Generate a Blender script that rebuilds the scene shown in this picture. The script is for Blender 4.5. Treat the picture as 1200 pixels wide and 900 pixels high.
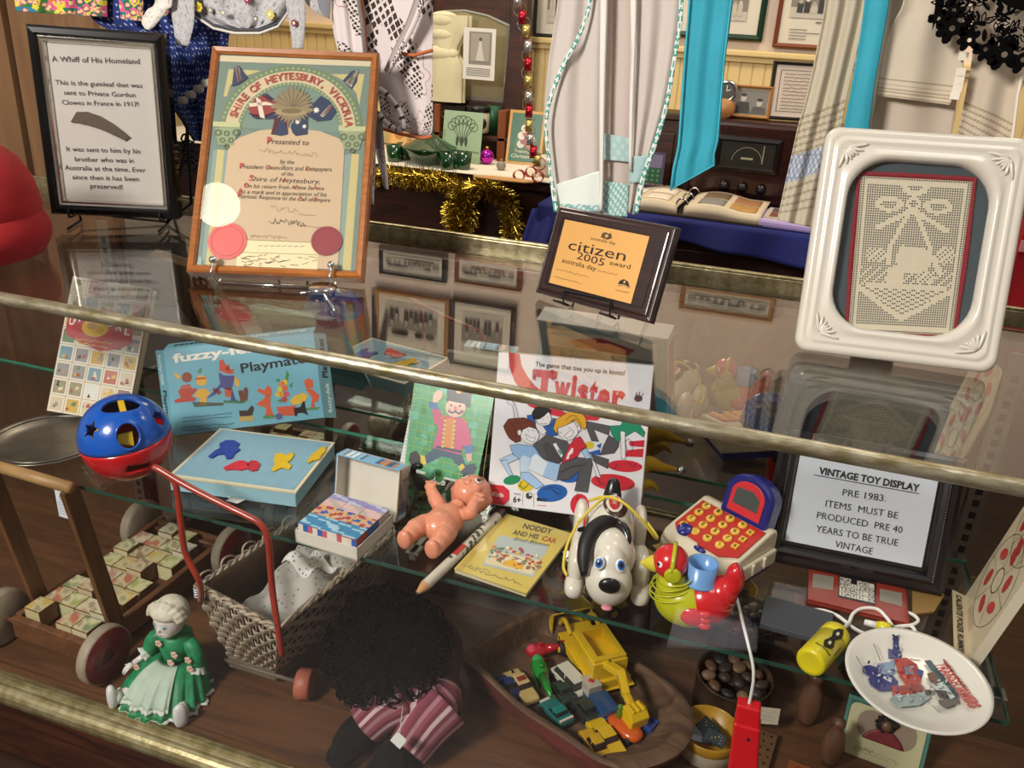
import bpy, math, random
from mathutils import Matrix, Vector
random.seed(7)
for o in list(bpy.data.objects): bpy.data.objects.remove(o)
scene = bpy.context.scene
COL = scene.collection
PI = math.pi

# ------------------------------------------------------------------ camera, light, exposure
FPX, HCAM = 1000.0, 1.4
def _n(v): return v.normalized()
_v1 = Vector((-3450, -630, FPX)); _v3 = Vector((-130, 2300, FPX))
_nx = _v1.normalized()
_nz = (_v3 - _nx * _v3.dot(_nx)).normalized()
AX, AZ = -_nx, -_nz
AY = AZ.cross(AX)                                   # room axes seen from the lens (x right, y down, z forward)
CAMPOS = Vector((0, 0, HCAM))
cam_d = bpy.data.cameras.new('camera'); cam = bpy.data.objects.new('camera', cam_d); COL.objects.link(cam)
cam_d.sensor_width = 36; cam_d.lens = FPX / 1200 * 36; cam_d.clip_start = 0.02
cam.matrix_world = Matrix(((AX.x, -AX.y, -AX.z, 0), (AY.x, -AY.y, -AY.z, 0), (AZ.x, -AZ.y, -AZ.z, HCAM), (0, 0, 0, 1)))
scene.camera = cam
scene.view_settings.view_transform = 'Standard'; scene.view_settings.look = 'None'
scene.view_settings.gamma = 1; scene.view_settings.use_curve_mapping = False
scene.view_settings.exposure = 0.0
world = bpy.data.worlds.new('room_light'); scene.world = world; world.use_nodes = True
world.node_tree.nodes['Background'].inputs[0].default_value = (1.0, 0.955, 0.90, 1)
world.node_tree.nodes['Background'].inputs[1].default_value = 0.27
def area(name, loc, target, sx, sy, power, col=(1, .94, .86)):
    l = bpy.data.lights.new(name, 'AREA'); l.shape = 'RECTANGLE'; l.size = sx; l.size_y = sy; l.energy = power; l.color = col
    o = bpy.data.objects.new(name, l); COL.objects.link(o); o.location = loc
    o.rotation_euler = (Vector(target) - Vector(loc)).to_track_quat('-Z', 'Y').to_euler()
    return o
area('room_area_light', (-1.35, -0.95, 2.3), (-0.5, 1.1, 0.45), 0.5, 0.5, 84, (1, .955, .89))  # key light added low in front to brighten the inside of the case
area('room_area_light', (0.6, 0.6, 3.0), (0.1, 1.6, 0.8), 0.8, 0.6, 9, (1, .96, .90))
area('room_area_light', (-1.6, 2.7, 3.1), (-1.2, 3.4, 0.8), 1.0, 0.8, 40, (1, .87, .68))
area('room_area_light', (0.5, 2.5, 3.1), (0.2, 3.4, 0.8), 1.0, 0.8, 28, (1, .87, .68))

# ------------------------------------------------------------------ helpers
def ray(px, py):
    d = Vector((px - 600, py - 450, FPX))
    return Vector((AX.dot(d), AY.dot(d), AZ.dot(d)))
def gz(px, py, z):
    d = ray(px, py); return CAMPOS + d * ((z - HCAM) / d.z)
def gy(px, py, y):
    d = ray(px, py); return CAMPOS + d * (y / d.y)
def gx(px, py, x):
    d = ray(px, py); return CAMPOS + d * (x / d.x)
def lin(c):
    if isinstance(c, str):
        c = c.lstrip('#'); c = c if len(c) == 6 else ''.join(k * 2 for k in c); c = [int(c[i:i + 2], 16) / 255 for i in (0, 2, 4)]
        return tuple(x / 12.92 if x <= .04045 else ((x + .055) / 1.055) ** 2.4 for x in c)
    return tuple(c)
_M = {}
def mat(key, color='#ffffff', rough=.5, metal=0., var=0., vscale=20., bump=0., bscale=60., coat=0., spec=.5, stretch=(1, 1, 1), c2=None, sub=0.):
    if key in _M: return _M[key]
    m = bpy.data.materials.new(key); m.use_nodes = True; nt = m.node_tree; b = nt.nodes['Principled BSDF']
    b.inputs['Roughness'].default_value = rough; b.inputs['Metallic'].default_value = metal
    b.inputs['Coat Weight'].default_value = coat; b.inputs['Coat Roughness'].default_value = .06
    b.inputs['Specular IOR Level'].default_value = spec
    b.inputs['Base Color'].default_value = (*lin(color), 1)
    tc = nt.nodes.new('ShaderNodeTexCoord'); mp = nt.nodes.new('ShaderNodeMapping'); mp.inputs['Scale'].default_value = stretch
    nt.links.new(tc.outputs['Object'], mp.inputs['Vector'])
    if c2 is not None or var:
        nz = nt.nodes.new('ShaderNodeTexNoise'); nz.inputs['Scale'].default_value = vscale; nz.inputs['Detail'].default_value = 5
        nt.links.new(mp.outputs[0], nz.inputs['Vector'])
        r = nt.nodes.new('ShaderNodeValToRGB'); a = lin(color)
        bcol = lin(c2) if c2 is not None else tuple(x * (1 - var) for x in a)
        r.color_ramp.elements[0].position = .35; r.color_ramp.elements[1].position = .65
        r.color_ramp.elements[0].color = (*bcol, 1); r.color_ramp.elements[1].color = (*a, 1)
        nt.links.new(nz.outputs['Fac'], r.inputs[0]); nt.links.new(r.outputs[0], b.inputs['Base Color'])
    if bump:
        n2 = nt.nodes.new('ShaderNodeTexNoise'); n2.inputs['Scale'].default_value = bscale; n2.inputs['Detail'].default_value = 4
        bp = nt.nodes.new('ShaderNodeBump'); bp.inputs['Strength'].default_value = bump; bp.inputs['Distance'].default_value = .002
        nt.links.new(mp.outputs[0], n2.inputs['Vector']); nt.links.new(n2.outputs['Fac'], bp.inputs['Height']); nt.links.new(bp.outputs[0], b.inputs['Normal'])
    _M[key] = m; return m
def vmat(key, rough=.5, metal=0., coat=0., bump=0., bscale=80.):
    """material that takes its colour from the colour printed on each face"""
    if key in _M: return _M[key]
    m = bpy.data.materials.new(key); m.use_nodes = True; nt = m.node_tree; b = nt.nodes['Principled BSDF']
    a = nt.nodes.new('ShaderNodeAttribute'); a.attribute_name = 'Col'
    nt.links.new(a.outputs['Color'], b.inputs['Base Color'])
    b.inputs['Roughness'].default_value = rough; b.inputs['Metallic'].default_value = metal; b.inputs['Coat Weight'].default_value = coat
    if bump:
        n2 = nt.nodes.new('ShaderNodeTexNoise'); n2.inputs['Scale'].default_value = bscale
        bp = nt.nodes.new('ShaderNodeBump'); bp.inputs['Strength'].default_value = bump; bp.inputs['Distance'].default_value = .002
        nt.links.new(n2.outputs['Fac'], bp.inputs['Height']); nt.links.new(bp.outputs[0], b.inputs['Normal'])
    _M[key] = m; return m
def glassmat(key, tint=(.995, .998, .996), ior=1.5, rough=0.0):
    if key in _M: return _M[key]
    m = bpy.data.materials.new(key); m.use_nodes = True; nt = m.node_tree; nt.nodes.clear()
    out = nt.nodes.new('ShaderNodeOutputMaterial'); mix = nt.nodes.new('ShaderNodeMixShader')
    tr = nt.nodes.new('ShaderNodeBsdfTransparent'); tr.inputs[0].default_value = (*tint, 1)
    gl = nt.nodes.new('ShaderNodeBsdfGlossy'); gl.inputs['Roughness'].default_value = rough
    fr = nt.nodes.new('ShaderNodeFresnel'); geo = nt.nodes.new('ShaderNodeNewGeometry')
    mr = nt.nodes.new('ShaderNodeMapRange'); mr.inputs[3].default_value = ior; mr.inputs[4].default_value = 1 / ior
    nt.links.new(geo.outputs['Backfacing'], mr.inputs[0]); nt.links.new(mr.outputs[0], fr.inputs['IOR'])
    nt.links.new(fr.outputs[0], mix.inputs[0]); nt.links.new(tr.outputs[0], mix.inputs[1]); nt.links.new(gl.outputs[0], mix.inputs[2])
    nt.links.new(mix.outputs[0], out.inputs[0]); _M[key] = m; return m
def emit(key, color, s):
    if key in _M: return _M[key]
    m = bpy.data.materials.new(key); m.use_nodes = True; b = m.node_tree.nodes['Principled BSDF']
    b.inputs['Base Color'].default_value = (*lin(color), 1); b.inputs['Emission Color'].default_value = (*lin(color), 1); b.inputs['Emission Strength'].default_value = s
    _M[key] = m; return m
def wood(key, c1, c2, rough=.5, scale=6., stretch=(1, 8, 8), coat=0., bump=.15):
    if key in _M: return _M[key]
    m = bpy.data.materials.new(key); m.use_nodes = True; nt = m.node_tree; b = nt.nodes['Principled BSDF']
    b.inputs['Roughness'].default_value = rough; b.inputs['Coat Weight'].default_value = coat
    tc = nt.nodes.new('ShaderNodeTexCoord'); mp = nt.nodes.new('ShaderNodeMapping'); mp.inputs['Scale'].default_value = stretch
    nz = nt.nodes.new('ShaderNodeTexNoise'); nz.inputs['Scale'].default_value = scale; nz.inputs['Detail'].default_value = 8; nz.inputs['Distortion'].default_value = 1.2
    r = nt.nodes.new('ShaderNodeValToRGB'); r.color_ramp.elements[0].position = .3; r.color_ramp.elements[1].position = .7
    r.color_ramp.elements[0].color = (*lin(c2), 1); r.color_ramp.elements[1].color = (*lin(c1), 1)
    bp = nt.nodes.new('ShaderNodeBump'); bp.inputs['Strength'].default_value = bump; bp.inputs['Distance'].default_value = .002
    nt.links.new(tc.outputs['Object'], mp.inputs[0]); nt.links.new(mp.outputs[0], nz.inputs['Vector']); nt.links.new(nz.outputs['Fac'], r.inputs[0])
    nt.links.new(r.outputs[0], b.inputs['Base Color']); nt.links.new(nz.outputs['Fac'], bp.inputs['Height']); nt.links.new(bp.outputs[0], b.inputs['Normal'])
    _M[key] = m; return m

_TXT = {}
def txtmesh(s, bold, shear=0.):
    k = (s, bold, shear)
    if k not in _TXT:
        cu = bpy.data.curves.new('t', 'FONT'); cu.body = s; cu.size = 1; cu.resolution_u = 2; cu.offset = bold; cu.shear = shear
        ob = bpy.data.objects.new('t', cu); me = bpy.data.meshes.new_from_object(ob)
        vs = [(v.co.x, v.co.y) for v in me.vertices]; fs = [tuple(p.vertices) for p in me.polygons]
        bpy.data.objects.remove(ob); bpy.data.curves.remove(cu); bpy.data.meshes.remove(me)
        _TXT[k] = (vs, fs)
    return _TXT[k]
PRINT = vmat('printed_paper', .55); GLOSSY = vmat('glossy_print', .3, coat=.3); PLASTIC = vmat('moulded_plastic', .28, coat=.25); CLOTH = vmat('cloth_colours', .9)

class MB:
    """collects shapes into one mesh; T places them, m is the material, c the colour"""
    def __init__(s, m=None, c='#ffffff'):
        s.v = []; s.f = []; s.fm = []; s.fc = []; s.fs = []; s.mats = []; s.T = Matrix(); s.m = m or PRINT; s.c = c
    def use(s, m=None, c=None, T=None):
        if m is not None: s.m = m
        if c is not None: s.c = c
        if T is not None: s.T = T
        return s
    def add(s, vs, fs, smooth=False, cols=None):
        n = len(s.v); s.v += [tuple(s.T @ Vector(p)) for p in vs]
        if s.m not in s.mats: s.mats.append(s.m)
        mi = s.mats.index(s.m); c = lin(s.c)
        for i, f in enumerate(fs):
            s.f.append(tuple(n + k for k in f)); s.fm.append(mi); s.fc.append(lin(cols[i]) if cols else c); s.fs.append(smooth)
        return s
    def box(s, x0, x1, y0, y1, z0, z1):
        v = [(x, y, z) for z in (z0, z1) for y in (y0, y1) for x in (x0, x1)]
        return s.add(v, [(0, 2, 3, 1), (4, 5, 7, 6), (0, 1, 5, 4), (2, 6, 7, 3), (0, 4, 6, 2), (1, 3, 7, 5)])
    def grid(s, fn, nu, nv, cu=False, cv=False, smooth=True, colf=None):
        vs = []
        NU = nu if cu else nu + 1; NV = nv if cv else nv + 1
        for j in range(NV):
            for i in range(NU): vs.append(fn(i / nu, j / nv))
        fs = []; cols = []
        for j in range(nv):
            for i in range(nu):
                a = j * NU + i; b = j * NU + (i + 1) % NU; c = ((j + 1) % NV) * NU + (i + 1) % NU; d = ((j + 1) % NV) * NU + i
                fs.append((a, b, c, d))
                if colf: cols.append(colf((i + .5) / nu, (j + .5) / nv))
        return s.add(vs, fs, smooth, cols or None)
    def ell(s, c, r, nu=20, nv=12, e=1., colf=None):
        sp = lambda t: math.copysign(abs(t) ** e, t)
        def fn(u, v):
            a = 2 * PI * u; b = PI * (v - .5)
            return (c[0] + r[0] * sp(math.cos(b)) * sp(math.cos(a)), c[1] + r[1] * sp(math.cos(b)) * sp(math.sin(a)), c[2] + r[2] * sp(math.sin(b)))
        return s.grid(fn, nu, nv, cu=True, colf=colf)
    def tube(s, pts, r, seg=8, closed=False, smooth=True, cap=True, colf=None):
        P = [Vector(p) for p in pts]; n = len(P)
        R = r if isinstance(r, (list, tuple)) else [r] * n
        tang = []
        for i in range(n):
            a = P[(i - 1) % n] if (closed or i > 0) else P[i]; b = P[(i + 1) % n] if (closed or i < n - 1) else P[i]
            t = b - a; tang.append(t.normalized() if t.length > 1e-9 else Vector((0, 0, 1)))
        ref = Vector((0, 0, 1)) if abs(tang[0].z) < .9 else Vector((1, 0, 0))
        nrm = (ref - tang[0] * ref.dot(tang[0])).normalized(); vs = []
        for i in range(n):
            nrm = nrm - tang[i] * nrm.dot(tang[i]); nrm = nrm.normalized() if nrm.length > 1e-6 else tang[i].orthogonal().normalized()
            bn = tang[i].cross(nrm)
            for k in range(seg):
                a = 2 * PI * k / seg; vs.append(tuple(P[i] + (nrm * math.cos(a) + bn * math.sin(a)) * R[i]))
        fs = []; cols = []
        for i in range(n if closed else n - 1):
            for k in range(seg):
                j = (i + 1) % n; fs.append((i * seg + k, i * seg + (k + 1) % seg, j * seg + (k + 1) % seg, j * seg + k))
                if colf: cols.append(colf(i / n, k / seg))
        if cap and not closed:
            fs.append(tuple(range(seg))[::-1]); fs.append(tuple((n - 1) * seg + k for k in range(seg)))
            if colf: cols += [colf(0, 0), colf(1, 0)]
        return s.add(vs, fs, smooth, cols or None)
    def lathe(s, prof, seg=32, smooth=True, colf=None):
        n = len(prof) - 1
        def fn(u, v):
            r, z = prof[int(round(v * n))]; a = 2 * PI * u
            return (r * math.cos(a), r * math.sin(a), z)
        return s.grid(fn, seg, n, cu=True, smooth=smooth, colf=colf)
    def prism(s, pts, z0, z1):
        n = len(pts); vs = [(p[0], p[1], z0) for p in pts] + [(p[0], p[1], z1) for p in pts]
        return s.add(vs, [tuple(range(n))[::-1], tuple(range(n, 2 * n))] + [(i, (i + 1) % n, n + (i + 1) % n, n + i) for i in range(n)])
    # ---- printing in the local xy plane
    def poly(s, pts, z=0., c=None):
        if c is not None: s.c = c
        return s.add([(p[0], p[1], z) for p in pts], [tuple(range(len(pts)))])
    def rect(s, x0, y0, x1, y1, z=0., c=None): return s.poly([(x0, y0), (x1, y0), (x1, y1), (x0, y1)], z, c)
    def disc(s, x, y, r, z=0., c=None, ry=None, n=20, rot=0.):
        ry = r if ry is None else ry; ca, sa = math.cos(rot), math.sin(rot)
        return s.poly([(x + r * math.cos(a) * ca - ry * math.sin(a) * sa, y + r * math.cos(a) * sa + ry * math.sin(a) * ca) for a in (2 * PI * k / n for k in range(n))], z, c)
    def line(s, pts, w, z=0., c=None):
        if c is not None: s.c = c
        for i in range(len(pts) - 1):
            a, b = Vector(pts[i][:2]), Vector(pts[i + 1][:2]); d = b - a
            if d.length < 1e-7: continue
            q = Vector((-d.y, d.x)).normalized() * w / 2; e = d.normalized() * w * .3
            s.add([(p.x, p.y, z) for p in (a - q - e, b - q + e, b + q + e, a + q - e)], [(0, 1, 2, 3)])
        return s
    def arc(s, x, y, r0, r1, a0, a1, z=0., c=None, n=24):
        if c is not None: s.c = c
        vs = []
        for k in range(n + 1):
            a = a0 + (a1 - a0) * k / n
            vs += [(x + r0 * math.cos(a), y + r0 * math.sin(a), z), (x + r1 * math.cos(a), y + r1 * math.sin(a), z)]
        return s.add(vs, [(2 * k, 2 * k + 1, 2 * k + 3, 2 * k + 2) for k in range(n)])
    def star(s, x, y, r, z=0., c=None, n=5, ri=.42, rot=PI / 2):
        return s.poly([(x + (r if k % 2 == 0 else r * ri) * math.cos(rot + PI * k / n), y + (r if k % 2 == 0 else r * ri) * math.sin(rot + PI * k / n)) for k in range(2 * n)], z, c)
    def text(s, t, x, y, size, z=0., c=None, al='c', bold=0., w=None, rot=0., sx=1., shear=0.):
        if c is not None: s.c = c
        vs, fs = txtmesh(t, bold, shear)
        if not vs: return s
        x0 = min(v[0] for v in vs); x1 = max(v[0] for v in vs)
        kx = size * sx
        if w: kx = w / (x1 - x0)
        ox = {'c': (x0 + x1) / 2, 'l': x0, 'r': x1}[al]; ca, sa = math.cos(rot), math.sin(rot)
        out = []
        for vx, vy in vs:
            a, b = (vx - ox) * kx, vy * size
            out.append((x + a * ca - b * sa, y + a * sa + b * ca, z))
        return s.add(out, fs)
    def arctext(s, t, x, y, r, size, a0, a1, z=0., c=None, bold=0.):
        n = len(t)
        for i, ch in enumerate(t):
            if ch == ' ': continue
            a = a0 + (a1 - a0) * i / (n - 1)
            s.text(ch, x + r * math.cos(a), y + r * math.sin(a), size, z, c, 'c', bold, rot=a - PI / 2)
        return s
    def scribble(s, x0, x1, y, h, w, z, c, seed=1, n=26):
        rr = random.Random(seed); pts = []
        for i in range(n + 1): pts.append((x0 + (x1 - x0) * i / n, y + h * (rr.random() - .3)))
        return s.line(pts, w, z, c)
    def build(s, name, parent=None, bevel=0., segs=2, solid=0., subd=0, M=None, remesh=0.):
        me = bpy.data.meshes.new(name); me.from_pydata(s.v, [], s.f)
        for m in s.mats: me.materials.append(m)
        me.polygons.foreach_set('material_index', s.fm); me.polygons.foreach_set('use_smooth', s.fs)
        at = me.color_attributes.new('Col', 'FLOAT_COLOR', 'CORNER')
        buf = []
        for p, c in zip(me.polygons, s.fc): buf += [c[0], c[1], c[2], 1.] * p.loop_total
        at.data.foreach_set('color', buf); me.update()
        o = bpy.data.objects.new(name, me); COL.objects.link(o)
        if parent is not None: o.parent = parent
        if M is not None: o.matrix_basis = M
        if remesh:
            md = o.modifiers.new('skin', 'REMESH'); md.mode = 'VOXEL'; md.voxel_size = remesh; md.use_smooth_shade = True
            md = o.modifiers.new('soften', 'SMOOTH'); md.factor = .6; md.iterations = 5
        if solid: md = o.modifiers.new('thick', 'SOLIDIFY'); md.thickness = solid; md.offset = 0
        if subd: md = o.modifiers.new('smooth', 'SUBSURF'); md.levels = subd; md.render_levels = subd
        if bevel: md = o.modifiers.new('edge', 'BEVEL'); md.width = bevel; md.segments = segs; md.limit_method = 'ANGLE'; md.angle_limit = math.radians(40)
        return o
def tag(o, label, cat, group=None, kind=None):
    if label: o['label'] = label
    if cat: o['category'] = cat
    if group: o['group'] = group
    if kind: o['kind'] = kind
    return o
def thing(name, label, cat, M=None, group=None):
    o = bpy.data.objects.new(name, None); COL.objects.link(o); o.empty_display_size = .05
    if M is not None: o.matrix_world = M
    return tag(o, label, cat, group)
def struct(o): o['kind'] = 'structure'; return o
def frame(pos, yaw=0, lean=0, roll=0):
    """local x to the right, y up the leaning face, z out of the face"""
    y, l, r = (math.radians(a) for a in (yaw, lean, roll))
    ux = Vector((math.cos(y), math.sin(y), 0)); nb = Vector((-math.sin(y), math.cos(y), 0)); up = Vector((0, 0, 1)) * math.cos(l) + nb * math.sin(l)
    a = ux * math.cos(r) + up * math.sin(r); b = -ux * math.sin(r) + up * math.cos(r); c = a.cross(b)
    return Matrix(((a.x, b.x, c.x, pos[0]), (a.y, b.y, c.y, pos[1]), (a.z, b.z, c.z, pos[2]), (0, 0, 0, 1)))
def at(pos, rz=0., s=1.):
    return Matrix.Translation(Vector(pos)) @ Matrix.Rotation(rz, 4, 'Z') @ Matrix.Scale(s, 4)
def lift(pos, dz):
    """slide a point along its sight line until it is dz higher"""
    k = (HCAM - pos[2] - dz) / (HCAM - pos[2]); return (pos[0] * k, pos[1] * k, pos[2] + dz)
def rotx(a): return Matrix.Rotation(a, 4, 'X')
def roty(a): return Matrix.Rotation(a, 4, 'Y')
def rotz(a): return Matrix.Rotation(a, 4, 'Z')
def tr(x, y, z): return Matrix.Translation(Vector((x, y, z)))
def spl(pts, n=6, closed=False):
    P = [Vector(p) for p in pts]; out = []; N = len(P)
    for i in range(N if closed else N - 1):
        p1, p2 = P[i], P[(i + 1) % N]
        p0 = P[i - 1] if (closed or i > 0) else p1 * 2 - p2
        p3 = P[(i + 2) % N] if (closed or i + 2 < N) else p2 * 2 - p1
        for k in range(n):
            t = k / n; out.append(.5 * ((2 * p1) + (p2 - p0) * t + (2 * p0 - 5 * p1 + 4 * p2 - p3) * t * t + (3 * p1 - p0 - 3 * p2 + p3) * t ** 3))
    if not closed: out.append(P[-1])
    return out
def mould(mb, w, h, prof, x0=0, y0=0):
    """picture-frame moulding round a w x h rectangle; prof = [(inset, z)]"""
    ring = [];
    for (i, z) in prof: ring.append([(x0 + i, y0 + i, z), (x0 + w - i, y0 + i, z), (x0 + w - i, y0 + h - i, z), (x0 + i, y0 + h - i, z)])
    vs = [p for r in ring for p in r]; fs = []
    n = len(prof)
    for a in range(n):
        b = (a + 1) % n
        for k in range(4): fs.append((a * 4 + k, a * 4 + (k + 1) % 4, b * 4 + (k + 1) % 4, b * 4 + k))
    mb.add(vs, fs)
    return mb
def cut(o, cutter):
    """carve a shape out of a mesh and drop the carving shape"""
    md = o.modifiers.new('cut', 'BOOLEAN'); md.operation = 'DIFFERENCE'; md.solver = 'EXACT'; md.object = cutter
    bpy.context.view_layer.update()
    dg = bpy.context.evaluated_depsgraph_get(); me = bpy.data.meshes.new_from_object(o.evaluated_get(dg))
    old = o.data; o.modifiers.clear(); o.data = me; me.name = old.name
    cm = cutter.data; bpy.data.objects.remove(cutter); bpy.data.meshes.remove(cm)
    return o
GLASS = glassmat('clear_glass'); GLASSG = glassmat('shelf_glass', (.965, .99, .98))
ZT, ZS, ZF, YF, YM, YB = 1.0, .624, .245, .866, 1.39, 1.455
# ------------------------------------------------------------------ the room
PLASTER = mat('wall_plaster', '#e8d3c0', .9, var=.06, vscale=3)
BOARD = mat('cream_boards', '#e3c688', .6, var=.06, vscale=8)
DARKW = wood('dark_wood', '#4a2616', '#27110a', .45, 5, (1, 6, 6))
FLOORW = wood('floor_wood', '#3a2417', '#20130c', .5, 4, (1, 7, 1))
PLY = wood('plywood', '#96714c', '#80593a', .6, 3, (6, 6, .7), bump=.05)
struct(MB(FLOORW).box(-5, 3, -3.2, 4.2, -.02, 0).build('floor'))
WY = 3.9
b = MB(PLASTER).box(-5, 3, WY, WY + .1, 0, 2.9); struct(b.build('wall_back'))
b = MB(BOARD)
for i in range(158):
    x = -4.9 + i * .05; b.box(x + .0025, x + .0475, WY - .014, WY, .1, 1.262)
b.box(-5, 3, WY - .008, WY, .1, 1.262)
struct(b.build('trim_1', bevel=.003))
b = MB(BOARD); b.box(-5, 3, WY - .03, WY, 1.262, 1.285); b.box(-5, 3, WY - .045, WY, 1.285, 1.31); struct(b.build('trim_2', bevel=.006))
struct(MB(PLASTER).box(-5, 3, -3.3, -3.2, 0, 3.7).build('wall_front'))
# window behind the photographer, seen only as the bright grid mirrored in the glass shelf
WP = emit('daylight_pane', '#e9f4ec', 4.5)
wm = MB(WP).box(-4.55, -2.2, -3.196, -3.19, 2.82, 3.42)
wo = struct(wm.build('window_1'))
b = MB(mat('white_paint', '#e8e4da', .5))
for i in range(9):
    x = -4.55 + i * .29375; b.box(x - .02, x + .02, -3.19, -3.15, 2.80, 3.44)
for i in range(4):
    z = 2.82 + i * .2; b.box(-4.57, -2.18, -3.185, -3.145, z - .02, z + .02)
struct(b.build('window_1_bars'))
# timber partition at the left
px0 = gy(3, 3, 1.95).x; px1 = gy(109, 25, 1.95).x
b = MB(PLY); b.box(px0 + .012, px1, 1.95, 1.97, 0, 2.3); b.box(px0 - .9, px0 - .012, 1.95, 1.97, 0, 2.3)
b.use(mat('gap_dark', '#1d0d07', .8)); b.box(px0 - .02, px0 + .02, 1.97, 1.985, 0, 2.3)
struct(b.build('wall_left'))

# pendant lamp mirrored in the certificate's glass
lamp = thing('pendant_lamp', 'white globe lamp hanging from the ceiling above the counter', 'lamp', at((-1.17, -.25, 2.92)))
MB(emit('lamp_globe', '#fff3d8', 9.)).ell((0, 0, 0), (.088, .088, .088), 24, 16).build('globe', lamp)
MB(mat('brass_lamp', '#b08a4a', .35, 1.)).lathe([(.0, .17), (.03, .17), (.045, .10), (.03, .08), (0, .08)], 20).build('fitting', lamp)

# pictures on the far wall (those above the frame are met as reflections in the counter top)
def photo_art(mb, w, h, seed, x0=0, y0=0, z=.001, tone=('#8c8378', '#3a352f', '#cfc4b4')):
    rr = random.Random(seed); mb.rect(x0, y0, x0 + w, y0 + h, z, tone[2])
    mb.rect(x0, y0 + h * .25, x0 + w, y0 + h * .7, z + .0008, tone[0])
    for k in range(9):
        x = x0 + w * (.08 + .84 * (k + .5) / 9); t = h * rr.uniform(.3, .5)
        mb.rect(x - w * .04, y0 + h * .12, x + w * .04, y0 + t, z + .0016, rr.choice([tone[1], tone[1], tone[2]]))
        mb.disc(x, y0 + t + h * .03, w * .028, z + .0024, rr.choice(['#d8cdbd', '#b7aa98']), n=10)
    for k in range(6):
        x = x0 + w * rr.random() * .8; mb.disc(x + w * .1, y0 + h * .78, w * rr.uniform(.05, .12), z + .0012, tone[1], ry=h * .1, n=10)
def wall_frame(cx, cz, w, h, fw, fm, label, seed, matc='#e8dcc8', mw=.05, cat='picture', group=None, y=None, text=False, yaw=0, lean=0, art=True):
    t = thing('framed_photograph', label, cat, frame((cx - w / 2, WY - .028 if y is None else y, cz - h / 2), yaw, lean), group)
    mould(MB(fm), w, h, [(0, -.02), (0, .004), (fw * .4, .012), (fw, .004), (fw, -.004), (fw * .6, -.02)]).build('moulding', t)
    a = MB(PRINT).rect(fw, fw, w - fw, h - fw, -.003, matc)
    if art: photo_art(a, w - 2 * fw - 2 * mw, h - 2 * fw - 2.2 * mw - (h * .22 if text else 0), seed, fw + mw, fw + mw + (h * .2 if text else 0))
    if text:
        for k in range(4): a.line([(fw + mw + .01, fw + mw * .6 + k * h * .035), (fw + mw + w * (.2 if k != 2 else .6), fw + mw * .6 + k * h * .035)], h * .008, .001, '#6d645a')
        a.rect(w * .4, fw + mw + h * .15, w * .6, fw + mw + h * .165, .001, '#6d645a')
    a.build('photo', t)
    MB(GLASS).box(fw, w - fw, fw, h - fw, .003, .005).build('glass', t)
    return t
FB = mat('frame_black', '#14110f', .35); FG = mat('frame_green', '#10301f', .35); FR = mat('frame_redbrown', '#7a3f22', .4); FO = mat('frame_oak', '#a9743e', .45)
p = gy(893, 49, WY); wall_frame(p.x - .19, p.z + .15, .38, .30, .024, FG, 'green framed group photograph hanging above the dado, right of the blue tie', 3)
p = gy(905, 55, WY); wall_frame(p.x + .19, p.z + .165, .38, .33, .018, FR, 'red-brown framed group photograph with caption, right of the green frame', 4, text=True, mw=.03)
p = gy(626, 43, WY); wall_frame(p.x + .13, p.z + .17, .26, .34, .016, FB, 'thin black framed photograph on the wall beside the hanging paper chain', 5, mw=.045)
def refl(px, py): p = gy(px, py, WY); return p.x, 2 * ZT - p.z      # where on the far wall the counter top mirrors this point
for k, (a, c, lb) in enumerate([((447, 286), (525, 330), 'wide black framed photograph high on the far wall above the dresser'), ((536, 296), (612, 340), 'wide red-brown framed photograph high on the far wall right of the dresser'),
        ((442, 335), (527, 420), 'large oak framed picture in the top row of the far wall above the dresser'), ((531, 346), (602, 436), 'tall black framed picture in the top row of the far wall right of the dresser'),
        ((640, 318), (735, 352), 'red-brown framed photograph high on the far wall behind the white apron'), ((800, 330), (905, 375), 'oak framed photograph high on the far wall above the radio'), ((640, 380), (720, 440), 'black framed picture in the top row of the far wall behind the white apron')]):
    A, Cc = refl(*a), refl(*c); w = abs(Cc[0] - A[0]); h = abs(Cc[1] - A[1])
    wall_frame((A[0] + Cc[0]) / 2, (A[1] + Cc[1]) / 2, w, h, .022, [FB, FR, FO][k % 3], lb, 20 + k, mw=min(w, h) * .12)

# ------------------------------------------------------------------ dresser with Christmas things
TZ = .80
t = thing('sideboard', 'dark wood sideboard behind the counter carrying a white runner and Christmas ornaments', 'sideboard', at((0, 0, 0)))
sx0, sx1 = -3.0, gz(634, 222, TZ).x
b = MB(DARKW); b.box(sx0, sx1, 3.27, 3.84, TZ - .045, TZ - .006); b.build('top', t, bevel=.006)
b = MB(DARKW); b.box(sx0 + .03, sx1 - .04, 3.31, 3.82, .05, TZ - .05); b.build('carcass', t, bevel=.004)
for i in range(3):
    a = sx0 + .1 + i * .53
    dm = MB(DARKW); dm.box(a, a + .48, 3.295, 3.31, .12, TZ - .09); do = dm.build('door', t, bevel=.006)
    MB(mat('old_brass', '#8a6a35', .4, 1.)).ell((a + .44, 3.285, .45), (.012, .012, .012), 12, 8).build('knob', do)
rn = MB(mat('white_runner', '#f1e6d2', .85, bump=.3, bscale=120))
rn.grid(lambda u, v: (sx0 + .05 + (sx1 - sx0 - .03) * u, 3.24 + .5 * v, TZ + .004 * math.sin(v * 30) * 0 + .001), 40, 4)
tag(rn.build('table_runner', solid=.003), 'white cloth runner spread over the dark sideboard top', 'tablecloth')
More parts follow.
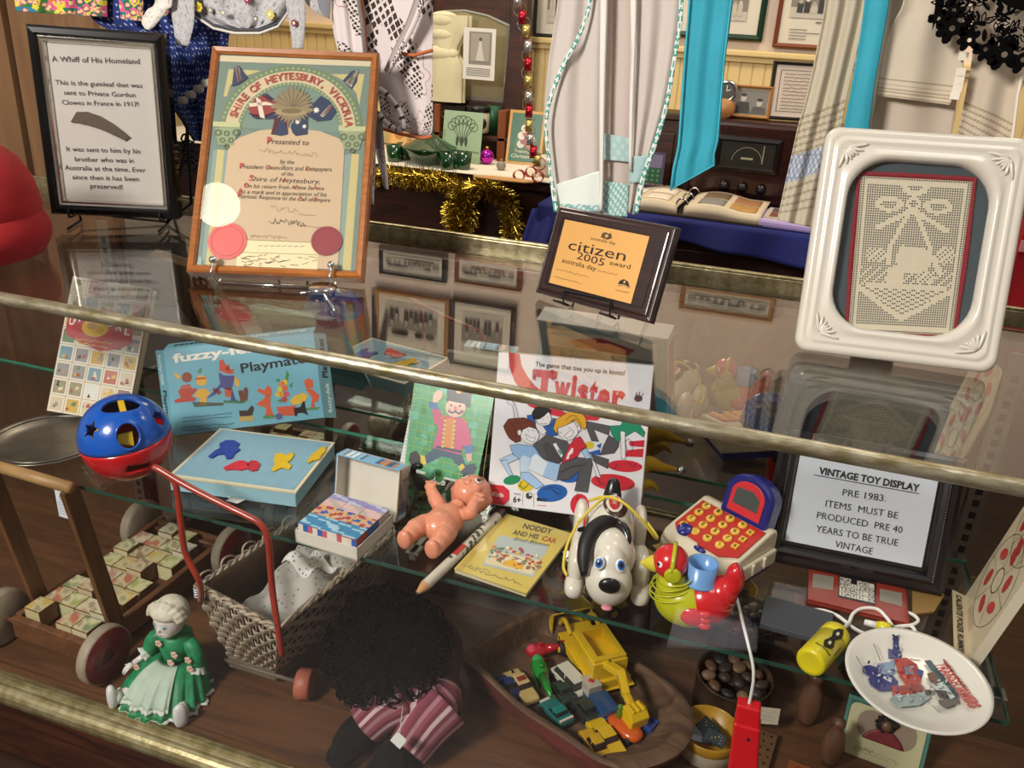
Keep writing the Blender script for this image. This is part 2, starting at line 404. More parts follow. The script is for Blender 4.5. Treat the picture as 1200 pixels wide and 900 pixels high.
# arched mirror back of the dresser
MY = 3.72
pts = [gy(x, y, MY) for x, y in [(508, 113), (592, 120), (598, 29), (572, 17), (545, 11), (520, 12), (508, 15)]]
t = thing('dresser_mirror', 'dark wooden dresser top with an arched looking glass', 'mirror', at((0, MY, TZ)))
q = [(p.x, p.z - TZ) for p in pts]; cxm = sum(p[0] for p in q) / len(q); czm = sum(p[1] for p in q) / len(q)
LG = mat('looking_glass', '#b9b08c', .12, .55)
T0 = Matrix(((1, 0, 0, 0), (0, 0, -1, 0), (0, 1, 0, 0), (0, 0, 0, 1)))
b = MB(LG); b.T = T0; b.prism(q, -.004, .002); b.build('glass', t)
qo = [(cxm + (x - cxm) * 1.0, czm + (z - czm) * 1.0) for x, z in q]
xl, xr = min(p[0] for p in q), max(p[0] for p in q)
b = MB(DARKW); b.T = T0
b.prism([(xr - .01, .02), (xr + .075, .0), (xr + .085, q[2][1] + .14), (xr - .0, q[2][1] + .16), (xr + .008, q[2][1]), (q[1][0], q[1][1])], -.03, .03)
b.prism([(xl - .08, 0), (xl, 0), (xl, q[-1][1]), (xl, q[-1][1] + .15), (xl - .08, q[-1][1] + .13)], -.03, .03)
b.prism([(xl - .02, q[0][1] - .09), (xr + .02, q[1][1] - .09), (q[1][0] + .01, q[1][1]), (q[0][0] - .01, q[0][1])], -.03, .03)
b.build('frame', t, bevel=.005)
b = MB(mat('bevel_glass', '#d8d6c8', .05, .7)); b.T = T0
for i in range(len(q)):
    a, c = Vector(q[i]), Vector(q[(i + 1) % len(q)]); m = Vector((cxm, czm)); a2, c2 = a + (m - a) * .06, c + (m - c) * .06
    b.add([(a.x, a.y, .003), (c.x, c.y, .003), (c2.x, c2.y, .006), (a2.x, a2.y, .006)], [(0, 1, 2, 3)])
b.build('bevel', t)
xa = gy(500, 150, MY + .02).x
b = MB(DARKW); b.box(xl - .12, xr + .08, .008, .03, -.0, q[2][1] + .32); b.build('wood_panel', t, bevel=.004)
# mirror image of a pale dress, modelled as a solid dress before the glass, with a photocopied notice taped on it
dr = MB(mat('cream_satin', '#e2d7ae', .55, var=.12, vscale=6))
zc = lambda y: gy(525, y, MY - .05).z
def dressf(u, v):
    z = zc(118) + (zc(17) - zc(118)) * v; w = .085 - .03 * math.sin(max(0, min(1, (v - .45) / .3)) * PI) + (.02 if v > .8 else 0)
    a = u * 2 * PI; x = gy(527, 60, MY - .05).x
    return (x + w * (1 + .08 * math.sin(a * 9)) * math.cos(a), MY - .085 + .03 * math.sin(a), z)
dr.grid(dressf, 60, 14, cu=True)
for zz_, r_ in ((zc(24), .06), (zc(40), .055), (zc(62), .06)): dr.ell((gy(524, 60, MY - .05).x, MY - .09, zz_), (r_ * 1.25, .03, r_ * .62), 20, 12)
d = dr.build('dress'); tag(d, 'mirror image of a cream satin dress, modelled solid at the dresser looking glass', 'dress')
w0, w1, w2, w3 = gy(542, 92, MY - .13), gy(579, 95, MY - .13), gy(584, 34, MY - .13), gy(547, 32, MY - .13)
t = thing('notice', 'white photocopied notice with an old photograph taped on the dresser looking glass', 'notice', frame(w0, 0, 0))
wd, hd = (w1 - w0).x, (w3 - w0).z
a = MB(PRINT, '#e2dcd2').box(0, wd, 0, hd, -.001, 0); a.rect(wd * .18, hd * .3, wd * .88, hd * .93, .001, '#8b857c'); a.rect(wd * .24, hd * .36, wd * .82, hd * .9, .002, '#a39c90')
a.poly([(wd * .4, hd * .37), (wd * .68, hd * .37), (wd * .6, hd * .6), (wd * .58, hd * .75), (wd * .5, hd * .75), (wd * .47, hd * .6)], .003, '#cfc8ba'); a.disc(wd * .54, hd * .79, wd * .05, .003, '#5c564e')
for k in range(5): a.line([(wd * .12, hd * (.22 - .035 * k)), (wd * .86, hd * (.22 - .035 * k))], hd * .012, .001, '#5d5850')
a.build('sheet', t)
# things on the runner
GG = mat('green_glass', '#0c3d1a', .06, spec=.8, coat=.5)
p = gz(503, 193, TZ)
t = thing('glass_bowl', 'lidded dark green glass bowl between the small green glasses', 'bowl', at((p.x, p.y, TZ + .002)))
MB(GG).lathe([(0, 0), (.05, 0), (.06, .008), (.085, .03), (.11, .062), (.112, .07), (.1, .068)], 36).build('bowl', t)
MB(GG).lathe([(.115, .07), (.09, .085), (.05, .105), (.022, .12), (.012, .135), (.02, .15), (.02, .165), (0, .17)], 36).build('lid', t)
for i, (x, y, lb) in enumerate([(462, 190, 'leftmost of the small green glasses'), (474, 188, 'second small green glass from the left, touching the bowl'), (524, 199, 'small green glass just right of the green bowl'), (535, 198, 'small green glass second to the right of the bowl'), (543, 199, 'rightmost small green glass beside the card')]):
    p = gz(x, y, TZ); t = MB(GG); t.lathe([(0, .004), (.022, .004), (.026, 0), (.028, .004), (.034, .07), (.031, .07), (.025, .01), (0, .01)], 24)
    o = t.build('drinking_glass', M=at((p.x, p.y, TZ + .002))); tag(o, lb, 'glass', 'small green glasses on the runner')
p = gz(570, 193, TZ)
t = thing('bauble', 'shiny purple Christmas bauble on the white runner', 'ornament', at((p.x, p.y, TZ + .034)))
MB(mat('purple_foil', '#c02fb4', .08, .85)).ell((0, 0, 0), (.032, .032, .032), 28, 18).build('ball', t)
MB(mat('gold_cap', '#c9a24a', .3, 1.)).lathe([(0, .042), (.007, .042), (.008, .031), (0, .03)], 16).build('cap', t)
p = gz(587, 200, TZ)
t = thing('bauble', 'small grey glitter bauble next to the purple one', 'ornament', at((p.x, p.y, TZ + .02)))
MB(mat('grey_glitter', '#9a948c', .5, .4, bump=1, bscale=400)).ell((0, 0, 0), (.02, .02, .02), 20, 14).build('ball', t)
MB(mat('gold_cap')).lathe([(0, .027), (.005, .027), (.005, .019), (0, .019)], 12).build('cap', t)
p = gz(481, 185, TZ)
t = thing('mushroom_ornament', 'round red and white toadstool ornament among the green glasses', 'ornament', at((p.x, p.y + .03, TZ)))
MB(mat('bone_white', '#e7dcc4', .5)).lathe([(0, 0), (.014, 0), (.011, .05), (0, .06)], 16).build('stalk', t)
a = MB(PLASTIC, '#c9b7a4').lathe([(.035, .05), (.036, .06), (.028, .078), (.012, .088), (0, .09)], 20); a.build('cap', t)
p = gz(521, 186, TZ)
t = thing('santa_ornament', 'little Santa ornament standing in front of the green card', 'ornament', at((p.x, p.y + .03, TZ)))
MB(PLASTIC, '#b02a24').lathe([(0, 0), (.024, 0), (.026, .03), (.016, .06), (0, .065)], 20).build('body', t)
a = MB(PLASTIC, '#e8b597').ell((0, -.002, .08), (.02, .018, .02), 16, 10); a.c = '#f0e8dc'; a.ell((0, -.01, .07), (.017, .013, .014), 14, 8); a.build('head', t)
MB(PLASTIC, '#b02a24').lathe([(.022, .088), (.018, .10), (.008, .122), (0, .126)], 16).build('hat', t)
# cards and books
c0, c1, c2 = gz(511, 191, TZ), gz(556, 196, TZ), None
t = thing('greeting_card', 'pale green card with an ink drawn tree standing behind the green glasses', 'card', frame((c0.x, c0.y + .05, TZ + .003), 2, 10))
w, h = c1.x - c0.x, .21
a = MB(PRINT, '#9fb894').box(0, w, 0, h, -.003, 0)
for s in range(7):
    an = PI * (.15 + .7 * s / 6); x, y = w * .5 + .055 * math.cos(an), h * .6 + .05 * math.sin(an)
    a.line([(w * .5, h * .35), (w * .5 + .02 * math.cos(an), h * .5), (x, y)], .003, .001, '#51634a'); a.arc(x, y, .016, .019, 0, 2 * PI, .001, '#51634a', 12)
for s in (-.02, 0, .02): a.disc(w * .5 + s, h * .42, .006, .002, '#3e4a38', ry=.02)
a.text('CHRISTMAS', w * .76, h * .2, .014, .001, '#3e4a38'); a.build('card', t)
c0, c1 = gz(589, 193, TZ), gz(622, 199, TZ)
t = thing('book', 'green and yellow bordered Christmas book propped beside the paper chain', 'book', frame((c0.x, c0.y + .03, TZ + .003), 4, 14))
w, h = (c1 - c0).length * 1.04, .225
a = MB(GLOSSY, '#c08a14').box(0, w, 0, h, -.012, 0); a.rect(.012, .012, w - .012, h - .012, .0008, '#175a34')
for dx, dy, c in [(.05, .12, '#d9cdb8'), (.07, .135, '#a83a2c'), (.06, .1, '#8a2b25'), (.085, .11, '#d9b08c'), (.05, .085, '#c9c0ae'), (.08, .085, '#b5482f'), (.06, .15, '#e3d6bf')]: a.disc(w * dx / .13, dy, .017, .0014 + dy * .003, c, n=12)
a.text('Treasury of', w / 2, .05, .018, .0016, '#e9dfae', w=w * .55); a.text('Christmas', w / 2, .028, .02, .0016, '#e9dfae', w=w * .7); a.build('cover', t)
o0 = gz(455, 190, TZ)
a = MB(PRINT, '#d99a4d').box(-.045, .045, 0, .19, -.004, 0); a.rect(-.035, .02, .035, .17, .0008, '#e6b469'); a.disc(0, .1, .02, .0016, '#c9803a')
t = tag(a.build('greeting_card', M=frame((o0.x, o0.y + .09, TZ + .003), 6, 12)), 'plain orange card standing at the left behind the green glasses', 'card')
p0 = gz(580, 212, TZ)
a = MB(wood('pale_wood', '#d7a66c', '#b98750', .6, 8, (1, 6, 6))); a.prism([(-.09, -.02), (0, -.035), (.12, -.03), (.15, 0), (.1, .025), (-.02, .03), (-.1, .01)], 0, .008)
tag(a.build('wooden_board', M=at((p0.x, p0.y + .02, TZ + .003), .05), bevel=.003), 'flat pale wood leaf-shaped board lying at the front of the runner', 'board')
p0 = gz(645, 207, TZ)
a = MB(mat('cream_china', '#ddd2c0', .3)); a.lathe([(0, .004), (.035, 0), (.06, .03), (.075, .075), (.071, .075), (.056, .032), (0, .012)], 32)
tag(a.build('bowl', M=at((p0.x, p0.y, TZ + .002))), 'cream china bowl on the runner half behind the sheer white apron', 'bowl')
# jars, tins and a radio standing in shade under the looking glass
pj = gy(535, 150, 3.66)
b = MB(mat('black_tin', '#1c1512', .35)); b.box(-.075, .075, -.04, .04, 0, .085); b.use(mat('tin_print', '#7d3a34', .4)); b.tube([(.028 * math.cos(a) * 1.3, -.0412, .045 + .018 * math.sin(a)) for a in [i * PI / 8 for i in range(16)]], .0025, 5, True)
tag(b.build('tin_box', M=at((gy(530, 140, 3.66).x, 3.66, gy(530, 146, 3.66).z)), bevel=.004), 'black tin with a red scroll under the dresser mirror', 'tin')
b = MB(mat('jar_cream', '#c9bfa2', .35)); b.lathe([(0, 0), (.05, 0), (.052, .01), (.052, .085), (.045, .09), (0, .09)], 28)
jx = gy(560, 146, 3.64)
o = thing('jar', 'cream glass jar with a dark lid and round dial, under the dresser mirror', 'jar', at((jx.x, 3.64, gy(560, 155, 3.64).z))); b.build('body', o)
MB(mat('black_tin')).lathe([(0, .112), (.05, .112), (.054, .106), (.054, .088), (0, .088)], 28).build('lid', o)
bb = MB(mat('black_tin')); bb.T = tr(.035, -.052, .045) @ rotx(PI / 2); bb.lathe([(0, 0), (.02, 0), (.026, .004), (.02, .008), (0, .008)], 20); bb.build('dial', o)
b = MB(mat('green_tin', '#1f5a37', .4)); b.lathe([(0, 0), (.035, 0), (.036, .12), (.03, .125), (0, .125)], 28)
tag(b.build('canister', M=at((gy(578, 146, 3.68).x, 3.68, gy(578, 158, 3.68).z))), 'plain green canister under the right of the dresser mirror', 'tin')
zsh = gy(560, 156, 3.66).z
b = MB(DARKW); b.box(gy(500, 150, 3.66).x, gy(600, 156, 3.66).x, 3.6, 3.72, zsh - .02, zsh - .001); tag(b.build('wall_shelf', bevel=.004), 'narrow dark shelf step under the dresser looking glass', 'shelf')
OWD = wood('orange_wood', '#8a4a22', '#6a3518', .45, 5, (6, 6, 1))
for xa_, xb_, yt_, lb in ((583, 592, 130, 'orange-brown wooden upright holding the right end of the narrow dresser shelf'), (508, 515, 122, 'orange-brown wooden upright holding the left end of the narrow dresser shelf')):
    b = MB(OWD); b.box(gy(xa_, 150, 3.6).x, gy(xb_, 150, 3.6).x, 3.6, 3.7, TZ, gy(xb_, yt_, 3.6).z); tag(b.build('shelf_bracket', bevel=.003), lb, 'shelf support')
# gold tinsel along the front edge
rr = random.Random(5)
GT = mat('gold_tinsel', '#c0a648', .22, 1.); tn = MB(GT)
path = spl([gy(x, y, 3.22) for x, y in [(436, 205), (455, 203), (480, 206), (505, 207), (525, 212), (540, 222), (549, 240), (548, 258), (538, 266), (531, 258), (533, 240), (545, 228), (560, 218), (580, 222), (593, 232), (598, 250), (600, 272), (603, 286)]], 14)
tn.tube(path, .006, 5)
for i, p in enumerate(path):
    for k in range(40):
        d = Vector((rr.gauss(0, 1), rr.gauss(0, 1) * .8, rr.gauss(0, 1) - .25)).normalized(); L = rr.uniform(.025, .055)
        s = d.orthogonal().normalized() * .0011; q = p + Vector((rr.uniform(-.008, .008), rr.uniform(-.006, .006), rr.uniform(-.008, .008)))
        e = q + d * L + Vector((0, 0, -.006)); tn.add([q - s, q + s, e + s, e - s], [(0, 1, 2, 3)])
tag(tn.build('tinsel_garland'), 'gold tinsel garland looped along the front edge of the sideboard', 'garland')
# paper chain
t = thing('paper_chain', 'red, silver and gold foil paper chain hanging beside the dresser', 'paper chain', at((0, 3.2, 1.0)))
pc = spl([gy(x, y, 3.2) for x, y in [(604, -8), (612, 20), (618, 45), (619, 75), (619, 105), (620, 130), (620, 155), (625, 178), (632, 192)]], 3)
cols = [('foil_red', '#c22336'), ('foil_silver', '#c9c7c4'), ('foil_gold', '#d4c070'), ('foil_dark', '#6e6257')]
n = len(pc) - 1
for i in range(n + 1):
    p = pc[min(i, n)] - Vector((0, 3.2, 1.0)); c = cols[(i * 5 + i // 3) % 4]; k = MB(mat(c[0], c[1], .22, .7))
    ang = (i % 2) * PI / 2 + .3; d = Vector((math.cos(ang), math.sin(ang), 0)); w = d.cross(Vector((0, 0, 1)))
    def lf(u, v, p=p, d=d, w=w):
        a = 2 * PI * u; return tuple(p + d * .024 * math.cos(a) + Vector((0, 0, 1)) * .024 * math.sin(a) + w * (v - .5) * .026)
    k.grid(lf, 18, 1, cu=True); k.build('link', t, solid=.001)
for (x, y) in [(608, 212), (622, 208), (630, 214)]:
    p = gz(x, y, TZ); k = MB(mat('foil_red')); k.T = at((p.x, p.y, TZ + .022)); k.grid(lambda u, v: (.022 * math.cos(2 * PI * u), (v - .5) * .026, .02 * math.sin(2 * PI * u)), 18, 1, cu=True)
    tag(k.build('paper_ring', solid=.001), {608: 'loose red foil ring at the front right corner of the runner', 622: 'loose red foil ring behind the others beside the cream bowl', 630: 'loose red foil ring nearest the cream bowl'}[x], 'paper ring', 'loose paper rings on the runner')

# ------------------------------------------------------------------ blue table with albums and the radio
BZ = .76
x0, x1 = sx1 + .012, 1.4
t = thing('trestle_table', 'dark trestle table under a royal blue cloth behind the counter', 'table', at((0, 0, 0)))
MB(DARKW).box(x0 + .04, x1, 3.06, 3.5, BZ - .04, BZ - .006).build('tabletop', t)
for x in (x0 + .1, x0 + 2.2): 
    for y in (3.12, 3.45): MB(DARKW).box(x - .025, x + .025, y - .025, y + .025, 0, BZ - .04).build('leg', t)
bl = MB(mat('blue_cloth', '#111b66', .85, var=.25, vscale=9))
def clothf(u, v):
    x = x0 + (x1 - x0) * u
    if v < .5: return (x, 3.5 - (v / .5) * .46, BZ)
    s = (v - .5) / .5; return (x, 3.03 - .02 * s * math.sin(x * 22) - .015 * s, BZ - s * (.085 + .02 * math.sin(x * 5 + 1)))
bl.grid(clothf, 90, 16)
tag(bl.build('tablecloth', solid=.003), 'royal blue cloth hanging over the front of the album table', 'tablecloth')
b = MB(mat('blue_cloth')); b.grid(lambda u, v: (x0 - .02 - .03 * v + .1 * u, 3.03 - .16 * v + .03 * u + .02 * math.sin(u * 6), BZ - .02 - .23 * v), 10, 8)
tag(b.build('cloth_corner', solid=.004), 'blue cloth corner hanging down beside the tinsel', 'cloth')
# open ring binder
p = gz(808, 240, BZ)
t = thing('album', 'open ring-binder photograph album lying on the blue cloth', 'album', at((p.x, 3.13, BZ + .004), -.05))
def page(side, ths):
    m = MB(PRINT, '#d9c9ac')
    def f(u, v): return (side * (.012 + .27 * u), .30 * v - .04, ths + .018 * math.sin(PI * min(1, u * 1.4)) * (1 - .5 * u))
    m.grid(f, 16, 8); 
    m.grid(lambda u, v: (side * (.012 + .27 * u), -.04, v * (ths + .018 * math.sin(PI * min(1, u * 1.4)) * (1 - .5 * u))), 16, 1); return m, f
for side, th in ((-1, .03), (1, .034)):
    m, f = page(side, th)
    for k in range(2):
        for j in range(2):
            u0 = .15 + .42 * k; v0 = .12 + .42 * j; m.c = ['#a8764a', '#8d8a86', '#c18f52', '#77604a'][(k + 2 * j + (side > 0)) % 4] if side > 0 else '#e9dcc8'
            m.grid(lambda u, v: tuple(Vector(f(u0 + .34 * u, v0 + .34 * v)) + Vector((0, 0, .003))), 6, 4)
    if side < 0: m.T = tr(-.15, .2, .056); m.text('Recipes', 0, 0, .05, 0, '#7c6a5c', sx=1.0)
    m.build('page', t, solid=.002)
MB(mat('binder_cover', '#3b3026', .5)).box(-.29, .29, -.05, .27, 0, .006).build('cover', t)
for y in (-.02, .1, .22): rg = MB(mat('chrome', '#d6d6d8', .12, 1.)); rg.tube([(.022 * math.cos(a), y, .03 + .03 * math.sin(a)) for a in [i * PI / 7 - .4 for i in range(9)]], .003, 6); rg.build('ring', t)
p = gz(815, 216, BZ); a = MB(PRINT, '#e4dff0'); a.grid(lambda u, v: (.2 * u - .1, .16 * v - .08, .05 + .05 * u * v), 6, 6); a.T = at((p.x, p.y, BZ), .4) @ tr(0, 0, .06)
tag(a.build('paper_sheet', solid=.001), 'loose white page standing up behind the open album', 'paper')
p = gz(912, 246, BZ)
t = thing('album', 'small photo album with lilac edged plastic pages right of the ring binder', 'album', at((p.x + .05, 3.13, BZ + .003), -.06))
MB(mat('lilac', '#b9a3d6', .4)).box(-.1, .16, -.07, .14, 0, .03).build('cover', t, bevel=.01)
a = MB(GLOSSY, '#dccdb4').box(-.085, .15, -.055, .13, .03, .036)
for k, c in enumerate(['#8e5f4a', '#b18a5e', '#705c6e', '#a9744d']): a.rect(-.07 + (k % 2) * .11, -.04 + (k // 2) * .085, .03 + (k % 2) * .11, .035 + (k // 2) * .085, .037, c)
a.build('page', t)
p = gz(900, 222, BZ); a = MB(mat('white_plastic', '#e6e2dc', .35)); a.tube([(0, 0, .06), (.12, -.04, .03)], .007, 8); tag(a.build('pen', M=at((p.x, p.y, BZ))), 'white pen resting at the edge of the lilac album', 'pen')
p = gz(775, 200, BZ); t = thing('book', 'patterned purple and grey book standing behind the open album', 'book', frame((p.x - .05, 3.4, BZ + .002), 8, 12))
a = MB(GLOSSY, '#3b3350').box(0, .16, 0, .17, -.012, 0); a.poly([(.01, .11), (.06, .16), (.09, .12), (.05, .07)], .001, '#8f8a95'); a.poly([(.09, .16), (.15, .16), (.15, .09), (.1, .1)], .001, '#6b6280'); a.rect(.085, .05, .15, .11, .002, '#1e4a32'); a.poly([(.02, .02), (.07, .06), (.08, .01)], .001, '#231b4a')
for i in range(3): 
    for j in range(3): a.disc(.097 + i * .02, .062 + j * .018, .005, .003, '#3f8a5e', n=8)
a.build('cover', t)
# radio
RY = 3.44
q0, q1 = gy(845, 216, RY), gy(958, 150, RY)
t = thing('radio', 'dark wooden valve radio with a wide glass dial behind the album table', 'radio', at((q0.x, RY, BZ)))
W = .62; Hh = gy(850, 140, RY).z - BZ
b = MB(wood('radio_wood', '#3a160e', '#1c0805', .25, 5, (1, 6, 6), coat=.4)); b.box(-.13, W, 0, .225, 0, Hh); b.build('cabinet', t, bevel=.02, segs=3)
xa, xb = gy(842, 200, RY).x - q0.x, gy(905, 200, RY).x - q0.x; za, zb = gy(870, 196, RY).z - BZ, gy(870, 165, RY).z - BZ
mould_m = MB(mat('bakelite', '#120a07', .25)); mould_m.T = Matrix(((1, 0, 0, 0), (0, 0, -1, -.012), (0, 1, 0, 0), (0, 0, 0, 1))); mould(mould_m, xb - xa + .04, zb - za + .03, [(0, -.01), (0, .006), (.012, .01), (.018, .004), (.018, -.01)], xa - .02, za - .015); mould_m.build('dial_surround', t)
d = MB(GLOSSY, '#24241d'); d.T = mould_m.T; d.rect(xa, za, xb, zb, .002); d.arc((xa + xb) / 2, za + .02, .055, .0572, .1, PI - .1, .003, '#8a8672'); d.rect(xa + (xb - xa) * .78, za + .02, xa + (xb - xa) * .8, zb - .01, .003, '#8f8d7c'); d.line([((xa + xb) / 2 - .02, za + .035), ((xa + xb) / 2 + .02, za + .035)], .008, .003, '#9a967e'); d.build('dial', t)
for k in (0, 1, 2):
    kb = MB(mat('bakelite')); kb.T = tr(xa + .03 + k * (xb - xa - .06) / 2, -.012, za - .075) @ rotx(PI / 2); kb.lathe([(0, .02), (.016, .02), (.018, .012), (.02, 0)], 20); kb.build('knob', t)
# small framed photo and clock on the radio
rz = BZ + Hh
p = gy(853, 138, RY + .12)
fy = RY + .1; w = gy(903, 140, fy).x - gy(853, 138, fy).x
wf = wall_frame(gy(878, 125, fy).x, rz + .062, w, .12, .012, FO, 'small light wood framed photo of a couple standing on the radio', 8, '#e0d0b0', .004, 'photo frame', y=fy, lean=8, art=False)
ph = [c for c in wf.children if c.name.startswith('photo')][0]
a = MB(PRINT).rect(.016, .016, w - .016, .104, .0005, '#837f77')
for cx_, s, hd in ((.34, '#33312e', .07), (.72, '#55524c', .055)):
    a.poly([(w * cx_ - .03, .016), (w * cx_ + .03, .016), (w * cx_ + .022, hd - .012), (w * cx_ - .022, hd - .012)], .0012, s); a.disc(w * cx_, hd + .004, .011, .0018, '#c9c0b2', ry=.014); a.disc(w * cx_, hd + .014, .011, .0024, '#2d2a27', ry=.006)
a.build('portrait', wf)
t = thing('clock', 'small round metal clock with a wooden block stand on the radio', 'clock', at((gy(849, 128, RY + .06).x, RY + .06, rz)))
wb = MB(FO); wb.T = tr(0, 0, .035) @ rotx(PI / 2); wb.lathe([(0, .02), (.035, .02), (.04, 0), (.035, -.02), (0, -.02)], 24); wb.build('base', t)
wb = MB(mat('chrome')); wb.T = tr(.0, -.0, .098) @ rotx(PI / 2); wb.lathe([(0, .012), (.03, .012), (.036, .016), (.04, 0), (.03, -.014), (0, -.014)], 28); wb.build('case', t)
wb = MB(GLOSSY, '#4c4a44'); wb.T = tr(.0, -.014, .098) @ rotx(PI / 2); wb.disc(0, 0, .029, 0); wb.line([(0, 0), (0, .02)], .003, .001, '#ddd'); wb.line([(0, 0), (.014, .006)], .003, .001, '#ddd'); wb.build('face', t)
t = wall_frame(gy(936, 105, 3.55).x + .02, gy(936, 108, 3.55).z, .24, .21, .012, FB, 'black framed handwritten text standing behind the cream apron', 9, '#e9d6c4', .03, 'picture', y=3.55, yaw=14, lean=6, art=False)
a = MB(PRINT)
for k in range(11): a.scribble(.045, .19, .165 - k * .0125, .004, .0022, .002, '#6a5144', k, 30)
mould(a, .24, .21, [(.03, .001), (.032, .001)]); a.c = '#b05a4a'; a.build('writing', t)
# dark upright cabinet against the wall behind the radio, and a dark chest added to darken the space under the blue table
ca, cb = gy(626, 118, 3.72), gy(985, 150, 3.72); ca.x = max(ca.x, sx1 + .03)
t = thing('cabinet', 'tall dark mahogany cabinet against the wall behind the radio and the blue table', 'cabinet', at((0, 0, 0)))
MB(DARKW).box(ca.x, cb.x, 3.70, 3.86, 0, ca.z - .03).build('carcass', t, bevel=.004); MB(DARKW).box(ca.x - .02, cb.x + .02, 3.685, 3.87, ca.z - .028, ca.z).build('top', t, bevel=.006)
for i in range(4): MB(DARKW).box(ca.x + .05 + i * .36, ca.x + .36 + i * .36, 3.69, 3.699, .1, ca.z - .08).build('door', t, bevel=.004)
b = MB(wood('bench_wood', '#3c1a12', '#220c08', .4, 5, (1, 6, 6))); b.box(sx1 + .15, 1.25, 3.2, 3.4, 0, .62); b.box(sx1 + .14, 1.26, 3.19, 3.41, .62, .65)
tag(b.build('filler', bevel=.006), 'long dark wooden chest added to darken the space under the blue-clothed table', 'filler')
# dark bench and stored timber below the table
b = MB(wood('bench_wood', '#3c1a12', '#220c08', .4, 5, (1, 6, 6))); 
b.box(-.75, 1.2, 2.82, 2.98, .36, .40); b.box(-.72, -.62, 2.84, 2.96, 0, .36); b.box(.9, 1.0, 2.84, 2.96, 0, .36); b.box(-.7, 1.1, 2.88, 2.92, .1, .16)
tag(b.build('bench', bevel=.006), 'low dark timber bench in front of the blue table', 'bench')
# red cloth-covered stand at the far right
q = gy(1186, 360, 2.1)
b = MB(mat('red_cloth', '#b3121e', .85, var=.2, vscale=10)); b.grid(lambda u, v: (q.x - .02 + .5 * u, 2.1 + .3 * (1 - v) * 0 + .012 * math.sin(u * 40) * v, gy(1190, 240, 2.1).z + (.55 - gy(1190, 240, 2.1).z) * v), 60, 6)
b.grid(lambda u, v: (q.x - .02 + .5 * u, 2.1 + .4 * v, gy(1190, 240, 2.1).z), 4, 4); b.grid(lambda u, v: (q.x - .02, 2.1 + .4 * u, gy(1190, 240, 2.1).z + (.55 - gy(1190, 240, 2.1).z) * v), 4, 4)
b.use(mat('pink_band', '#e2909a', .8)); b.box(q.x - .022, q.x + .48, 2.088, 2.094, gy(1190, 293, 2.1).z, gy(1190, 280, 2.1).z)
b.use(mat('dark_stand', '#241510', .6)); b.box(q.x, q.x + .46, 2.13, 2.46, 0, .6)
tag(b.build('covered_stand'), 'stand under a red cloth with a pink band at the right edge behind the counter', 'stand')
# ------------------------------------------------------------------ garments hung from a line over the back of the counter
GY = 1.36
def cloth(name, rows, y, m, nu=28, nv=40, amp=.006, nf=5, ph=0., colf=None, c='#ffffff', parent=None, solid=.0015, wob=.2, build=True):
    """rows = (xl, yl, xr, yr) from the top edge down; hangs in the plane y with folds"""
    L = spl([(r[0], r[1], 0) for r in rows], 8); R = spl([(r[2], r[3], 0) for r in rows], 8); n = len(L) - 1
    def fn(u, v):
        t = v * n; i = min(int(t), n - 1); f = t - i
        l = L[i].lerp(L[i + 1], f); r = R[i].lerp(R[i + 1], f); q = l.lerp(r, u)
        return tuple(gy(q.x, q.y, y + amp * math.sin(u * nf * 2 * PI + ph + v * wob * 4)))
    mb = MB(m, c); mb.grid(fn, nu, nv, colf=colf)
    return mb.build(name, parent, solid=solid) if build else (mb, fn)
def sheer(key, color, alpha, rough=.9):
    if key in _M: return _M[key]
    m = bpy.data.materials.new(key); m.use_nodes = True; nt = m.node_tree; b = nt.nodes['Principled BSDF']
    b.inputs['Base Color'].default_value = (*lin(color), 1); b.inputs['Roughness'].default_value = rough; b.inputs['Alpha'].default_value = alpha
    _M[key] = m; return m
rope = MB(mat('rope', '#cbbd9c', .9)); rope.tube([(-2.5, GY, 1.565), (-1.2, GY, 1.56), (0, GY, 1.56), (.9, GY, 1.565)], .004, 6)
rope.box(-2.52, -2.48, GY - .02, GY + .02, 0, 1.6); rope.box(.88, .92, GY - .02, GY + .02, 0, 1.6)
tag(rope.build('clothes_line'), 'cord strung above the back of the counter with the old garments', 'cord')
TOP = -95
# flower-print fabric, top left
rr = random.Random(3)
seeds = [(rr.random() * 1.0, rr.random() * 1.0, rr.choice(['#1f6b52', '#1f6b52', '#24705a', '#d8c83a', '#e0d050', '#d8c83a', '#d95a86', '#cf6a4a', '#2f7a8e', '#3f7a30'])) for _ in range(110)]
def floral(u, v):
    b = min(seeds, key=lambda s: (s[0] - u) ** 2 + (s[1] - v) ** 2 * .6); d = math.hypot(b[0] - u, (b[1] - v) * .8)
    if d < .013: return '#e8d84a'
    if d < .028: return '#e69aa0'
    if d < .034: return '#7a2f4a'
    return b[2]
t = thing('printed_apron', 'bright flower-print apron in green, yellow and pink hanging at the top left', 'apron', at((0, 0, 0)))
cloth('skirt', [(8, TOP, 132, TOP), (14, -40, 128, -40), (16, -8, 126, -2), (19, 13, 126, 20)], GY + .03, CLOTH, 90, 60, .008, 3, colf=floral, parent=t)
cloth('tie_end', [(132, TOP, 165, TOP), (136, -30, 167, -30), (139, 0, 168, 2), (142, 22, 168, 25)], GY + .01, CLOTH, 26, 60, .004, 1, colf=lambda u, v: floral(u * .3 + .6, v), parent=t)
cloth('tie_end', [(180, TOP, 198, TOP), (182, -10, 197, -8), (181, 8, 198, 12), (185, 22, 196, 18)], GY + .012, CLOTH, 20, 40, .002, 1, colf=lambda u, v: floral(u * .2 + .2, v), parent=t)
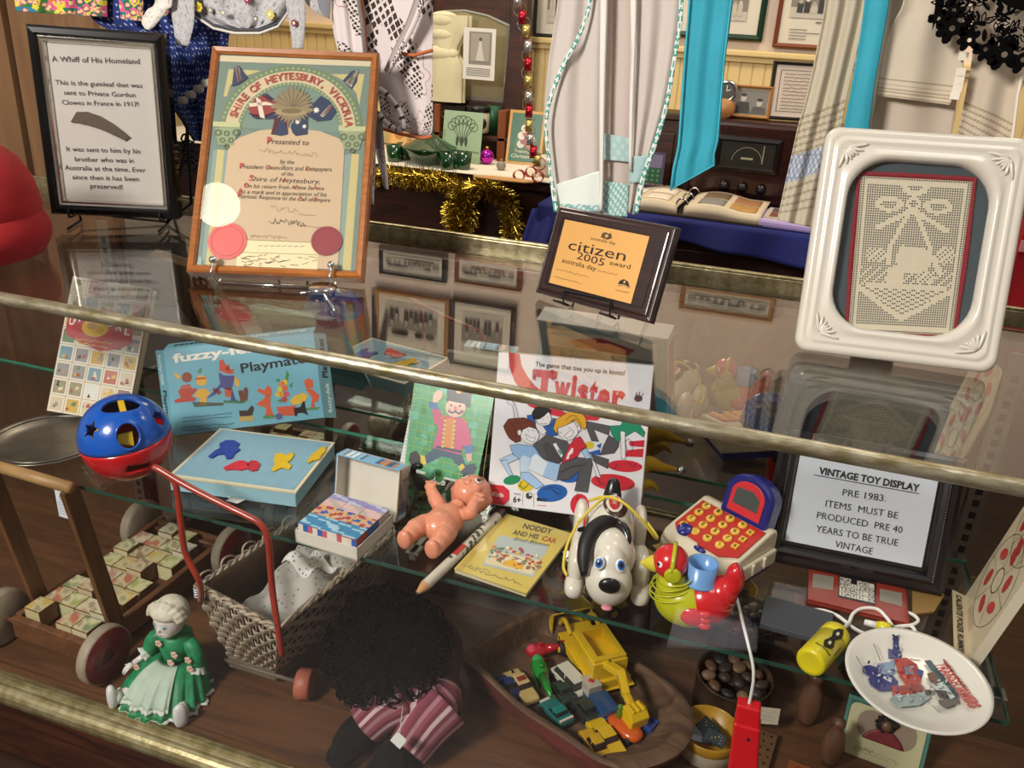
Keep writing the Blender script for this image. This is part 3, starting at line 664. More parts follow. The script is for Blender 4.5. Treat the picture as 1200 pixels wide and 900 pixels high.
# navy spotted dress
def dots(base, spot, nu, nv, r=.16, seed=1):
    rr = random.Random(seed); jit = {}
    def f(u, v):
        x, y = u * nu, v * nv; i, j = int(x), int(y)
        if (i, j) not in jit: jit[(i, j)] = (rr.uniform(.3, .7), rr.uniform(.3, .7))
        a, b = jit[(i, j)]
        return spot if math.hypot(x - i - a, y - j - b) < r else base
    return f
t = thing('spotted_dress', 'navy blue dress with small white spots hanging between the two tall frames', 'dress', at((0, 0, 0)))
cloth('dress', [(98, TOP, 290, TOP), (104, -20, 276, -20), (110, 24, 270, 30), (185, 60, 267, 60), (196, 105, 272, 104), (212, 140, 264, 142), (226, 164, 248, 168)], GY + .05, CLOTH, 150, 170, .008, 3, colf=dots('#1a2c6c', '#aab6d2', 22, 30, .17), parent=t)
b = MB(CLOTH, '#8f8a86')
for i in range(9):
    p = gy(212 + i * 4.6, 118 - (i * 3.4) + (i % 2) * 3, GY + .03); b.T = tr(*p) @ rotx(PI / 2); b.c = ['#8f8a86', '#b5aca4'][i % 2]; b.lathe([(0, .002), (.005, .0025), (.0075, .001), (.0075, -.001), (0, -.001)], 12)
b.build('braid_trim', t)
# grey printed apron
def grey(u, v):
    h = math.sin(u * 41 + v * 17) * math.sin(v * 53 - u * 23) + .6 * math.sin(u * 90) * math.sin(v * 71)
    return '#8f8d90' if h > .75 else ('#b9b6b6' if h > -.4 else '#a8a6a8')
t = thing('grey_apron', 'grey mottled apron with flowers and dangling ties, above the large certificate', 'apron', at((0, 0, 0)))
body, fn = cloth('x', [(200, TOP, 392, TOP), (214, -30, 360, -30), (228, 12, 336, 10), (250, 27, 326, 25), (275, 33, 305, 33)], GY, CLOTH, 60, 50, .006, 3, colf=grey, build=False)
body.build('skirt', t, solid=.0015)
def spot(parent, x, y, y0, r, c, name='flower'):
    p = gy(x, y, y0); b = MB(CLOTH, c); b.T = frame(p, 0, 0); b.star(0, 0, r, .001, c, 7, .72); b.disc(0, 0, r * .4, .0018, '#e9d9a0' if c != '#d8c23a' else '#a8842a', n=10)
    return b.build(name, parent)
for x, y, r, c in [(233, 8, .009, '#d8c23a'), (290, -1, .008, '#8c1f4c'), (317, 17, .009, '#c9bd62'), (262, 15, .007, '#9a98a0'), (247, 12, .006, '#7f7d86'), (300, 22, .006, '#6f6d78')]: spot(t, x, y, GY - .012, r, c)
b = MB(CLOTH, '#5b5a60')
for r0, c in ((0, '#4a4a52'), (4, '#cfc9c0')):
    b.c = c; b.tube([gy(x, y + r0, GY - .004) for x, y in [(228, 14), (250, 29), (275, 35), (305, 35), (326, 27), (338, 10)]], .0025, 6)
b.build('hem', t)
cloth('tie_end', [(192, TOP, 222, TOP), (196, -20, 226, -20), (200, 10, 228, 8), (204, 36, 227, 30), (206, 52, 221, 54)], GY - .02, CLOTH, 20, 40, .002, 1, colf=grey, parent=t)
cloth('tie_end', [(330, TOP, 360, TOP), (332, -20, 357, -20), (337, 15, 358, 15), (341, 40, 357, 40), (343, 57, 355, 57)], GY - .02, CLOTH, 20, 40, .002, 1, colf=grey, parent=t)
cloth('tie_end', [(356, TOP, 392, TOP), (356, -20, 388, -15), (360, 5, 387, 10), (378, 18, 386, 22)], GY - .01, CLOTH, 20, 30, .002, 1, colf=lambda u, v: '#7e7c82' if u > .5 else grey(u, v), parent=t)
spot(t, 345, 27, GY - .026, .0065, '#7d1e44')
cloth('lace_end', [(182, TOP, 204, TOP), (183, -5, 203, -3), (172, 12, 196, 12), (166, 25, 182, 30), (170, 34, 176, 35)], GY - .03, CLOTH, 16, 30, .002, 1, colf=dots('#d9d2c8', '#a8a29c', 7, 12, .14, 4), parent=t)
# brown and white patterned apron with orange binding
rr = random.Random(9); cell = {}
def brownp(u, v):
    x, y = u * 19, v * 42
    m = math.sin(u * 9 + 1.3) * math.sin(v * 11 + u * 4) + .5 * math.sin(u * 17 - v * 9)
    if m > .02:
        a = .5; X = x * math.cos(a) - y * math.sin(a); Y = x * math.sin(a) + y * math.cos(a); i, j = math.floor(X), math.floor(Y)
        if (i, j) not in cell: cell[(i, j)] = (rr.uniform(.26, .4), rr.random() > .08)
        h, on = cell[(i, j)]; fx, fy = X - i - .5, Y - j - .5
        if on and max(abs(fx), abs(fy)) < h: return '#2c1a18' if max(abs(fx), abs(fy)) > h * .45 else '#4d302a'
        return '#d8cdc9'
    for cx, cy in ((.25, .2), (.75, .5), (.8, .82), (.3, .75), (.55, .05)):
        dx, dy = (u - cx) * 1.0, (v - cy) * 1.7; r = math.hypot(dx, dy); a = math.atan2(dy, dx)
        if abs(r - (.10 + .035 * math.cos(5 * a))) < .007 or abs(r - (.19 + .03 * math.cos(7 * a))) < .006: return '#b08478'
    return '#d6cac8'
t = thing('patterned_apron', 'white apron with dark brown squares and orange binding hanging beside the certificate', 'apron', at((0, 0, 0)))
cloth('skirt', [(386, TOP, 509, TOP), (388, -20, 508, -20), (396, 58, 507, 62), (440, 110, 507, 110), (446, 140, 507, 150), (449, 150, 502, 160)], GY + .02, CLOTH, 170, 240, .0035, 2, colf=brownp, parent=t)
OB = mat('orange_binding', '#b8643a', .8)
b = MB(OB); b.tube([gy(x, y, GY + .002) for x, y in [(420, -90), (422, -10), (427, 30), (430, 62)]], .003, 6); b.build('binding', t); b = MB(OB); b.tube([gy(x, y, GY + .004) for x, y in [(464, 62), (485, 65), (507, 59)]], .0028, 6); b.build('binding', t); b = MB(OB); b.tube([gy(x, y, GY + .012) for x, y in [(449, 151), (470, 157), (495, 162), (506, 160)]], .003, 6); b.build('binding', t)
cloth('side_panel', [(386, TOP, 424, TOP), (388, -10, 422, -10), (392, 30, 427, 30), (397, 60, 430, 62)], GY - .005, CLOTH, 50, 90, .004, 2, colf=lambda u, v: '#8f827e' if (u > .86) else brownp(u * .35, v * .6), parent=t)
cloth('tie_end', [(494, -30, 505, -20), (478, 20, 490, 24), (462, 55, 472, 60), (450, 82, 456, 88)], GY - .01, CLOTH, 24, 70, .002, 1, colf=lambda u, v: '#a59895' if u < .55 else brownp(u * .2, v), parent=t)
lp = MB(CLOTH, '#c9bdba'); lp.tube(spl([gy(x, y, GY - .015) for x, y in [(442, 102), (455, 112), (468, 130), (473, 148), (466, 152), (455, 146), (444, 134)]], 6), .0045, 8, colf=lambda u, v: '#3a2624' if int(u * 40) % 5 == 0 else '#c9bdba'); lp.build('bow_loop', t)
cloth('tie_end', [(436, 126, 447, 132), (438, 150, 449, 155), (441, 180, 451, 180), (447, 206, 454, 205), (451, 221, 455, 222)], GY - .012, CLOTH, 20, 80, .002, 1, colf=lambda u, v: '#8d8482' if v < .45 else brownp(u * .3 + .1, v * .8), parent=t)
cloth('tie_end', [(432, 140, 440, 142), (433, 190, 440, 190), (434, 215, 438, 222), (434, 238, 438, 240)], GY, CLOTH, 16, 70, .002, 1, colf=lambda u, v: brownp(u * .25 + .5, v), parent=t)
# sheer white apron with green leaf trim
SH = sheer('white_voile', '#d2c7bf', .86); SH2 = sheer('white_voile_double', '#ece6de', .95)
t = thing('sheer_apron', 'sheer white apron with green leaf-pattern edging hanging behind the dark plaque', 'apron', at((0, 0, 0)))
cloth('left_panel', [(655, TOP, 710, TOP), (654, -5, 708, -5), (643, 70, 707, 70), (638, 135, 706, 140), (642, 190, 706, 195), (651, 246, 706, 250)], GY + .01, SH, 30, 40, .005, 2, parent=t)
cloth('middle_panel', [(700, TOP, 746, TOP), (702, -5, 746, -5), (706, 70, 745, 70), (706, 140, 742, 140), (706, 200, 740, 200), (706, 246, 737, 248)], GY + .025, sheer('shade_voile', '#cdbdb4', .9), 20, 40, .003, 1, parent=t)
cloth('right_panel', [(738, TOP, 802, TOP), (741, -5, 800, -5), (742, 60, 792, 60), (741, 120, 780, 125), (739, 180, 762, 185), (735, 248, 744, 252)], GY + .012, SH, 30, 40, .005, 2, parent=t)
cloth('fold', [(704, TOP, 713, TOP), (704, -5, 712, -5), (703, 100, 709, 100), (703, 200, 707, 200), (702, 246, 706, 247)], GY, SH2, 8, 20, .003, 1, parent=t)
cloth('fold', [(737, TOP, 745, TOP), (739, -5, 746, -5), (740, 60, 744, 60), (738, 120, 742, 120), (737, 200, 740, 200)], GY + .002, SH2, 8, 20, .002, 1, parent=t)
rr2 = random.Random(12)
leaf = lambda u, v: '#4f9c8e' if (math.sin(v * 190) + math.sin(u * 9 + v * 77)) > .15 else '#dfe6de'
cloth('edging', [(692, -30, 697, -28), (688, 8, 692, 10), (676, 42, 680, 44), (658, 76, 662, 79), (643, 115, 647, 117), (638, 150, 642, 150), (643, 200, 647, 200), (649, 248, 655, 249)], GY - .004, CLOTH, 3, 130, .0005, 1, colf=leaf, parent=t)
cloth('edging', [(797, -40, 802, -40), (795, 20, 800, 20), (789, 62, 794, 62), (779, 120, 784, 121), (766, 165, 771, 167), (752, 205, 757, 207), (742, 248, 748, 251)], GY - .002, CLOTH, 3, 130, .0005, 1, colf=leaf, parent=t)
lace = lambda u, v: '#7fb0ac' if math.sin(u * 33) * math.sin(v * 26 + u * 11) > -.15 else '#cfd9d4'
cloth('lace_band', [(707, 156, 738, 162), (707, 172, 738, 176), (707, 187, 738, 190)], GY + .016, CLOTH, 30, 20, .001, 1, colf=lambda u, v: '#a3bfbe' if math.sin(u * 19) * math.sin(v * 12) > -.2 else '#b5cac6', parent=t)
cloth('lace_band', [(739, 184, 760, 182), (738, 200, 755, 200), (737, 214, 749, 214)], GY + .006, CLOTH, 24, 20, .001, 1, colf=lambda u, v: '#a3bfbe', parent=t)
cloth('lace_band', [(652, 216, 703, 200), (653, 235, 703, 228), (654, 250, 703, 248)], GY + .002, CLOTH, 40, 24, .002, 1, colf=lambda u, v: '#dfe4dc' if v < .62 + .2 * u else lace(u, v), parent=t)
cloth('lace_band', [(706, 212, 737, 216), (706, 232, 736, 234), (706, 252, 735, 254)], GY + .014, CLOTH, 30, 24, .001, 1, colf=lace, parent=t)
# turquoise ties
TQ = mat('turquoise_cotton', '#2f9fb5', .75, var=.1, vscale=14, bump=.3, bscale=30)
t = thing('turquoise_tie', 'wide turquoise apron tie with an angled end hanging beside the sheer apron', 'apron tie', at((0, 0, 0)))
tie_rows = [(806, TOP, 861, TOP), (807, -5, 859, -5), (801, 70, 850, 70), (797, 130, 845, 130), (794, 170, 842, 165), (788, 198, 838, 180), (785, 223, 838, 194)]
cloth('tie', tie_rows, GY - .005, TQ, 20, 40, .003, 2, parent=t)
b = MB(mat('turquoise_hem', '#48bccc', .7))
b.tube([gy(r[0] + 1.5, r[1], GY - .008) for r in tie_rows], .0012, 5); b.tube([gy(r[2] - 1.5, r[3], GY - .008) for r in tie_rows] + [gy(786, 222, GY - .008)], .0012, 5); b.build('hem', t)
t = thing('turquoise_tie', 'narrower turquoise tie hanging down behind the white oval frame', 'apron tie', at((0, 0, 0)))
cloth('tie', [(1020, TOP, 1052, TOP), (1014, -5, 1043, -5), (1005, 60, 1032, 60), (998, 100, 1025, 100), (989, 152, 1018, 152), (985, 200, 1012, 200)], GY - .02, TQ, 14, 30, .002, 1, parent=t)
# cream tucked petticoats
def tucks(base, line, pos, slope=0., band=None):
    def f(u, v):
        w = v + slope * (u - .5)
        for p in pos:
            if abs(w - p) < .006: return line
        if band and band[0] < w < band[1]: return '#8f98a8' if math.sin(u * 60) * math.sin(v * 170) > -.1 else '#c3c4cc'
        return base
    return f
t = thing('cream_petticoat', 'cream tucked cotton petticoat with a grey-blue lace band hanging left of the oval frame', 'petticoat', at((0, 0, 0)))
cloth('skirt', [(974, TOP, 1030, TOP), (968, -5, 1018, -5), (957, 60, 1004, 60), (946, 110, 994, 105), (935, 150, 985, 150), (926, 190, 975, 190), (917, 230, 966, 230), (911, 258, 958, 268)], GY + .03, CLOTH, 60, 150, .006, 2.5, parent=t,
      colf=tucks('#c3b8a2', '#a3967c', [.50, .53, .56, .59, .62, .65, .80, .84, .88, .92], .06, (.66, .77)))
t = thing('cream_skirt', 'cream cotton skirt with pin tucks hanging behind the white oval frame', 'skirt', at((0, 0, 0)))
cloth('skirt', [(1066, TOP, 1142, TOP), (1060, -5, 1136, -5), (1048, 25, 1133, 25), (1037, 52, 1130, 60), (1031, 85, 1126, 95), (1027, 112, 1113, 123)], GY, CLOTH, 50, 150, .006, 1.5, parent=t, colf=tucks('#cabca8', '#a8947a', [.845, .89, .925, .955, .985], .0))
cloth('underskirt', [(1036, 60, 1128, 60), (1028, 110, 1122, 112), (1020, 150, 1116, 152), (1012, 200, 1110, 205)], GY + .02, sheer('under_voile', '#cdbbaa', .85), 30, 20, .004, 1.5, parent=t)
b = MB(CLOTH, '#f2e6d4')
for (x, y) in [(1129, 66), (1126, 84), (1124, 94), (1122, 103), (1119, 112)]: b.T = frame(gy(x, y, GY - .01), 0, 0); b.rect(-.006, -.005, .006, .005, 0)
b.build('ribbon_slot', t)
t = thing('cream_petticoat', 'cream petticoat with slanting tucks below the black lace at the right', 'petticoat', at((0, 0, 0)))
cloth('skirt', [(1135, TOP, 1225, TOP), (1140, -5, 1220, -5), (1140, 60, 1205, 60), (1132, 110, 1192, 110), (1124, 150, 1186, 158), (1116, 200, 1180, 205)], GY + .015, CLOTH, 50, 150, .005, 1.5, parent=t, colf=tucks('#cabaa5', '#a89278', [.70, .735, .77, .805, .84, .87], -.10))
b = MB(CLOTH, '#efe2d0'); b.tube([gy(x, y, GY) for x, y in [(1205, 60), (1193, 110), (1187, 158), (1181, 205)]], .002, 6); b.build('hem', t)
cloth_side = cloth('grey_voile', [(1048, TOP, 1070, TOP), (1042, -5, 1062, -5), (1032, 60, 1047, 60), (1024, 110, 1033, 110), (1017, 160, 1028, 160)], GY + .035, sheer('grey_voile', '#a9a498', .8), 10, 20, .002, 1)
tag(cloth_side, 'narrow strip of grey voile between the turquoise tie and the cream skirt', 'cloth')
# black lace
rr = random.Random(21); b = MB(mat('black_lace', '#060505', .95, spec=.1)); LY = GY - .03
def flower(px, py, r, n=6):
    b.T = frame(gy(px, py, LY), 0, 0)
    for k in range(n):
        a = 2 * PI * k / n + rr.random(); b.disc(r * .62 * math.cos(a), r * .62 * math.sin(a), r * .42, 0, n=9, ry=r * .3, rot=a)
    b.arc(0, 0, r * .18, r * .5, 0, 2 * PI, .0004, n=14)
def leafs(px, py, r, a, hollow=True):
    b.T = frame(gy(px, py, LY), 0, 0) @ rotz(a)
    if hollow:
        for s in (1, -1): b.line([(0, 0), (r * .5, s * r * .28), (r, s * r * .22), (r * 1.5, 0)], r * .16, 0)
    else: b.disc(r * .7, 0, r * .75, 0, ry=r * .3, n=10)
for x, y, r in [(1116, 33, .02), (1136, 47, .015), (1155, 58, .015), (1177, 64, .021), (1199, 70, .018), (1118, 12, .014), (1100, 22, .013)]: flower(x, y, r)
for k in range(120):
    x = rr.uniform(1100, 1210); y = rr.uniform(-30, 60)
    lim = 8 + (x - 1095) * .55
    if y < lim: leafs(x, y, rr.uniform(.006, .011), rr.random() * 6.28, rr.random() < .6)
for k in range(26):
    x = rr.uniform(1100, 1205); y = rr.uniform(-30, 10 + (x - 1100) * .5); b.T = Matrix()
    b.tube(spl([gy(x, y, LY), gy(x + rr.uniform(-10, 10), y + 7, LY), gy(x + rr.uniform(-14, 14), y + 16, LY)], 4), .0011, 4)
for k in range(30): 
    x = 1088 + k * 4; b.T = Matrix(); b.tube([gy(x, -60, LY), gy(x + 3, -20 + k * .5, LY)], .0008, 4)
b.T = Matrix(); b.add([tuple(gy(x, y, LY)) for x, y in [(1100, -60), (1112, -60), (1106, 6), (1092, 36), (1096, 5)]], [(0, 1, 2, 3, 4)])
b.add([tuple(gy(x, y, LY - .002)) for x, y in [(1165, -60), (1230, -60), (1230, 14), (1200, 13), (1182, 8), (1170, 0)]], [(0, 1, 2, 3, 4, 5)])
tag(b.build('lace_collar', solid=.0012), 'black flower lace collar with a scalloped edge at the top right corner', 'lace')
# ------------------------------------------------------------------ the glass display counter
BR = mat('aged_brass', '#a59a78', .36, .7, c2='#776a48', vscale=55, bump=.5, bscale=120)
NI = mat('worn_nickel_brass', '#aca48e', .36, .65, c2='#776b4a', vscale=70, bump=.5, bscale=160, stretch=(.35, 1, 1))
CX0, CX1 = -2.4, .78
case = thing('display_counter', 'long old glass-topped shop display counter with brass rails, full of toys', 'display case', at((0, 0, 0)))
CASEW = wood('case_floor_wood', '#6d472b', '#4a2f1c', .5, 4, (1, 9, 9), bump=.1)
b = MB(CASEW); b.box(CX0, CX1, YF + .035, YB + .02, ZF - .02, ZF); b.box(CX0, CX1, YF + .002, YF + .033, ZF - .02, ZF - .001)
b.build('floor_board', case)
b = MB(DARKW); b.box(CX0, CX1, YF + .03, YB + .04, .0, ZF - .02); b.build('plinth', case, bevel=.006)
# fluted bottom rail
prof = [(YF + .012, ZF + .006), (YF + .003, ZF + .006), (YF + .0015, ZF + .0095), (YF - .001, ZF + .0095), (YF - .0025, ZF + .0045), (YF - .0075, ZF + .0035), (YF - .009, ZF + .0075), (YF - .0115, ZF + .0065), (YF - .013, ZF + .001), (YF - .018, ZF - .001), (YF - .023, ZF - .0045), (YF - .027, ZF - .010), (YF - .029, ZF - .018), (YF - .026, ZF - .028), (YF - .018, ZF - .036), (YF - .005, ZF - .04), (YF + .012, ZF - .04)]
BTR = mat('fluted_brass', '#b3a983', .33, .7, c2='#8d8058', vscale=45, bump=.2, bscale=140); b = MB(BTR); n = len(prof); N = 40
vs = [(CX0 + (CX1 - CX0) * i / N, p[0], p[1]) for i in range(N + 1) for p in prof]
b.add(vs, [(i * n + k, (i + 1) * n + k, (i + 1) * n + (k + 1) % n, i * n + (k + 1) % n) for i in range(N) for k in range(n)], False)
o = b.build('bottom_rail', case); o['label'] = 'tarnished fluted brass bottom rail'
b = MB(NI); b.T = tr(CX0, YF - .003, ZT - .004) @ roty(PI / 2)
prf = [(.0098, 0), (.0098, CX1 - CX0)]
b.tube([(0, 0, (CX1 - CX0) * i / 60) for i in range(61)], .0092, 16); o = b.build('front_rail', case); o['label'] = 'worn round brass rail along the front of the top'
b = MB(BR); b.box(CX0, CX1, YB, YB + .022, ZT - .012, ZT + .016); b.box(CX0, CX1, YB + .002, YB + .012, ZT + .016, ZT + .02); b.build('back_rail', case, bevel=.005)
MB(GLASS).box(CX0 + .01, CX1 - .01, YF + .008, YB, ZT - .007, ZT).build('top_pane', case)
MB(GLASS).box(CX0 + .01, CX1 - .01, YF, YF + .005, ZF + .004, ZT - .012).build('front_pane', case)
MIR = mat('case_mirror', '#c2c0b6', .015, 1.)
MXL = -1.30
b = MB(MIR); b.box(MXL, CX1 - .02, YM, YM + .005, ZF, ZT - .03); b.build('back_mirror', case)
BP = wood('back_plywood', '#5d4028', '#432b19', .5, 3, (6, 6, .8), bump=.05)
b = MB(BP); b.box(CX0, MXL - .045, YM - .005, YM + .012, ZF, ZT - .03); b.build('back_panel', case)
b = MB(DARKW); b.box(MXL - .045, MXL - .001, YM - .012, YM + .012, ZF, ZT - .02); b.box(CX0, CX1, YM + .006, YB, ZT - .03, ZT - .014); b.build('back_post', case, bevel=.003)
b = MB(wood('end_wood', '#4b3527', '#35241a', .5, 4, (6, 6, 1))); b.box(CX1 - .02, CX1, YF, YB, ZF - .02, ZT - .012); b.build('end_panel', case)
def upright(x, y):
    m = MB(mat('zinc', '#8f8b80', .4, .85)); m.box(x - .014, x + .014, y - .009, y, ZF, ZT - .03)
    m.use(mat('slot_dark', '#0c0a08', .8))
    z = ZF + .02
    while z < ZT - .06: m.box(x - .005, x + .005, y - .0096, y - .0088, z, z + .012); z += .022
    return m.build('shelf_upright', case)
u0 = gy(148, 560, YM); upright(MXL - .02, YM - .013); upright(.365, YM - .0005)
# glass shelf
SX0, SX1, SY0, SY1 = CX0 + .02, gz(1183, 845, ZS).x, .975, 1.343
sh = thing('glass_shelf', 'long glass shelf with green edges inside the counter, carrying the toys', 'shelf', at((0, 0, 0)))
MB(GLASSG).box(SX0, SX1, SY0 + .0006, SY1 - .0006, ZS - .0065, ZS).build('pane', sh)
GE = mat('green_glass_edge', '#3f9478', .12, spec=.8)
b = MB(mat('glass_edge_front', '#23483b', .15, spec=.8)); b.box(SX0, SX1, SY0 - .0006, SY0 + .0006, ZS - .0065, ZS - .0004); b.box(SX1 - .0006, SX1 + .0006, SY0, SY1, ZS - .0065, ZS - .0004); b.use(GE); b.box(SX0, SX1, SY1 - .0006, SY1 + .0006, ZS - .0065, ZS - .0004); b.build('polished_edge', sh)
b = MB(mat('zinc'))
for x in (MXL - .02, -.47, .365): b.box(x - .006, x + .006, SY0 + .05, YM - .01, ZS - .022, ZS - .0072); b.box(x - .012, x + .012, SY0 + .05, SY0 + .075, ZS - .012, ZS - .0072)
b.build('bracket', sh, bevel=.002)
# ------------------------------------------------------------------ printing by sight on a known plane
def on(M, dz=0.):
    Mi = M.inverted(); o = Mi @ CAMPOS; R3 = Mi.to_3x3()
    def f(px, py):
        d = R3 @ ray(px, py); t = (dz - o.z) / d.z; p = o + d * t; return (p.x, p.y)
    return f
def ptext(mb, L, s, xl, yl, xr, yr, hpx, z, c, bold=0., shear=0.):
    a, b = Vector(L(xl, yl)), Vector(L(xr, yr)); h = (Vector(L(xl, yl - hpx)) - a).length; d = b - a
    return mb.text(s, a.x, a.y, h / .71, z, c, 'l', bold, w=d.length, rot=math.atan2(d.y, d.x), shear=shear)
def ppoly(mb, L, pts, z, c): return mb.poly([L(*p) for p in pts], z, c)
def pline(mb, L, pts, w, z, c): return mb.line([L(*p) for p in pts], w, z, c)
def pdisc(mb, L, x, y, rx, ry, z, c, n=16, rot=0.):
    return mb.poly([L(x + rx * math.cos(a) * math.cos(rot) - ry * math.sin(a) * math.sin(rot), y + rx * math.cos(a) * math.sin(rot) + ry * math.sin(a) * math.cos(rot)) for a in (2 * PI * k / n for k in range(n))], z, c)
def pscrib(mb, L, x0, x1, y0, y1, hpx, w, z, c, seed, n=24):
    rr = random.Random(seed); return pline(mb, L, [(x0 + (x1 - x0) * i / n, y0 + (y1 - y0) * i / n + hpx * (rr.random() - .5)) for i in range(n + 1)], w, z, c)

# ------------------------------------------------------------------ gum-leaf notice in its black frame
M = frame((-1.2684, 1.2001, 1.0235), 24.9, 1.4, -1.1); L = on(M); w, h = .222, .318
t = thing('framed_notice', 'black and silver framed gum leaf notice standing at the left end of the counter', 'picture', M)
mould(MB(mat('frame_gloss_black', '#060606', .2, coat=.1)), w, h, [(0, -.03), (0, .002), (.004, .009), (.012, .010), (.016, .005), (.016, -.03)]).build('moulding', t)
mould(MB(mat('frame_silver', '#d6d2ca', .2, 1.)), w - .03, h - .03, [(0, -.006), (0, .004), (.003, .006), (.006, .003), (.009, .003), (.0115, -.002), (.0115, -.006)], .015, .015).build('inner_moulding', t)
a = MB(PRINT, '#bfb8b0').box(.02, w - .02, .02, h - .02, -.01, -.004)
Lz = on(M, -.003); Z = -.003
for s, xl, yl, xr, yr, hp in [('A Whiff of His Homeland', 61, 72, 164, 75, 6.5), ('This is the gumleaf that was', 65, 99, 167, 103, 5.6), ('sent to Private Gordon', 75, 111, 159, 114, 5.6), ('Clowes in France in 1917!', 73, 122.5, 163, 125, 5.6),
        ('It was sent to him by his', 78, 177, 165, 180, 5.6), ('brother who was in', 88, 189, 157, 191, 5.6), ('Australia at the time. Ever', 76, 199, 171, 202, 5.6), ('since then it has been', 85, 210, 163, 212.5, 5.6), ('preserved!', 106, 220.5, 144, 222, 5.6)]:
    ptext(a, Lz, s, xl, yl, xr, yr, hp, Z, '#3f3a37', .008)
a.build('notice', t)
lf = MB(mat('dry_gum_leaf', '#54493a', .6, var=.2, vscale=120)); pts = [Lz(x, y) for x, y in [(83, 143), (90, 131), (103, 131), (118, 136), (133, 145), (145, 154), (153, 161), (147, 165), (135, 159), (120, 152), (105, 147), (92, 144)]]
lf.prism(pts, -.003, -.0005); lf.build('gum_leaf', t, bevel=.0005)
MB(GLASS).box(.022, w - .022, .022, h - .022, .0, .002).build('glass', t)
MB(mat('back_board', '#2a221c', .8)).box(.01, w - .01, .01, h - .01, -.03, -.012).build('backing', t)
ez = thing('wire_easel', 'black wire easel holding the gum-leaf notice', 'easel', at((0, 0, 0)))
IR = mat('black_iron', '#0e0d0d', .4, .5); V = lambda x, y, z: M @ Vector((x, y, z))
for x in (.035, w - .03):
    b = MB(IR)
    f0 = V(x, 0, .03); fz = Vector((f0.x, f0.y, ZT + .003)); b.tube([V(x, .012, .014), V(x, -.002, .014), V(x, -.004, .0), V(x, -.004, -.034), Vector((*V(x, 0, -.04).xy, ZT + .003)), Vector((*V(x, 0, .03).xy, ZT + .003))], .0022, 6)
    b.build('front_foot', ez)
b = MB(IR); b.tube([V(w * .85, -.015, -.04), V(w + .012, .02, -.05), V(w + .013, .16, -.055), V(w * .9, .22, -.045), V(w * .5, .24, -.037)], .003, 6); b.tube([V(w + .013, .15, -.055), Vector((*V(w * .8, 0, -.13).xy, ZT + .003))], .003, 6); b.tube([V(.03, -.004, -.04), V(w * .85, -.015, -.04)], .0022, 6)
for k in range(5): b.tube([V(w + .013 + .012 * math.cos(a_), .09 + k * .012 + .01 * math.sin(a_), -.055) for a_ in [i * PI / 4 for i in range(8)]], .002, 5, True)
b.build('back_leg', ez)

# ------------------------------------------------------------------ shire certificate in oak
M = frame((-.8544, 1.0418, 1.012), 18, 34.7, .8); L = on(M, .0); w, h = .268, .38
OAK = wood('frame_oak_grain', '#a8652c', '#8a4d1d', .35, 9, (1, 10, 10), coat=.3)
t = thing('framed_certificate', 'oak framed shire certificate with two red seals leaning on chrome hooks', 'picture', M)
mould(MB(OAK), w, h, [(0, -.018), (0, .004), (.003, .008), (.009, .006), (.0125, .002), (.0125, -.018)]).build('moulding', t)
a = MB(PRINT, '#6f8075').box(.011, w - .011, .011, h - .011, -.006, 0); Z = .0003
ppoly(a, L, [(258, 65), (435, 72), (434, 78), (257, 72)], Z, '#cfc0a0')
ppoly(a, L, [(230, 312), (238, 312), (240, 305), (233, 300)], Z, '#8ea79c')
for q in ([(268, 81), (306, 83), (280, 92), (270, 100), (266, 113), (262, 113)], [(388, 87), (427, 87), (421, 124), (418, 110), (408, 97)], [(255, 175), (263, 176), (250, 311), (241, 310)], [(412, 180), (421, 181), (411, 317), (401, 316)]): ppoly(a, L, q, Z, '#bfb076')
for q in ([(250, 176), (255, 175), (241, 310), (236, 310)], [(263, 176), (270, 176), (268, 206), (252, 311), (250, 311)], [(403, 182), (412, 180), (401, 316), (396, 316)]): ppoly(a, L, q, Z, '#84968c')
c = Vector(L(340, 153))
a.arc(c.x, c.y, .0, .078, 0, PI, Z * 2, '#73877b', 30)
a.arc(c.x, c.y, .103, .1135, -.02, PI + .02, Z * 3, '#6d7d5c', 40); a.arc(c.x, c.y, .0765, .083, -.02, PI + .02, Z * 3, '#6d7d5c', 40); a.arc(c.x, c.y, .083, .103, -.03, PI + .03, Z * 3, '#cab592', 40)
for r_ in (.1075, .08): 
    for k in range(40): a.disc(c.x + r_ * math.cos(PI * k / 39), c.y + r_ * math.sin(PI * k / 39), .0022, Z * 4, '#97a67c', n=6)
a.arctext('SHIRE OF HEYTESBURY, VICTORIA', c.x, c.y, .0872, .0175, PI * .925, PI * .05, Z * 9, '#a8483c', .018)
# cream panel
ppoly(a, L, [(252, 311), (268, 170), (282, 161), (305, 153), (340, 150), (375, 154), (398, 163), (404, 172), (396, 316)], Z * 4, '#c4a988')
# capitals
for x, y in ((266, 147), (413, 152)):
    ppoly(a, L, [(x - 16, y - 4), (x + 16, y - 3), (x + 15, y + 3), (x - 16, y + 2)], Z * 6, '#b9b98a'); ppoly(a, L, [(x - 14, y + 3), (x + 14, y + 3), (x + 8, y + 24), (x - 10, y + 23)], Z * 5, '#8f9a76')
    for dx, dy, r_ in ((-10, 9, 5), (11, 9, 5), (-5, 18, 4), (5, 18, 4), (0, 25, 4), (0, 10, 4)):
        q = L(x + dx, y + dy); a.arc(q[0], q[1], r_ * .0006, r_ * .0012, 0, 2 * PI, Z * 7, '#5f6a4a', 12)
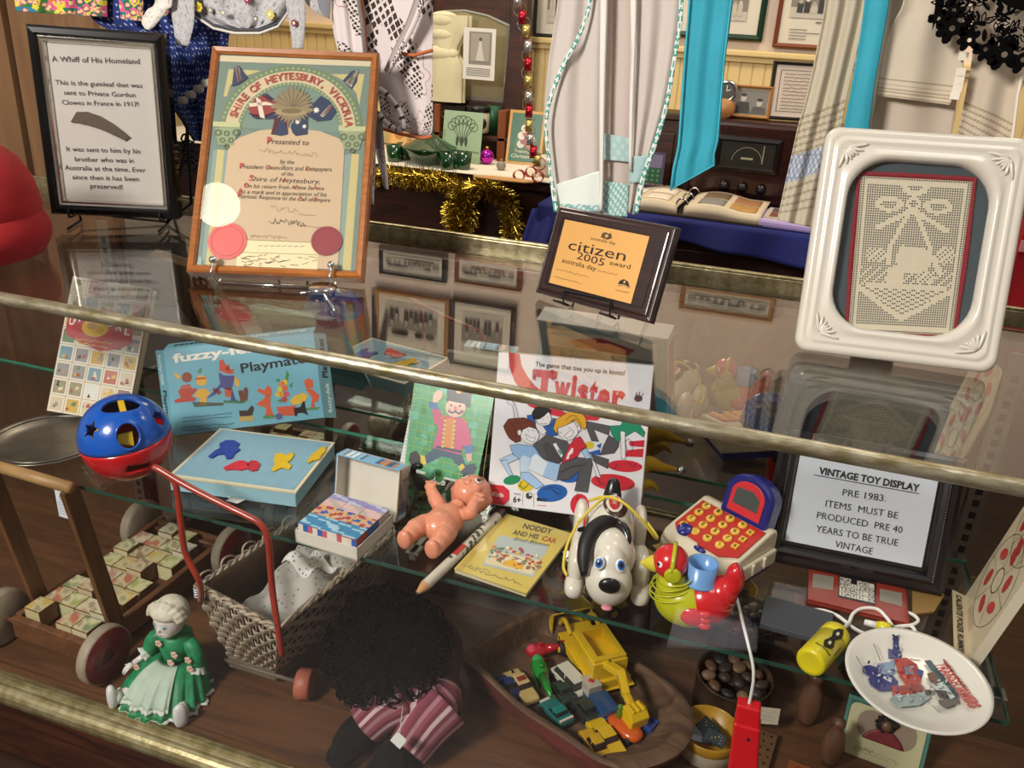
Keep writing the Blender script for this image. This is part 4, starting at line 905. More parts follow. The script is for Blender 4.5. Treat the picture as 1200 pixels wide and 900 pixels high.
# flags and badge
for q, cl in (([(291, 127), (300, 115), (313, 112), (330, 122), (330, 128), (310, 140), (296, 138)], '#8f2f2c'), ([(291, 133), (300, 140), (322, 140), (330, 131), (324, 130), (310, 136)], '#24304f'), ([(306, 112), (313, 110), (322, 117), (318, 120)], '#24304f'),
              ([(318, 158), (323, 137), (335, 137), (338, 158), (330, 160)], '#24304f'), ([(318, 158), (322, 139), (330, 136), (326, 148), (321, 158)], '#a54a3e'), ([(333, 137), (338, 142), (338, 156), (335, 150)], '#a54a3e'),
              ([(341, 150), (345, 136), (361, 134), (361, 158), (347, 160), (343, 156)], '#232f4c'), ([(361, 128), (376, 113), (386, 118), (395, 131), (388, 141), (372, 143), (360, 136)], '#232f4c'),
              ([(375, 136), (388, 122), (391, 125), (379, 138)], '#d9d0c0'), ([(377, 136), (388, 124), (390, 126), (380, 137)], '#a0362f'),
              ([(272, 102), (275, 78), (281, 78), (291, 92), (279, 100)], '#2a3350'), ([(275, 78), (281, 80), (284, 94), (279, 97)], '#c9bda8'), ([(277, 79), (280, 80), (282, 95), (280, 96)], '#a5463c'),
              ([(402, 95), (412, 84), (420, 82), (418, 96), (412, 105)], '#2a3350'), ([(405, 97), (418, 82), (420, 84), (412, 103)], '#cfc3ae'), ([(407, 98), (418, 84), (419, 88), (411, 102)], '#a5463c')): ppoly(a, L, q, Z * 6, cl)
for q in ([(292, 122), (312, 120), (329, 125), (312, 124), (293, 126)], [(300, 114), (306, 118), (311, 140), (305, 138)]): ppoly(a, L, q, Z * 7, '#d9c9b4')
for x, y, r_ in ((371, 130, .006), (349, 144, .0045), (357, 149, .0042)): q = L(x, y); a.star(q[0], q[1], r_, Z * 8, '#e4dccb', 7, .5)
q = L(343, 125); a.star(q[0], q[1] + .002, .034, Z * 7, '#8a7858', 30, .72, 0)
for k in range(9): a.line([(q[0], q[1] - .004), (q[0] + .03 * math.cos(.25 + k * .33), q[1] + .03 * math.sin(.25 + k * .33))], .0008, Z * 8, '#5f5038')
pdisc(a, L, 342, 132, 19, 5, Z * 9, '#a08c62'); pdisc(a, L, 342, 131, 12, 3, Z * 10, '#75623f'); ppoly(a, L, [(318, 124), (367, 128), (366, 132), (318, 128)], Z * 9.5, '#8f7b55')
INK, RED = '#4b3a2c', '#c04a3c'
for s, xl, yl, xr, yr, hp, first in [('Presented to', 314, 169, 362, 171, 6.5, 'P'), ('by the', 328, 192, 345, 193, 5, ''), ('President Councillors and Ratepayers', 282, 198, 389, 201.5, 5.2, 'P'), ('of the', 330, 206, 344, 207, 4.6, ''), ('Shire of Heytesbury,', 293, 212.5, 375, 216, 5.6, 'S'),
        ('On his return from Active Service', 287, 220.5, 380, 223.5, 4.8, 'O'), ('As a mark and in appreciation of his', 280, 227, 383, 231, 4.8, 'A'), ('Patriotic Response to the Call of Empire', 279, 232.5, 387, 237.5, 4.8, 'P')]:
    ptext(a, L, s, xl, yl, xr, yr, hp, Z * 6, INK, .004, .25)
    if first: ptext(a, L, first, xl - 1, yl, xl + 4.5, yl + .1, hp * 1.25, Z * 8, RED, .02)
for (x, y) in ((313, 199), (359, 200.6), (331, 214), (345, 222), (367, 223), (349, 235.6), (367, 236.5)): pline(a, L, [(x, y), (x + 3, y - 4.5), (x + 5, y - .5)], .0011, Z * 8, RED)
pscrib(a, L, 304, 372, 177, 182, 6, .0006, Z * 6, '#8a7560', 3, 40); pscrib(a, L, 317, 353, 244, 248, 7, .0006, Z * 6, '#8a7560', 4); pscrib(a, L, 315, 358, 259, 263, 7, .0008, Z * 6, '#5a4636', 5, 34); pscrib(a, L, 351, 370, 252, 253, 1.5, .0006, Z * 6, '#8a6a50', 6); pscrib(a, L, 350, 376, 265, 267, 1.5, .0006, Z * 6, '#8a6a50', 7); pscrib(a, L, 294, 337, 277, 279, 4, .0006, Z * 6, '#7a6048', 8, 30)
ppoly(a, L, [(279, 281), (374, 285), (372, 316), (277, 312)], Z * 5, '#e0cfa4'); pline(a, L, [(279, 281), (374, 285)], .0009, Z * 6, '#7f7a55'); pline(a, L, [(282, 296), (372, 299)], .0008, Z * 6, '#86805c')
rr = random.Random(4)
for k in range(34): x = rr.uniform(282, 366); y = rr.uniform(300, 312); pline(a, L, [(x, y), (x + rr.uniform(3, 10), y + rr.uniform(-3, 2))], .0011, Z * 6, rr.choice(['#5f5a44', '#86795a', '#7a3f33', '#4d4a3c']))
for k in range(8): x = 303 + k * 7; pline(a, L, [(x, 289 + k * .1), (x + 5, 288 + k * .1)], .0008, Z * 6, '#6b6552')
for x, y, r_, cl in ((267, 283, .0305, '#d9605a'), (383, 283, .0245, '#8e2f35')): q = L(x, y); a.star(q[0], q[1], r_, Z * 9, cl, 44, .94, 0); a.arc(q[0], q[1], r_ * .78, r_ * .81, 0, 2 * PI, Z * 10, '#a8403f' if x < 300 else '#7a262c', 36)  # left seal and ring coloured lighter to paint in the lamp's reflection
a.build('certificate', t)
MB(GLASS).box(.012, w - .012, .012, h - .012, .0038, .0055).build('glass', t)
MB(mat('back_board')).box(.008, w - .008, .008, h - .008, -.018, -.008).build('backing', t)
CH = mat('chrome', '#d6d6d8', .12, 1.)
ez = thing('wire_easel', 'chrome easel with two ball-tipped hooks holding the shire certificate', 'easel', at((0, 0, 0))); V = lambda x, y, z, M=M: M @ Vector((x, y, z))
for px, py in ((253, 308), (390, 314)):
    x, y = L(px, py); b = MB(CH); b.ell(V(x, y, .014), (.0062, .0062, .0062), 16, 10)
    g = V(x, -.006, .02); b.tube(spl([V(x, y, .014), V(x, y - .01, .0155), V(x, -.004, .016), V(x, -.008, .004), V(x, -.008, -.02), Vector((*V(x, -.004, -.05).xy, ZT + .003))], 4), .0021, 8); b.build('hook', ez)
b = MB(CH); p = gz(378, 342, ZT); q0 = gz(352, 346, ZT); q1 = gz(392, 366, ZT)
b.T = tr(p.x, p.y, ZT + .004); b.lathe([(.019, 0), (.022, .002), (.022, .004), (.018, .006), (.0, .006)], 28); b.T = Matrix(); b.tube([(q0.x, q0.y, ZT + .003), (p.x, p.y, ZT + .003), (q1.x, q1.y, ZT + .003)], .0018, 6); b.build('foot', ez)
b = MB(CH); m0 = V(w * .5, h * .55, -.024); b.tube([V(w * .5, -.008, -.022), m0, Vector((m0.x - .05, m0.y + .13, ZT + .003))], .0025, 8); x0_ = L(253, 308)[0]; x1_ = L(390, 314)[0]; b.tube([V(x0_, -.008, -.022), V(x1_, -.008, -.022)], .0021, 8); b.build('back_leg', ez)

# ------------------------------------------------------------------ citizen award plaque
M = frame((-.3517, 1.2064, 1.01), -24.3, 20.3, 2.2); L = on(M, .0012); w, h = .211, .136
t = thing('plaque', 'dark timber award plaque with a gold plate reading citizen 2005 award on a wire stand', 'plaque', M)
PW = wood('plaque_wood', '#36201a', '#241310', .28, 6, (1, 9, 9), coat=.5)
b = MB(PW); b.box(0, w, 0, h, -.016, -.005); mould(b, w, h, [(0, -.006), (.002, -.002), (.006, -.0028), (.009, 0), (.02, 0), (.02, -.006)]); b.box(.015, w - .015, .015, h - .015, -.006, 0); b.build('board', t, bevel=.0015)
GP = vmat('gold_plate', .35, .25, coat=.2); a = MB(GP, '#dba45c'); c0, c1, c2, c3 = [L(*q) for q in ((643, 331), (739, 356), (761, 277), (662, 257))]
a.poly([c0, c1, c2, c3], .0008); Z = .0012; K = '#2f2118'
ptext(a, L, 'citizen', 665, 292, 732, 306, 12, Z, K, .0); ptext(a, L, '2005', 675, 303, 707, 312, 8.5, Z, K, .0); ptext(a, L, 'award', 714, 310, 738, 315.5, 5.5, Z, K); ptext(a, L, 'australia day', 658, 307, 698, 317.5, 5.5, Z, K); ptext(a, L, 'australia day', 692, 280.5, 721, 287, 3.6, Z, '#5a4430')
ppoly(a, L, [(704, 278), (706, 273), (710, 272), (713, 274), (716, 273), (717, 279), (712, 281)], Z, '#5a4430'); pdisc(a, L, 711, 276.5, 2, 2, Z * 1.3, '#dba45c', 8)
for xl, yl, xr, yr, s in ((652, 315, 690, 325, 1), (700, 317, 724, 322.5, 2), (649, 324, 681, 332, 3), (721, 340, 737, 343, 4)): pscrib(a, L, xl, xr, yl, yr, 2.4, .0005, Z, '#6b5138', s, 30)
ppoly(a, L, [(724, 333), (726, 329), (731, 327), (736, 330), (738, 337), (731, 333)], Z, K); q = L(732, 330.5); a.star(q[0], q[1], .0025, Z * 1.4, '#e9c48c', 5); pline(a, L, [(724, 335), (731, 334), (737, 338)], .0006, Z, K)
a.build('plate', t)
ez = thing('wire_easel', 'small black wire stand in front of and under the award plaque', 'easel', at((0, 0, 0))); V = lambda x, y, z, M=M: M @ Vector((x, y, z))
L0 = on(M, .012); b = MB(IR)
u0, u1 = L0(656, 342), L0(657, 354); u2, u3 = L0(712, 353), L0(711, 369)
b.tube([V(u1[0] + .022, -.006, .02), V(*u1, .03), V(u1[0], -.004, .004), V(*u0, .005), V(u0[0] + .004, u0[1] + .003, .005), V(u2[0] - .003, u2[1] + .002, .005), V(*u2, .005), V(u3[0], -.004, .004), V(*u3, .03), V(u3[0] + .022, -.006, .02)], .0016, 6)
b.build('front_wire', ez)
b = MB(IR)
for x in (u1[0], u3[0]): b.tube([V(x, -.004, .004), V(x, -.006, -.02), V(x, h * .7, -.019), Vector((*V(x, h * .5, -.09).xy, ZT + .002))], .0016, 6)
b.tube([V(u1[0], h * .7, -.019), V(u3[0], h * .7, -.019)], .0016, 6); b.build('back_wire', ez)

# ------------------------------------------------------------------ crochet in the white moulded frame
M = frame(lift((.0359, 1.1573, 1.0), .0038), 2.8, 17.6, 1.1); L = on(M); w, h = .2475, .295
t = thing('framed_crochet', 'white moulded frame with rounded opening around a cream crochet panel, right end of the counter', 'picture', M)
def rring(x0, y0, x1, y1, r, z, n=8):
    out = []
    for cx_, cy_, a0 in ((x1 - r, y0 + r, -PI / 2), (x1 - r, y1 - r, 0), (x0 + r, y1 - r, PI / 2), (x0 + r, y0 + r, PI)):
        for k in range(n + 1): a_ = a0 + PI / 2 * k / n; out.append((cx_ + r * math.cos(a_), cy_ + r * math.sin(a_), z))
    return out
WM = mat('white_ceramic', '#d3cbbd', .22, coat=.5)
prof = [(.0, .018, -.011), (.0, .018, .002), (.003, .018, .009), (.008, .016, .011), (.011, .014, .0095), (.0135, .014, .0095), (.0155, .013, .012), (.0185, .013, .012), (.0205, .02, .010), (.0285, .04, .0105), (.0305, .045, .0135), (.0345, .05, .013), (.0375, .05, .007), (.0385, .05, -.006)]
b = MB(WM); rings = [rring(i, i, w - i, h - i, r_, z) for i, r_, z in prof]; n = len(rings[0]); vs = [p for r_ in rings for p in r_]
b.add(vs, [(i * n + k, i * n + (k + 1) % n, (i + 1) * n + (k + 1) % n, (i + 1) * n + k) for i in range(len(prof) - 1) for k in range(n)], True); b.build('moulding', t)
for cx_, cy_, sx_, sy_ in ((.031, .031, 1, 1), (w - .031, .031, -1, 1), (w - .031, h - .031, -1, -1), (.031, h - .031, 1, -1)):
    b = MB(WM)
    for ang, ln in ((-12, .026), (8, .021), (28, .017), (45, .015), (62, .017), (82, .021), (102, .026)):
        a_ = math.radians(ang); b.T = tr(cx_ - .004 * sx_, cy_ - .004 * sy_, .0125) @ Matrix(((sx_, 0, 0, 0), (0, sy_, 0, 0), (0, 0, 1, 0), (0, 0, 0, 1))) @ rotz(a_); b.ell((ln * .55, 0, 0), (ln * .5, .0022, .0016), 10, 6)
    b.build('corner_ornament', t)
L = on(M, -.004)
a = MB(PRINT, '#3c494f').box(.03, w - .03, .03, h - .03, -.0105, -.006)
cq = [Vector(L(*q)) for q in ((994, 387), (1116, 393), (1140, 213), (1009, 206))]
bil = lambda u, v: (cq[0] * (1 - u) + cq[1] * u) * (1 - v) + (cq[3] * (1 - u) + cq[2] * u) * v
a.build('mount', t)
rr = random.Random(2); b = MB(mat('red_yarn', '#8e2631', .95, bump=.6, bscale=300)); N = 60; edge = []
for k in range(4):
    p0_, p1_ = cq[k], cq[(k + 1) % 4]
    for i in range(N): edge.append(p0_.lerp(p1_, i / N))
cen = sum(cq, Vector((0, 0))) / 4
b.add([(p.x, p.y, -.0045) for p in edge] + [tuple((p + (p - cen).normalized() * (.006 + .0018 * rr.random())).to_3d() + Vector((0, 0, -.0045))) for p in edge], [(i, (i + 1) % len(edge), len(edge) + (i + 1) % len(edge), len(edge) + i) for i in range(len(edge))]); 
for i, p in enumerate(edge): b.ell((p + (p - cen).normalized() * .004).to_3d() + Vector((0, 0, -.004)), (.0028, .0028, .0014), 6, 4)
b.build('red_edging', t)
b = MB(mat('cream_cotton', '#cfc3aa', .9, bump=.4, bscale=500)); b.poly([tuple(p) for p in cq], -.0042)
NU, NV = 46, 66
def filled(u, v):
    e = lambda cx_, cy_, rx, ry: ((u - cx_) / rx) ** 2 + ((v - cy_) / ry) ** 2
    sg = lambda x0, y0, x1, y1, d: (lambda t_: math.hypot((u - x0 - t_ * (x1 - x0)), (v - y0 - t_ * (y1 - y0)) * 1.35) < d)(max(0, min(1, ((u - x0) * (x1 - x0) + (v - y0) * (y1 - y0)) / ((x1 - x0) ** 2 + (y1 - y0) ** 2))))
    if min(u, 1 - u) < .035 or min(v, 1 - v) < .022: return 0
    if min(u, 1 - u) < .075 or min(v, 1 - v) < .05: return 1
    if e(.5, .95, .12, .06) < 1 and e(.5, .95, .06, .03) > 1: return 1
    for q in ((.28, .83, .13, .05), (.72, .83, .13, .05), (.5, .84, .06, .05)):
        if e(*q) < 1 and e(q[0], q[1], q[2] * .6, q[3] * .5) > 1: return 1
    for q in ((.5, .80, .2, .68, .022), (.5, .80, .82, .68, .022), (.48, .8, .33, .56, .02), (.52, .8, .70, .56, .02), (.33, .56, .32, .45, .02), (.7, .56, .68, .46, .02)):
        if sg(*q): return 1
    if e(.56, .48, .17, .085) < 1 or e(.4, .36, .085, .075) < 1 or sg(.45, .55, .43, .47, .03) or sg(.73, .5, .82, .4, .025): return 1
    if e(.2, .5, .1, .05) < 1 or e(.84, .52, .09, .06) < 1 or e(.68, .37, .1, .04) < 1: return (int(u * NU) * 7 + int(v * NV) * 3) % 5 < 3
    lo = .07 + abs(u - .5) * .45
    if lo < v < lo + .035 or (abs(v - .30) < .012 and .12 < u < .9): return 1
    if lo < v < .3 and v < .31: return (int(u * NU) + 2 * int(v * NV)) % 4 in (0, 1)
    if .3 < v < .42: return (int(u * NU) * 5 + int(v * NV) * 3) % 4 == 0
    return 0
hole = MB(mat('mesh_hole', '#2f3a40', .9))
for j in range(NV):
    for i in range(NU):
        u, v = (i + .5) / NU, (j + .5) / NV
        if not filled(u, v):
            d = .29; hole.add([(*bil(u + sx_ * d / NU, v + sy_ * d / NV), -.0038) for sx_, sy_ in ((-1, -1), (1, -1), (1, 1), (-1, 1))], [(0, 1, 2, 3)])
o = b.build('crochet', t); hole.build('open_mesh', o)
MB(GLASS).box(.034, w - .034, .034, h - .034, -.0025, -.001).build('glass', t)
b = MB(mat('back_board')); b.box(.012, w - .012, .012, h - .012, -.0112, -.0105); b.build('backing', t)
b = MB(WM); V = lambda x, y, z, M=M: M @ Vector((x, y, z)); q = V(w / 2, h * .6, -.0112); b.add([tuple(V(w / 2 - .03, h * .62, -.0117)), tuple(V(w / 2 + .03, h * .62, -.0117)), (q.x + .03, q.y + .11, ZT), (q.x - .03, q.y + .11, ZT)], [(0, 1, 2, 3)]); b.T = Matrix(); o = b.build('strut', None, solid=.003); o.parent = t; o.matrix_parent_inverse = M.inverted()

# ------------------------------------------------------------------ red felt hat at the left edge
p = gz(-22, 318, ZT); RF = mat('red_felt', '#940d14', .9, var=.12, vscale=30, bump=.25, bscale=200)
t = thing('felt_hat', 'bright red felt hat cut off by the left edge of the photo', 'hat', at((p.x - .055, p.y + .045, ZT), .3) @ Matrix.Scale(.8, 4))
b = MB(RF); b.lathe([(.0, .235), (.03, .234), (.065, .222), (.098, .195), (.118, .155), (.126, .115), (.124, .085), (.116, .072), (.108, .072)], 48); b.build('crown', t, solid=.003)
b = MB(RF); b.grid(lambda u, v: ((.118 + .018 * math.sin(PI * v)) * math.cos(2 * PI * u), (.118 + .018 * math.sin(PI * v)) * math.sin(2 * PI * u), .005 + .088 * v + .012 * math.cos(2 * PI * u)), 48, 10, cu=True); b.build('turned_up_brim', t, solid=.004)
# ------------------------------------------------------------------ boxes, books and cards on the glass shelf
rr = random.Random(8)
# stamp album
M = frame(lift((-1.3225, 1.1578, ZS), .0105), 12, 27.3, -3.5) @ tr(0, .01, 0); L = on(M, .0002); w, h = .165, .268
t = thing('stamp_album', 'tall stamp album with a red title badge and rows of stamps on its cover', 'book', M)
a = MB(GLOSSY, '#b9a58a'); a.box(0, w, 0, h, -.002, 0)
for i in range(5):
    for j in range(8):
        x, y = w * i / 5 + .001, h * j / 8 + .001; sx_, sy_ = w / 5 - .002, h / 8 - .002
        a.rect(x, y, x + sx_, y + sy_, .0003, '#dcd3c2'); c1 = rr.choice(['#5f7a52', '#8f8a6c', '#5f7a88', '#c9b89a', '#8a6a52', '#b5604a', '#6f8f9a', '#c2a24a', '#8f8a86', '#cfd0c8'])
        a.rect(x + .003, y + .003, x + sx_ - .003, y + sy_ - .003, .0005, c1)
        for q in range(3):
            u0, v0 = rr.uniform(.1, .6), rr.uniform(.1, .6); du, dv = rr.uniform(.15, .35), rr.uniform(.15, .35); P0 = lambda u, v: (x + sx_ * u, y + sy_ * v)
            a.poly([P0(u0, v0), P0(u0 + du, v0 + rr.uniform(-.05, .1)), P0(min(.88, u0 + du * rr.uniform(.4, 1.2)), v0 + dv), P0(u0 + rr.uniform(-.03, .1), v0 + dv * rr.uniform(.6, 1.1))], .0006 + q * .0001, rr.choice(['#4f4238', '#d9c9a8', '#a5483a', '#3f5a6a', '#c9a83c', '#5f7a4a', '#8f8a86', '#2f3a34', '#b58a6a', '#d8d4c6']))
ppoly(a, L, [(77, 386), (80, 372), (95, 365), (125, 362), (150, 370), (157, 381), (154, 403), (140, 409), (118, 412), (95, 402), (78, 392)], .0009, '#b32430')
pdisc(a, L, 112, 384, 16, 11, .0011, '#d8b02e'); pdisc(a, L, 108, 382, 6, 4, .0013, '#b5842a'); pdisc(a, L, 117, 387, 5, 4, .0013, '#c79a2c')
for ch, x, y, r_ in zip('UNIVERSAL', (84, 91, 98, 105, 112, 120, 130, 139, 149), (380, 376, 374, 374, 375, 378, 382, 387, 392), (0,) * 9): ptext(a, L, ch, x - 3.2, y, x + 3.2, y + 1.2, 10, .0015, '#efe6d4', .02)
pscrib(a, L, 89, 132, 397, 403, 2.5, .0016, .0013, '#dcb63c', 1, 16); pscrib(a, L, 96, 126, 402, 408, 2.5, .0014, .0013, '#dcb63c', 2, 14)
a.build('cover', t)
b = MB(PRINT, '#8a6a48'); b.box(0, w, 0, h, -.022, -.002); b.c = '#cdbfa5'; b.box(.003, w + .001, .003, h - .003, -.019, -.004); b.build('pages', t)
# flattened game-box lid with flared sides
M = frame(lift((-1.02, 1.1629, ZS + .018), -.014), 19.8, 21.7, 9.1); L = on(M, .0003); w, h = .285, .164
t = thing('game_box', 'pale blue felt-picture game box lid standing upright behind the blue board', 'box', M)
FB_ = '#6fabbd'; a = MB(GLOSSY, FB_); a.box(0, w, 0, h, -.002, 0); Z = .0005
ptext(a, L, 'fuzzy-felt', 203, 425, 306, 411, 10, Z, '#e9e4d6', .035); ptext(a, L, 'Playmates', 283, 437, 367, 423.5, 11, Z, '#15161a', .02)
for q, c in [([(213, 452), (222, 450), (226, 456), (229, 454), (231, 457), (224, 464), (230, 467), (228, 470), (205, 472), (204, 469), (212, 466), (209, 459)], '#b5442f'), ([(204, 436), (212, 441), (210, 445), (205, 441)], '#d8a83a'),
             ([(233, 456), (240, 455), (247, 460), (243, 464), (241, 475), (234, 475), (234, 466), (226, 464)], '#dba93a'), ([(231, 436), (235, 431), (237, 432), (235, 438)], '#3f8a4a'), ([(229, 443), (241, 442), (241, 444), (229, 445)], '#b5442f'),
             ([(256, 436), (263, 440), (275, 440), (273, 452), (270, 458), (259, 454), (253, 462), (241, 468), (250, 459), (258, 450)], '#4a4a86'), ([(257, 434), (257, 423), (261, 421), (265, 429), (268, 427), (270, 433), (274, 432), (273, 438), (266, 438)], '#c9492f'), ([(263, 432), (267, 428), (270, 436)], '#d8803a'), ([(263, 454), (272, 454), (272, 465), (264, 465)], '#c2542f'), ([(272, 455), (276, 468), (280, 470), (270, 470)], '#4a4a86'), ([(275, 440), (281, 447), (280, 454), (275, 450)], '#dba93a'),
             ([(279, 458), (284, 457), (287, 462), (285, 456), (289, 453), (291, 458), (290, 469), (282, 471)], '#6a3a26'), ([(250, 454), (260, 459), (257, 463), (249, 458)], '#8f3a3f'),
             ([(301, 458), (303, 455), (310, 457), (314, 451), (318, 456), (319, 462), (313, 465)], '#cf5a35'), ([(313, 463), (317, 463), (317, 478), (321, 487), (311, 487), (312, 478), (300, 474), (309, 467)], '#cf5a35'),
             ([(324, 477), (347, 475), (345, 487), (327, 487)], '#c8573a'), ([(339, 470), (345, 464), (355, 460), (361, 463), (358, 470), (350, 474), (343, 474)], '#dbb03a'), ([(356, 447), (361, 443), (367, 446), (367, 454), (359, 456)], '#cf5a35'), ([(358, 456), (366, 456), (374, 463), (373, 470), (368, 472), (369, 478), (364, 478), (366, 466)], '#cf5a35'),
             ([(344, 478), (352, 477), (355, 470), (357, 470), (358, 477), (361, 487), (356, 484), (349, 484), (348, 488), (345, 487)], '#17181a'), ([(280, 481), (290, 481), (295, 475), (298, 478), (296, 486), (292, 488), (281, 488)], '#3a2c22'), ([(280, 488), (298, 487), (297, 493), (281, 494)], '#b9a05a'),
             ([(225, 471), (262, 472), (262, 475), (228, 477)], '#4f5a4a'), ([(262, 469), (290, 470), (284, 473), (262, 472)], '#3f7a55'), ([(308, 487), (324, 486), (322, 490), (309, 491)], '#4f8a5a'), ([(358, 478), (375, 477), (373, 480), (359, 481)], '#4f8a5a')]: ppoly(a, L, q, Z, c)
pdisc(a, L, 219, 442, 6, 6, Z * 1.5, '#8a3f2c'); pdisc(a, L, 236, 446, 6.5, 6.5, Z * .8, '#dba93a'); pdisc(a, L, 327, 488, 4, 4, Z * 1.5, '#5a5a86')
for x, y, c in [(330, 450, '#d8803a'), (334, 448, '#dbb03a'), (328, 456, '#c9c03a'), (334, 455, '#d8603f'), (331, 462, '#d8903a'), (336, 462, '#c25a6a'), (326, 462, '#dbb03a'), (333, 468, '#b5443a')]: pdisc(a, L, x, y, 3.4, 3.4, Z * 1.5, c, 10)
for q in ([(334, 445), (336, 434), (339, 438), (337, 446)], [(322, 446), (327, 443), (328, 448)], [(339, 452), (343, 447), (342, 455)], [(324, 470), (331, 467), (331, 472)]): ppoly(a, L, q, Z * 1.3, '#3f8a4a')
for k, (y0, y1, x1) in enumerate([(490, 484, 272), (494, 488, 272), (501, 496, 274), (505, 500, 268)]): pscrib(a, L, 213, x1, y0, y1, 2.2, .0009, Z, '#27343a', k, 46)
a.build('front', t)
def flap(p0, p1, out, name, txt, flip=False, dark=FB_):
    m = MB(GLOSSY, dark); p0, p1, out = Vector(p0), Vector(p1), Vector(out); th = Vector((0, 0, -.0015))
    q = [p0, p1, p1 + out, p0 + out]; m.add([tuple(v) for v in q] + [tuple(v + th) for v in q], [(0, 1, 2, 3), (7, 6, 5, 4), (0, 4, 5, 1), (1, 5, 6, 2), (2, 6, 7, 3), (3, 7, 4, 0)])
    ax = (p1 - p0).normalized(); ay = out.normalized(); az = ax.cross(ay); ln = (p1 - p0).length; d = out.length
    m.T = Matrix(((ax.x, ay.x, az.x, p0.x), (ax.y, ay.y, az.y, p0.y), (ax.z, ay.z, az.z, p0.z), (0, 0, 0, 1)))
    sg = 1 if not flip else -1
    for s, f0, f1, c, sz in txt: m.text(s, ln * (f0 + f1) / 2, d * (.28 if not flip else .72), d * .62 * sz, .0004, c, 'c', .02, w=ln * abs(f1 - f0) * .95, rot=0 if not flip else PI)
    return m.build(name, t)
flap((0, 0, 0), (0, h, 0), (-.021, .002, -.016), 'side_flap', [('fuzzy-felt', .58, .96, '#dfe6e0', .7), ('Playmates', .05, .54, '#15161a', 1)], flip=True)
flap((w, h, 0), (w, 0, 0), (.021, -.004, -.014), 'side_flap', [('fuzzy-felt', .58, .95, '#dfe6e0', .7), ('Playmates', .05, .54, '#15161a', 1)], flip=True, dark='#6c9aa4')
flap((0, h, 0), (w, h, 0), (.002, .012, -.026), 'top_flap', [('fuzzy-felt', .55, .95, '#dfe6e0', .8), ('Playmates', .04, .40, '#15161a', 1)], flip=True)
flap((w, 0, 0), (0, 0, 0), (0, -.004, -.024), 'bottom_flap', [])
# felt board box
M = frame((-.9173, 1.0218, ZS + .031), 9.4, 90, 0); L = on(M, .0); w, h = .224, .183
t = thing('felt_board', 'flat blue felt board box with a cream edge lying on the shelf', 'box', M)
b = MB(PRINT, '#7aa3b0'); b.box(0, w, 0, h, -.030, -.003); b.c = '#8fb8c4'; b.box(.001, w - .001, -.0004, 0, -.029, -.006); b.build('box', t, bevel=.0012)
b = MB(PRINT, '#cfc6a8'); b.box(-.001, w + .001, -.001, h + .001, -.0045, -.0008); b.build('edge', t)
b = MB(mat('blue_flock', '#7fa6b8', .95, var=.06, vscale=60, bump=.5, bscale=600)); b.box(.005, w - .005, .005, h - .005, -.002, .0); b.build('felt_surface', t)
def felt(pts, c, lb):
    cx_ = sum(p[0] for p in pts) / len(pts); cy_ = sum(p[1] for p in pts) / len(pts); o = L(cx_, cy_); M2 = M @ tr(o[0], o[1], .0003)
    q = [tuple(Vector(L(*p)) - Vector(o)) for p in pts]; A = sum(q[i][0] * q[(i + 1) % len(q)][1] - q[(i + 1) % len(q)][0] * q[i][1] for i in range(len(q)))
    m = MB(mat('felt_' + c, c, .95, var=.1, vscale=80, bump=.6, bscale=700)); m.prism(q if A > 0 else q[::-1], 0, .0026); tag(m.build('felt_shape', M=M2, bevel=.0006), lb, 'felt shape', 'felt shapes on the blue board')
felt([(257, 521), (265, 517), (274, 517), (281, 521), (278, 526), (282, 528), (276, 532), (272, 538), (266, 539), (263, 533), (255, 534), (249, 538), (244, 536), (251, 530), (258, 526)], '#1f3f9a', 'navy blue felt animal cut-out on the blue board')
felt([(262, 549), (272, 544), (280, 541), (287, 541), (292, 545), (291, 550), (283, 552), (273, 551), (265, 552)], '#c92a3c', 'red felt cut-out at the left of the red pair on the blue board')
felt([(289, 545), (294, 541), (300, 541), (305, 545), (302, 552), (296, 553), (291, 551)], '#b8283a', 'smaller red felt cut-out at the right of the red pair on the blue board')
felt([(321, 540), (323, 533), (330, 532), (335, 535), (341, 531), (345, 534), (341, 540), (337, 543), (342, 547), (339, 551), (331, 549), (322, 553), (318, 552), (322, 545)], '#d8b41e', 'yellow felt animal cut-out in the middle of the blue board')
felt([(360, 541), (366, 533), (372, 529), (376, 525), (382, 525), (381, 531), (377, 534), (375, 539), (366, 541), (362, 544)], '#d2ae22', 'yellow felt cut-out near the right edge of the blue board')
p = gz(277, 590, ZS); a = MB(PRINT, '#dcdad6'); a.grid(lambda u, v: (.03 * u - .015, .018 * v - .009, .004 + .006 * u), 4, 2); a.tube(spl([(-.015, 0, .004), (-.035, .004, .003), (-.05, .012, .003)], 5), .0007, 5)
tag(a.build('paper_tag', M=at((p.x, p.y, ZS), -.3), solid=.0006), 'little white paper tag on a string lying in front of the blue felt board', 'tag')
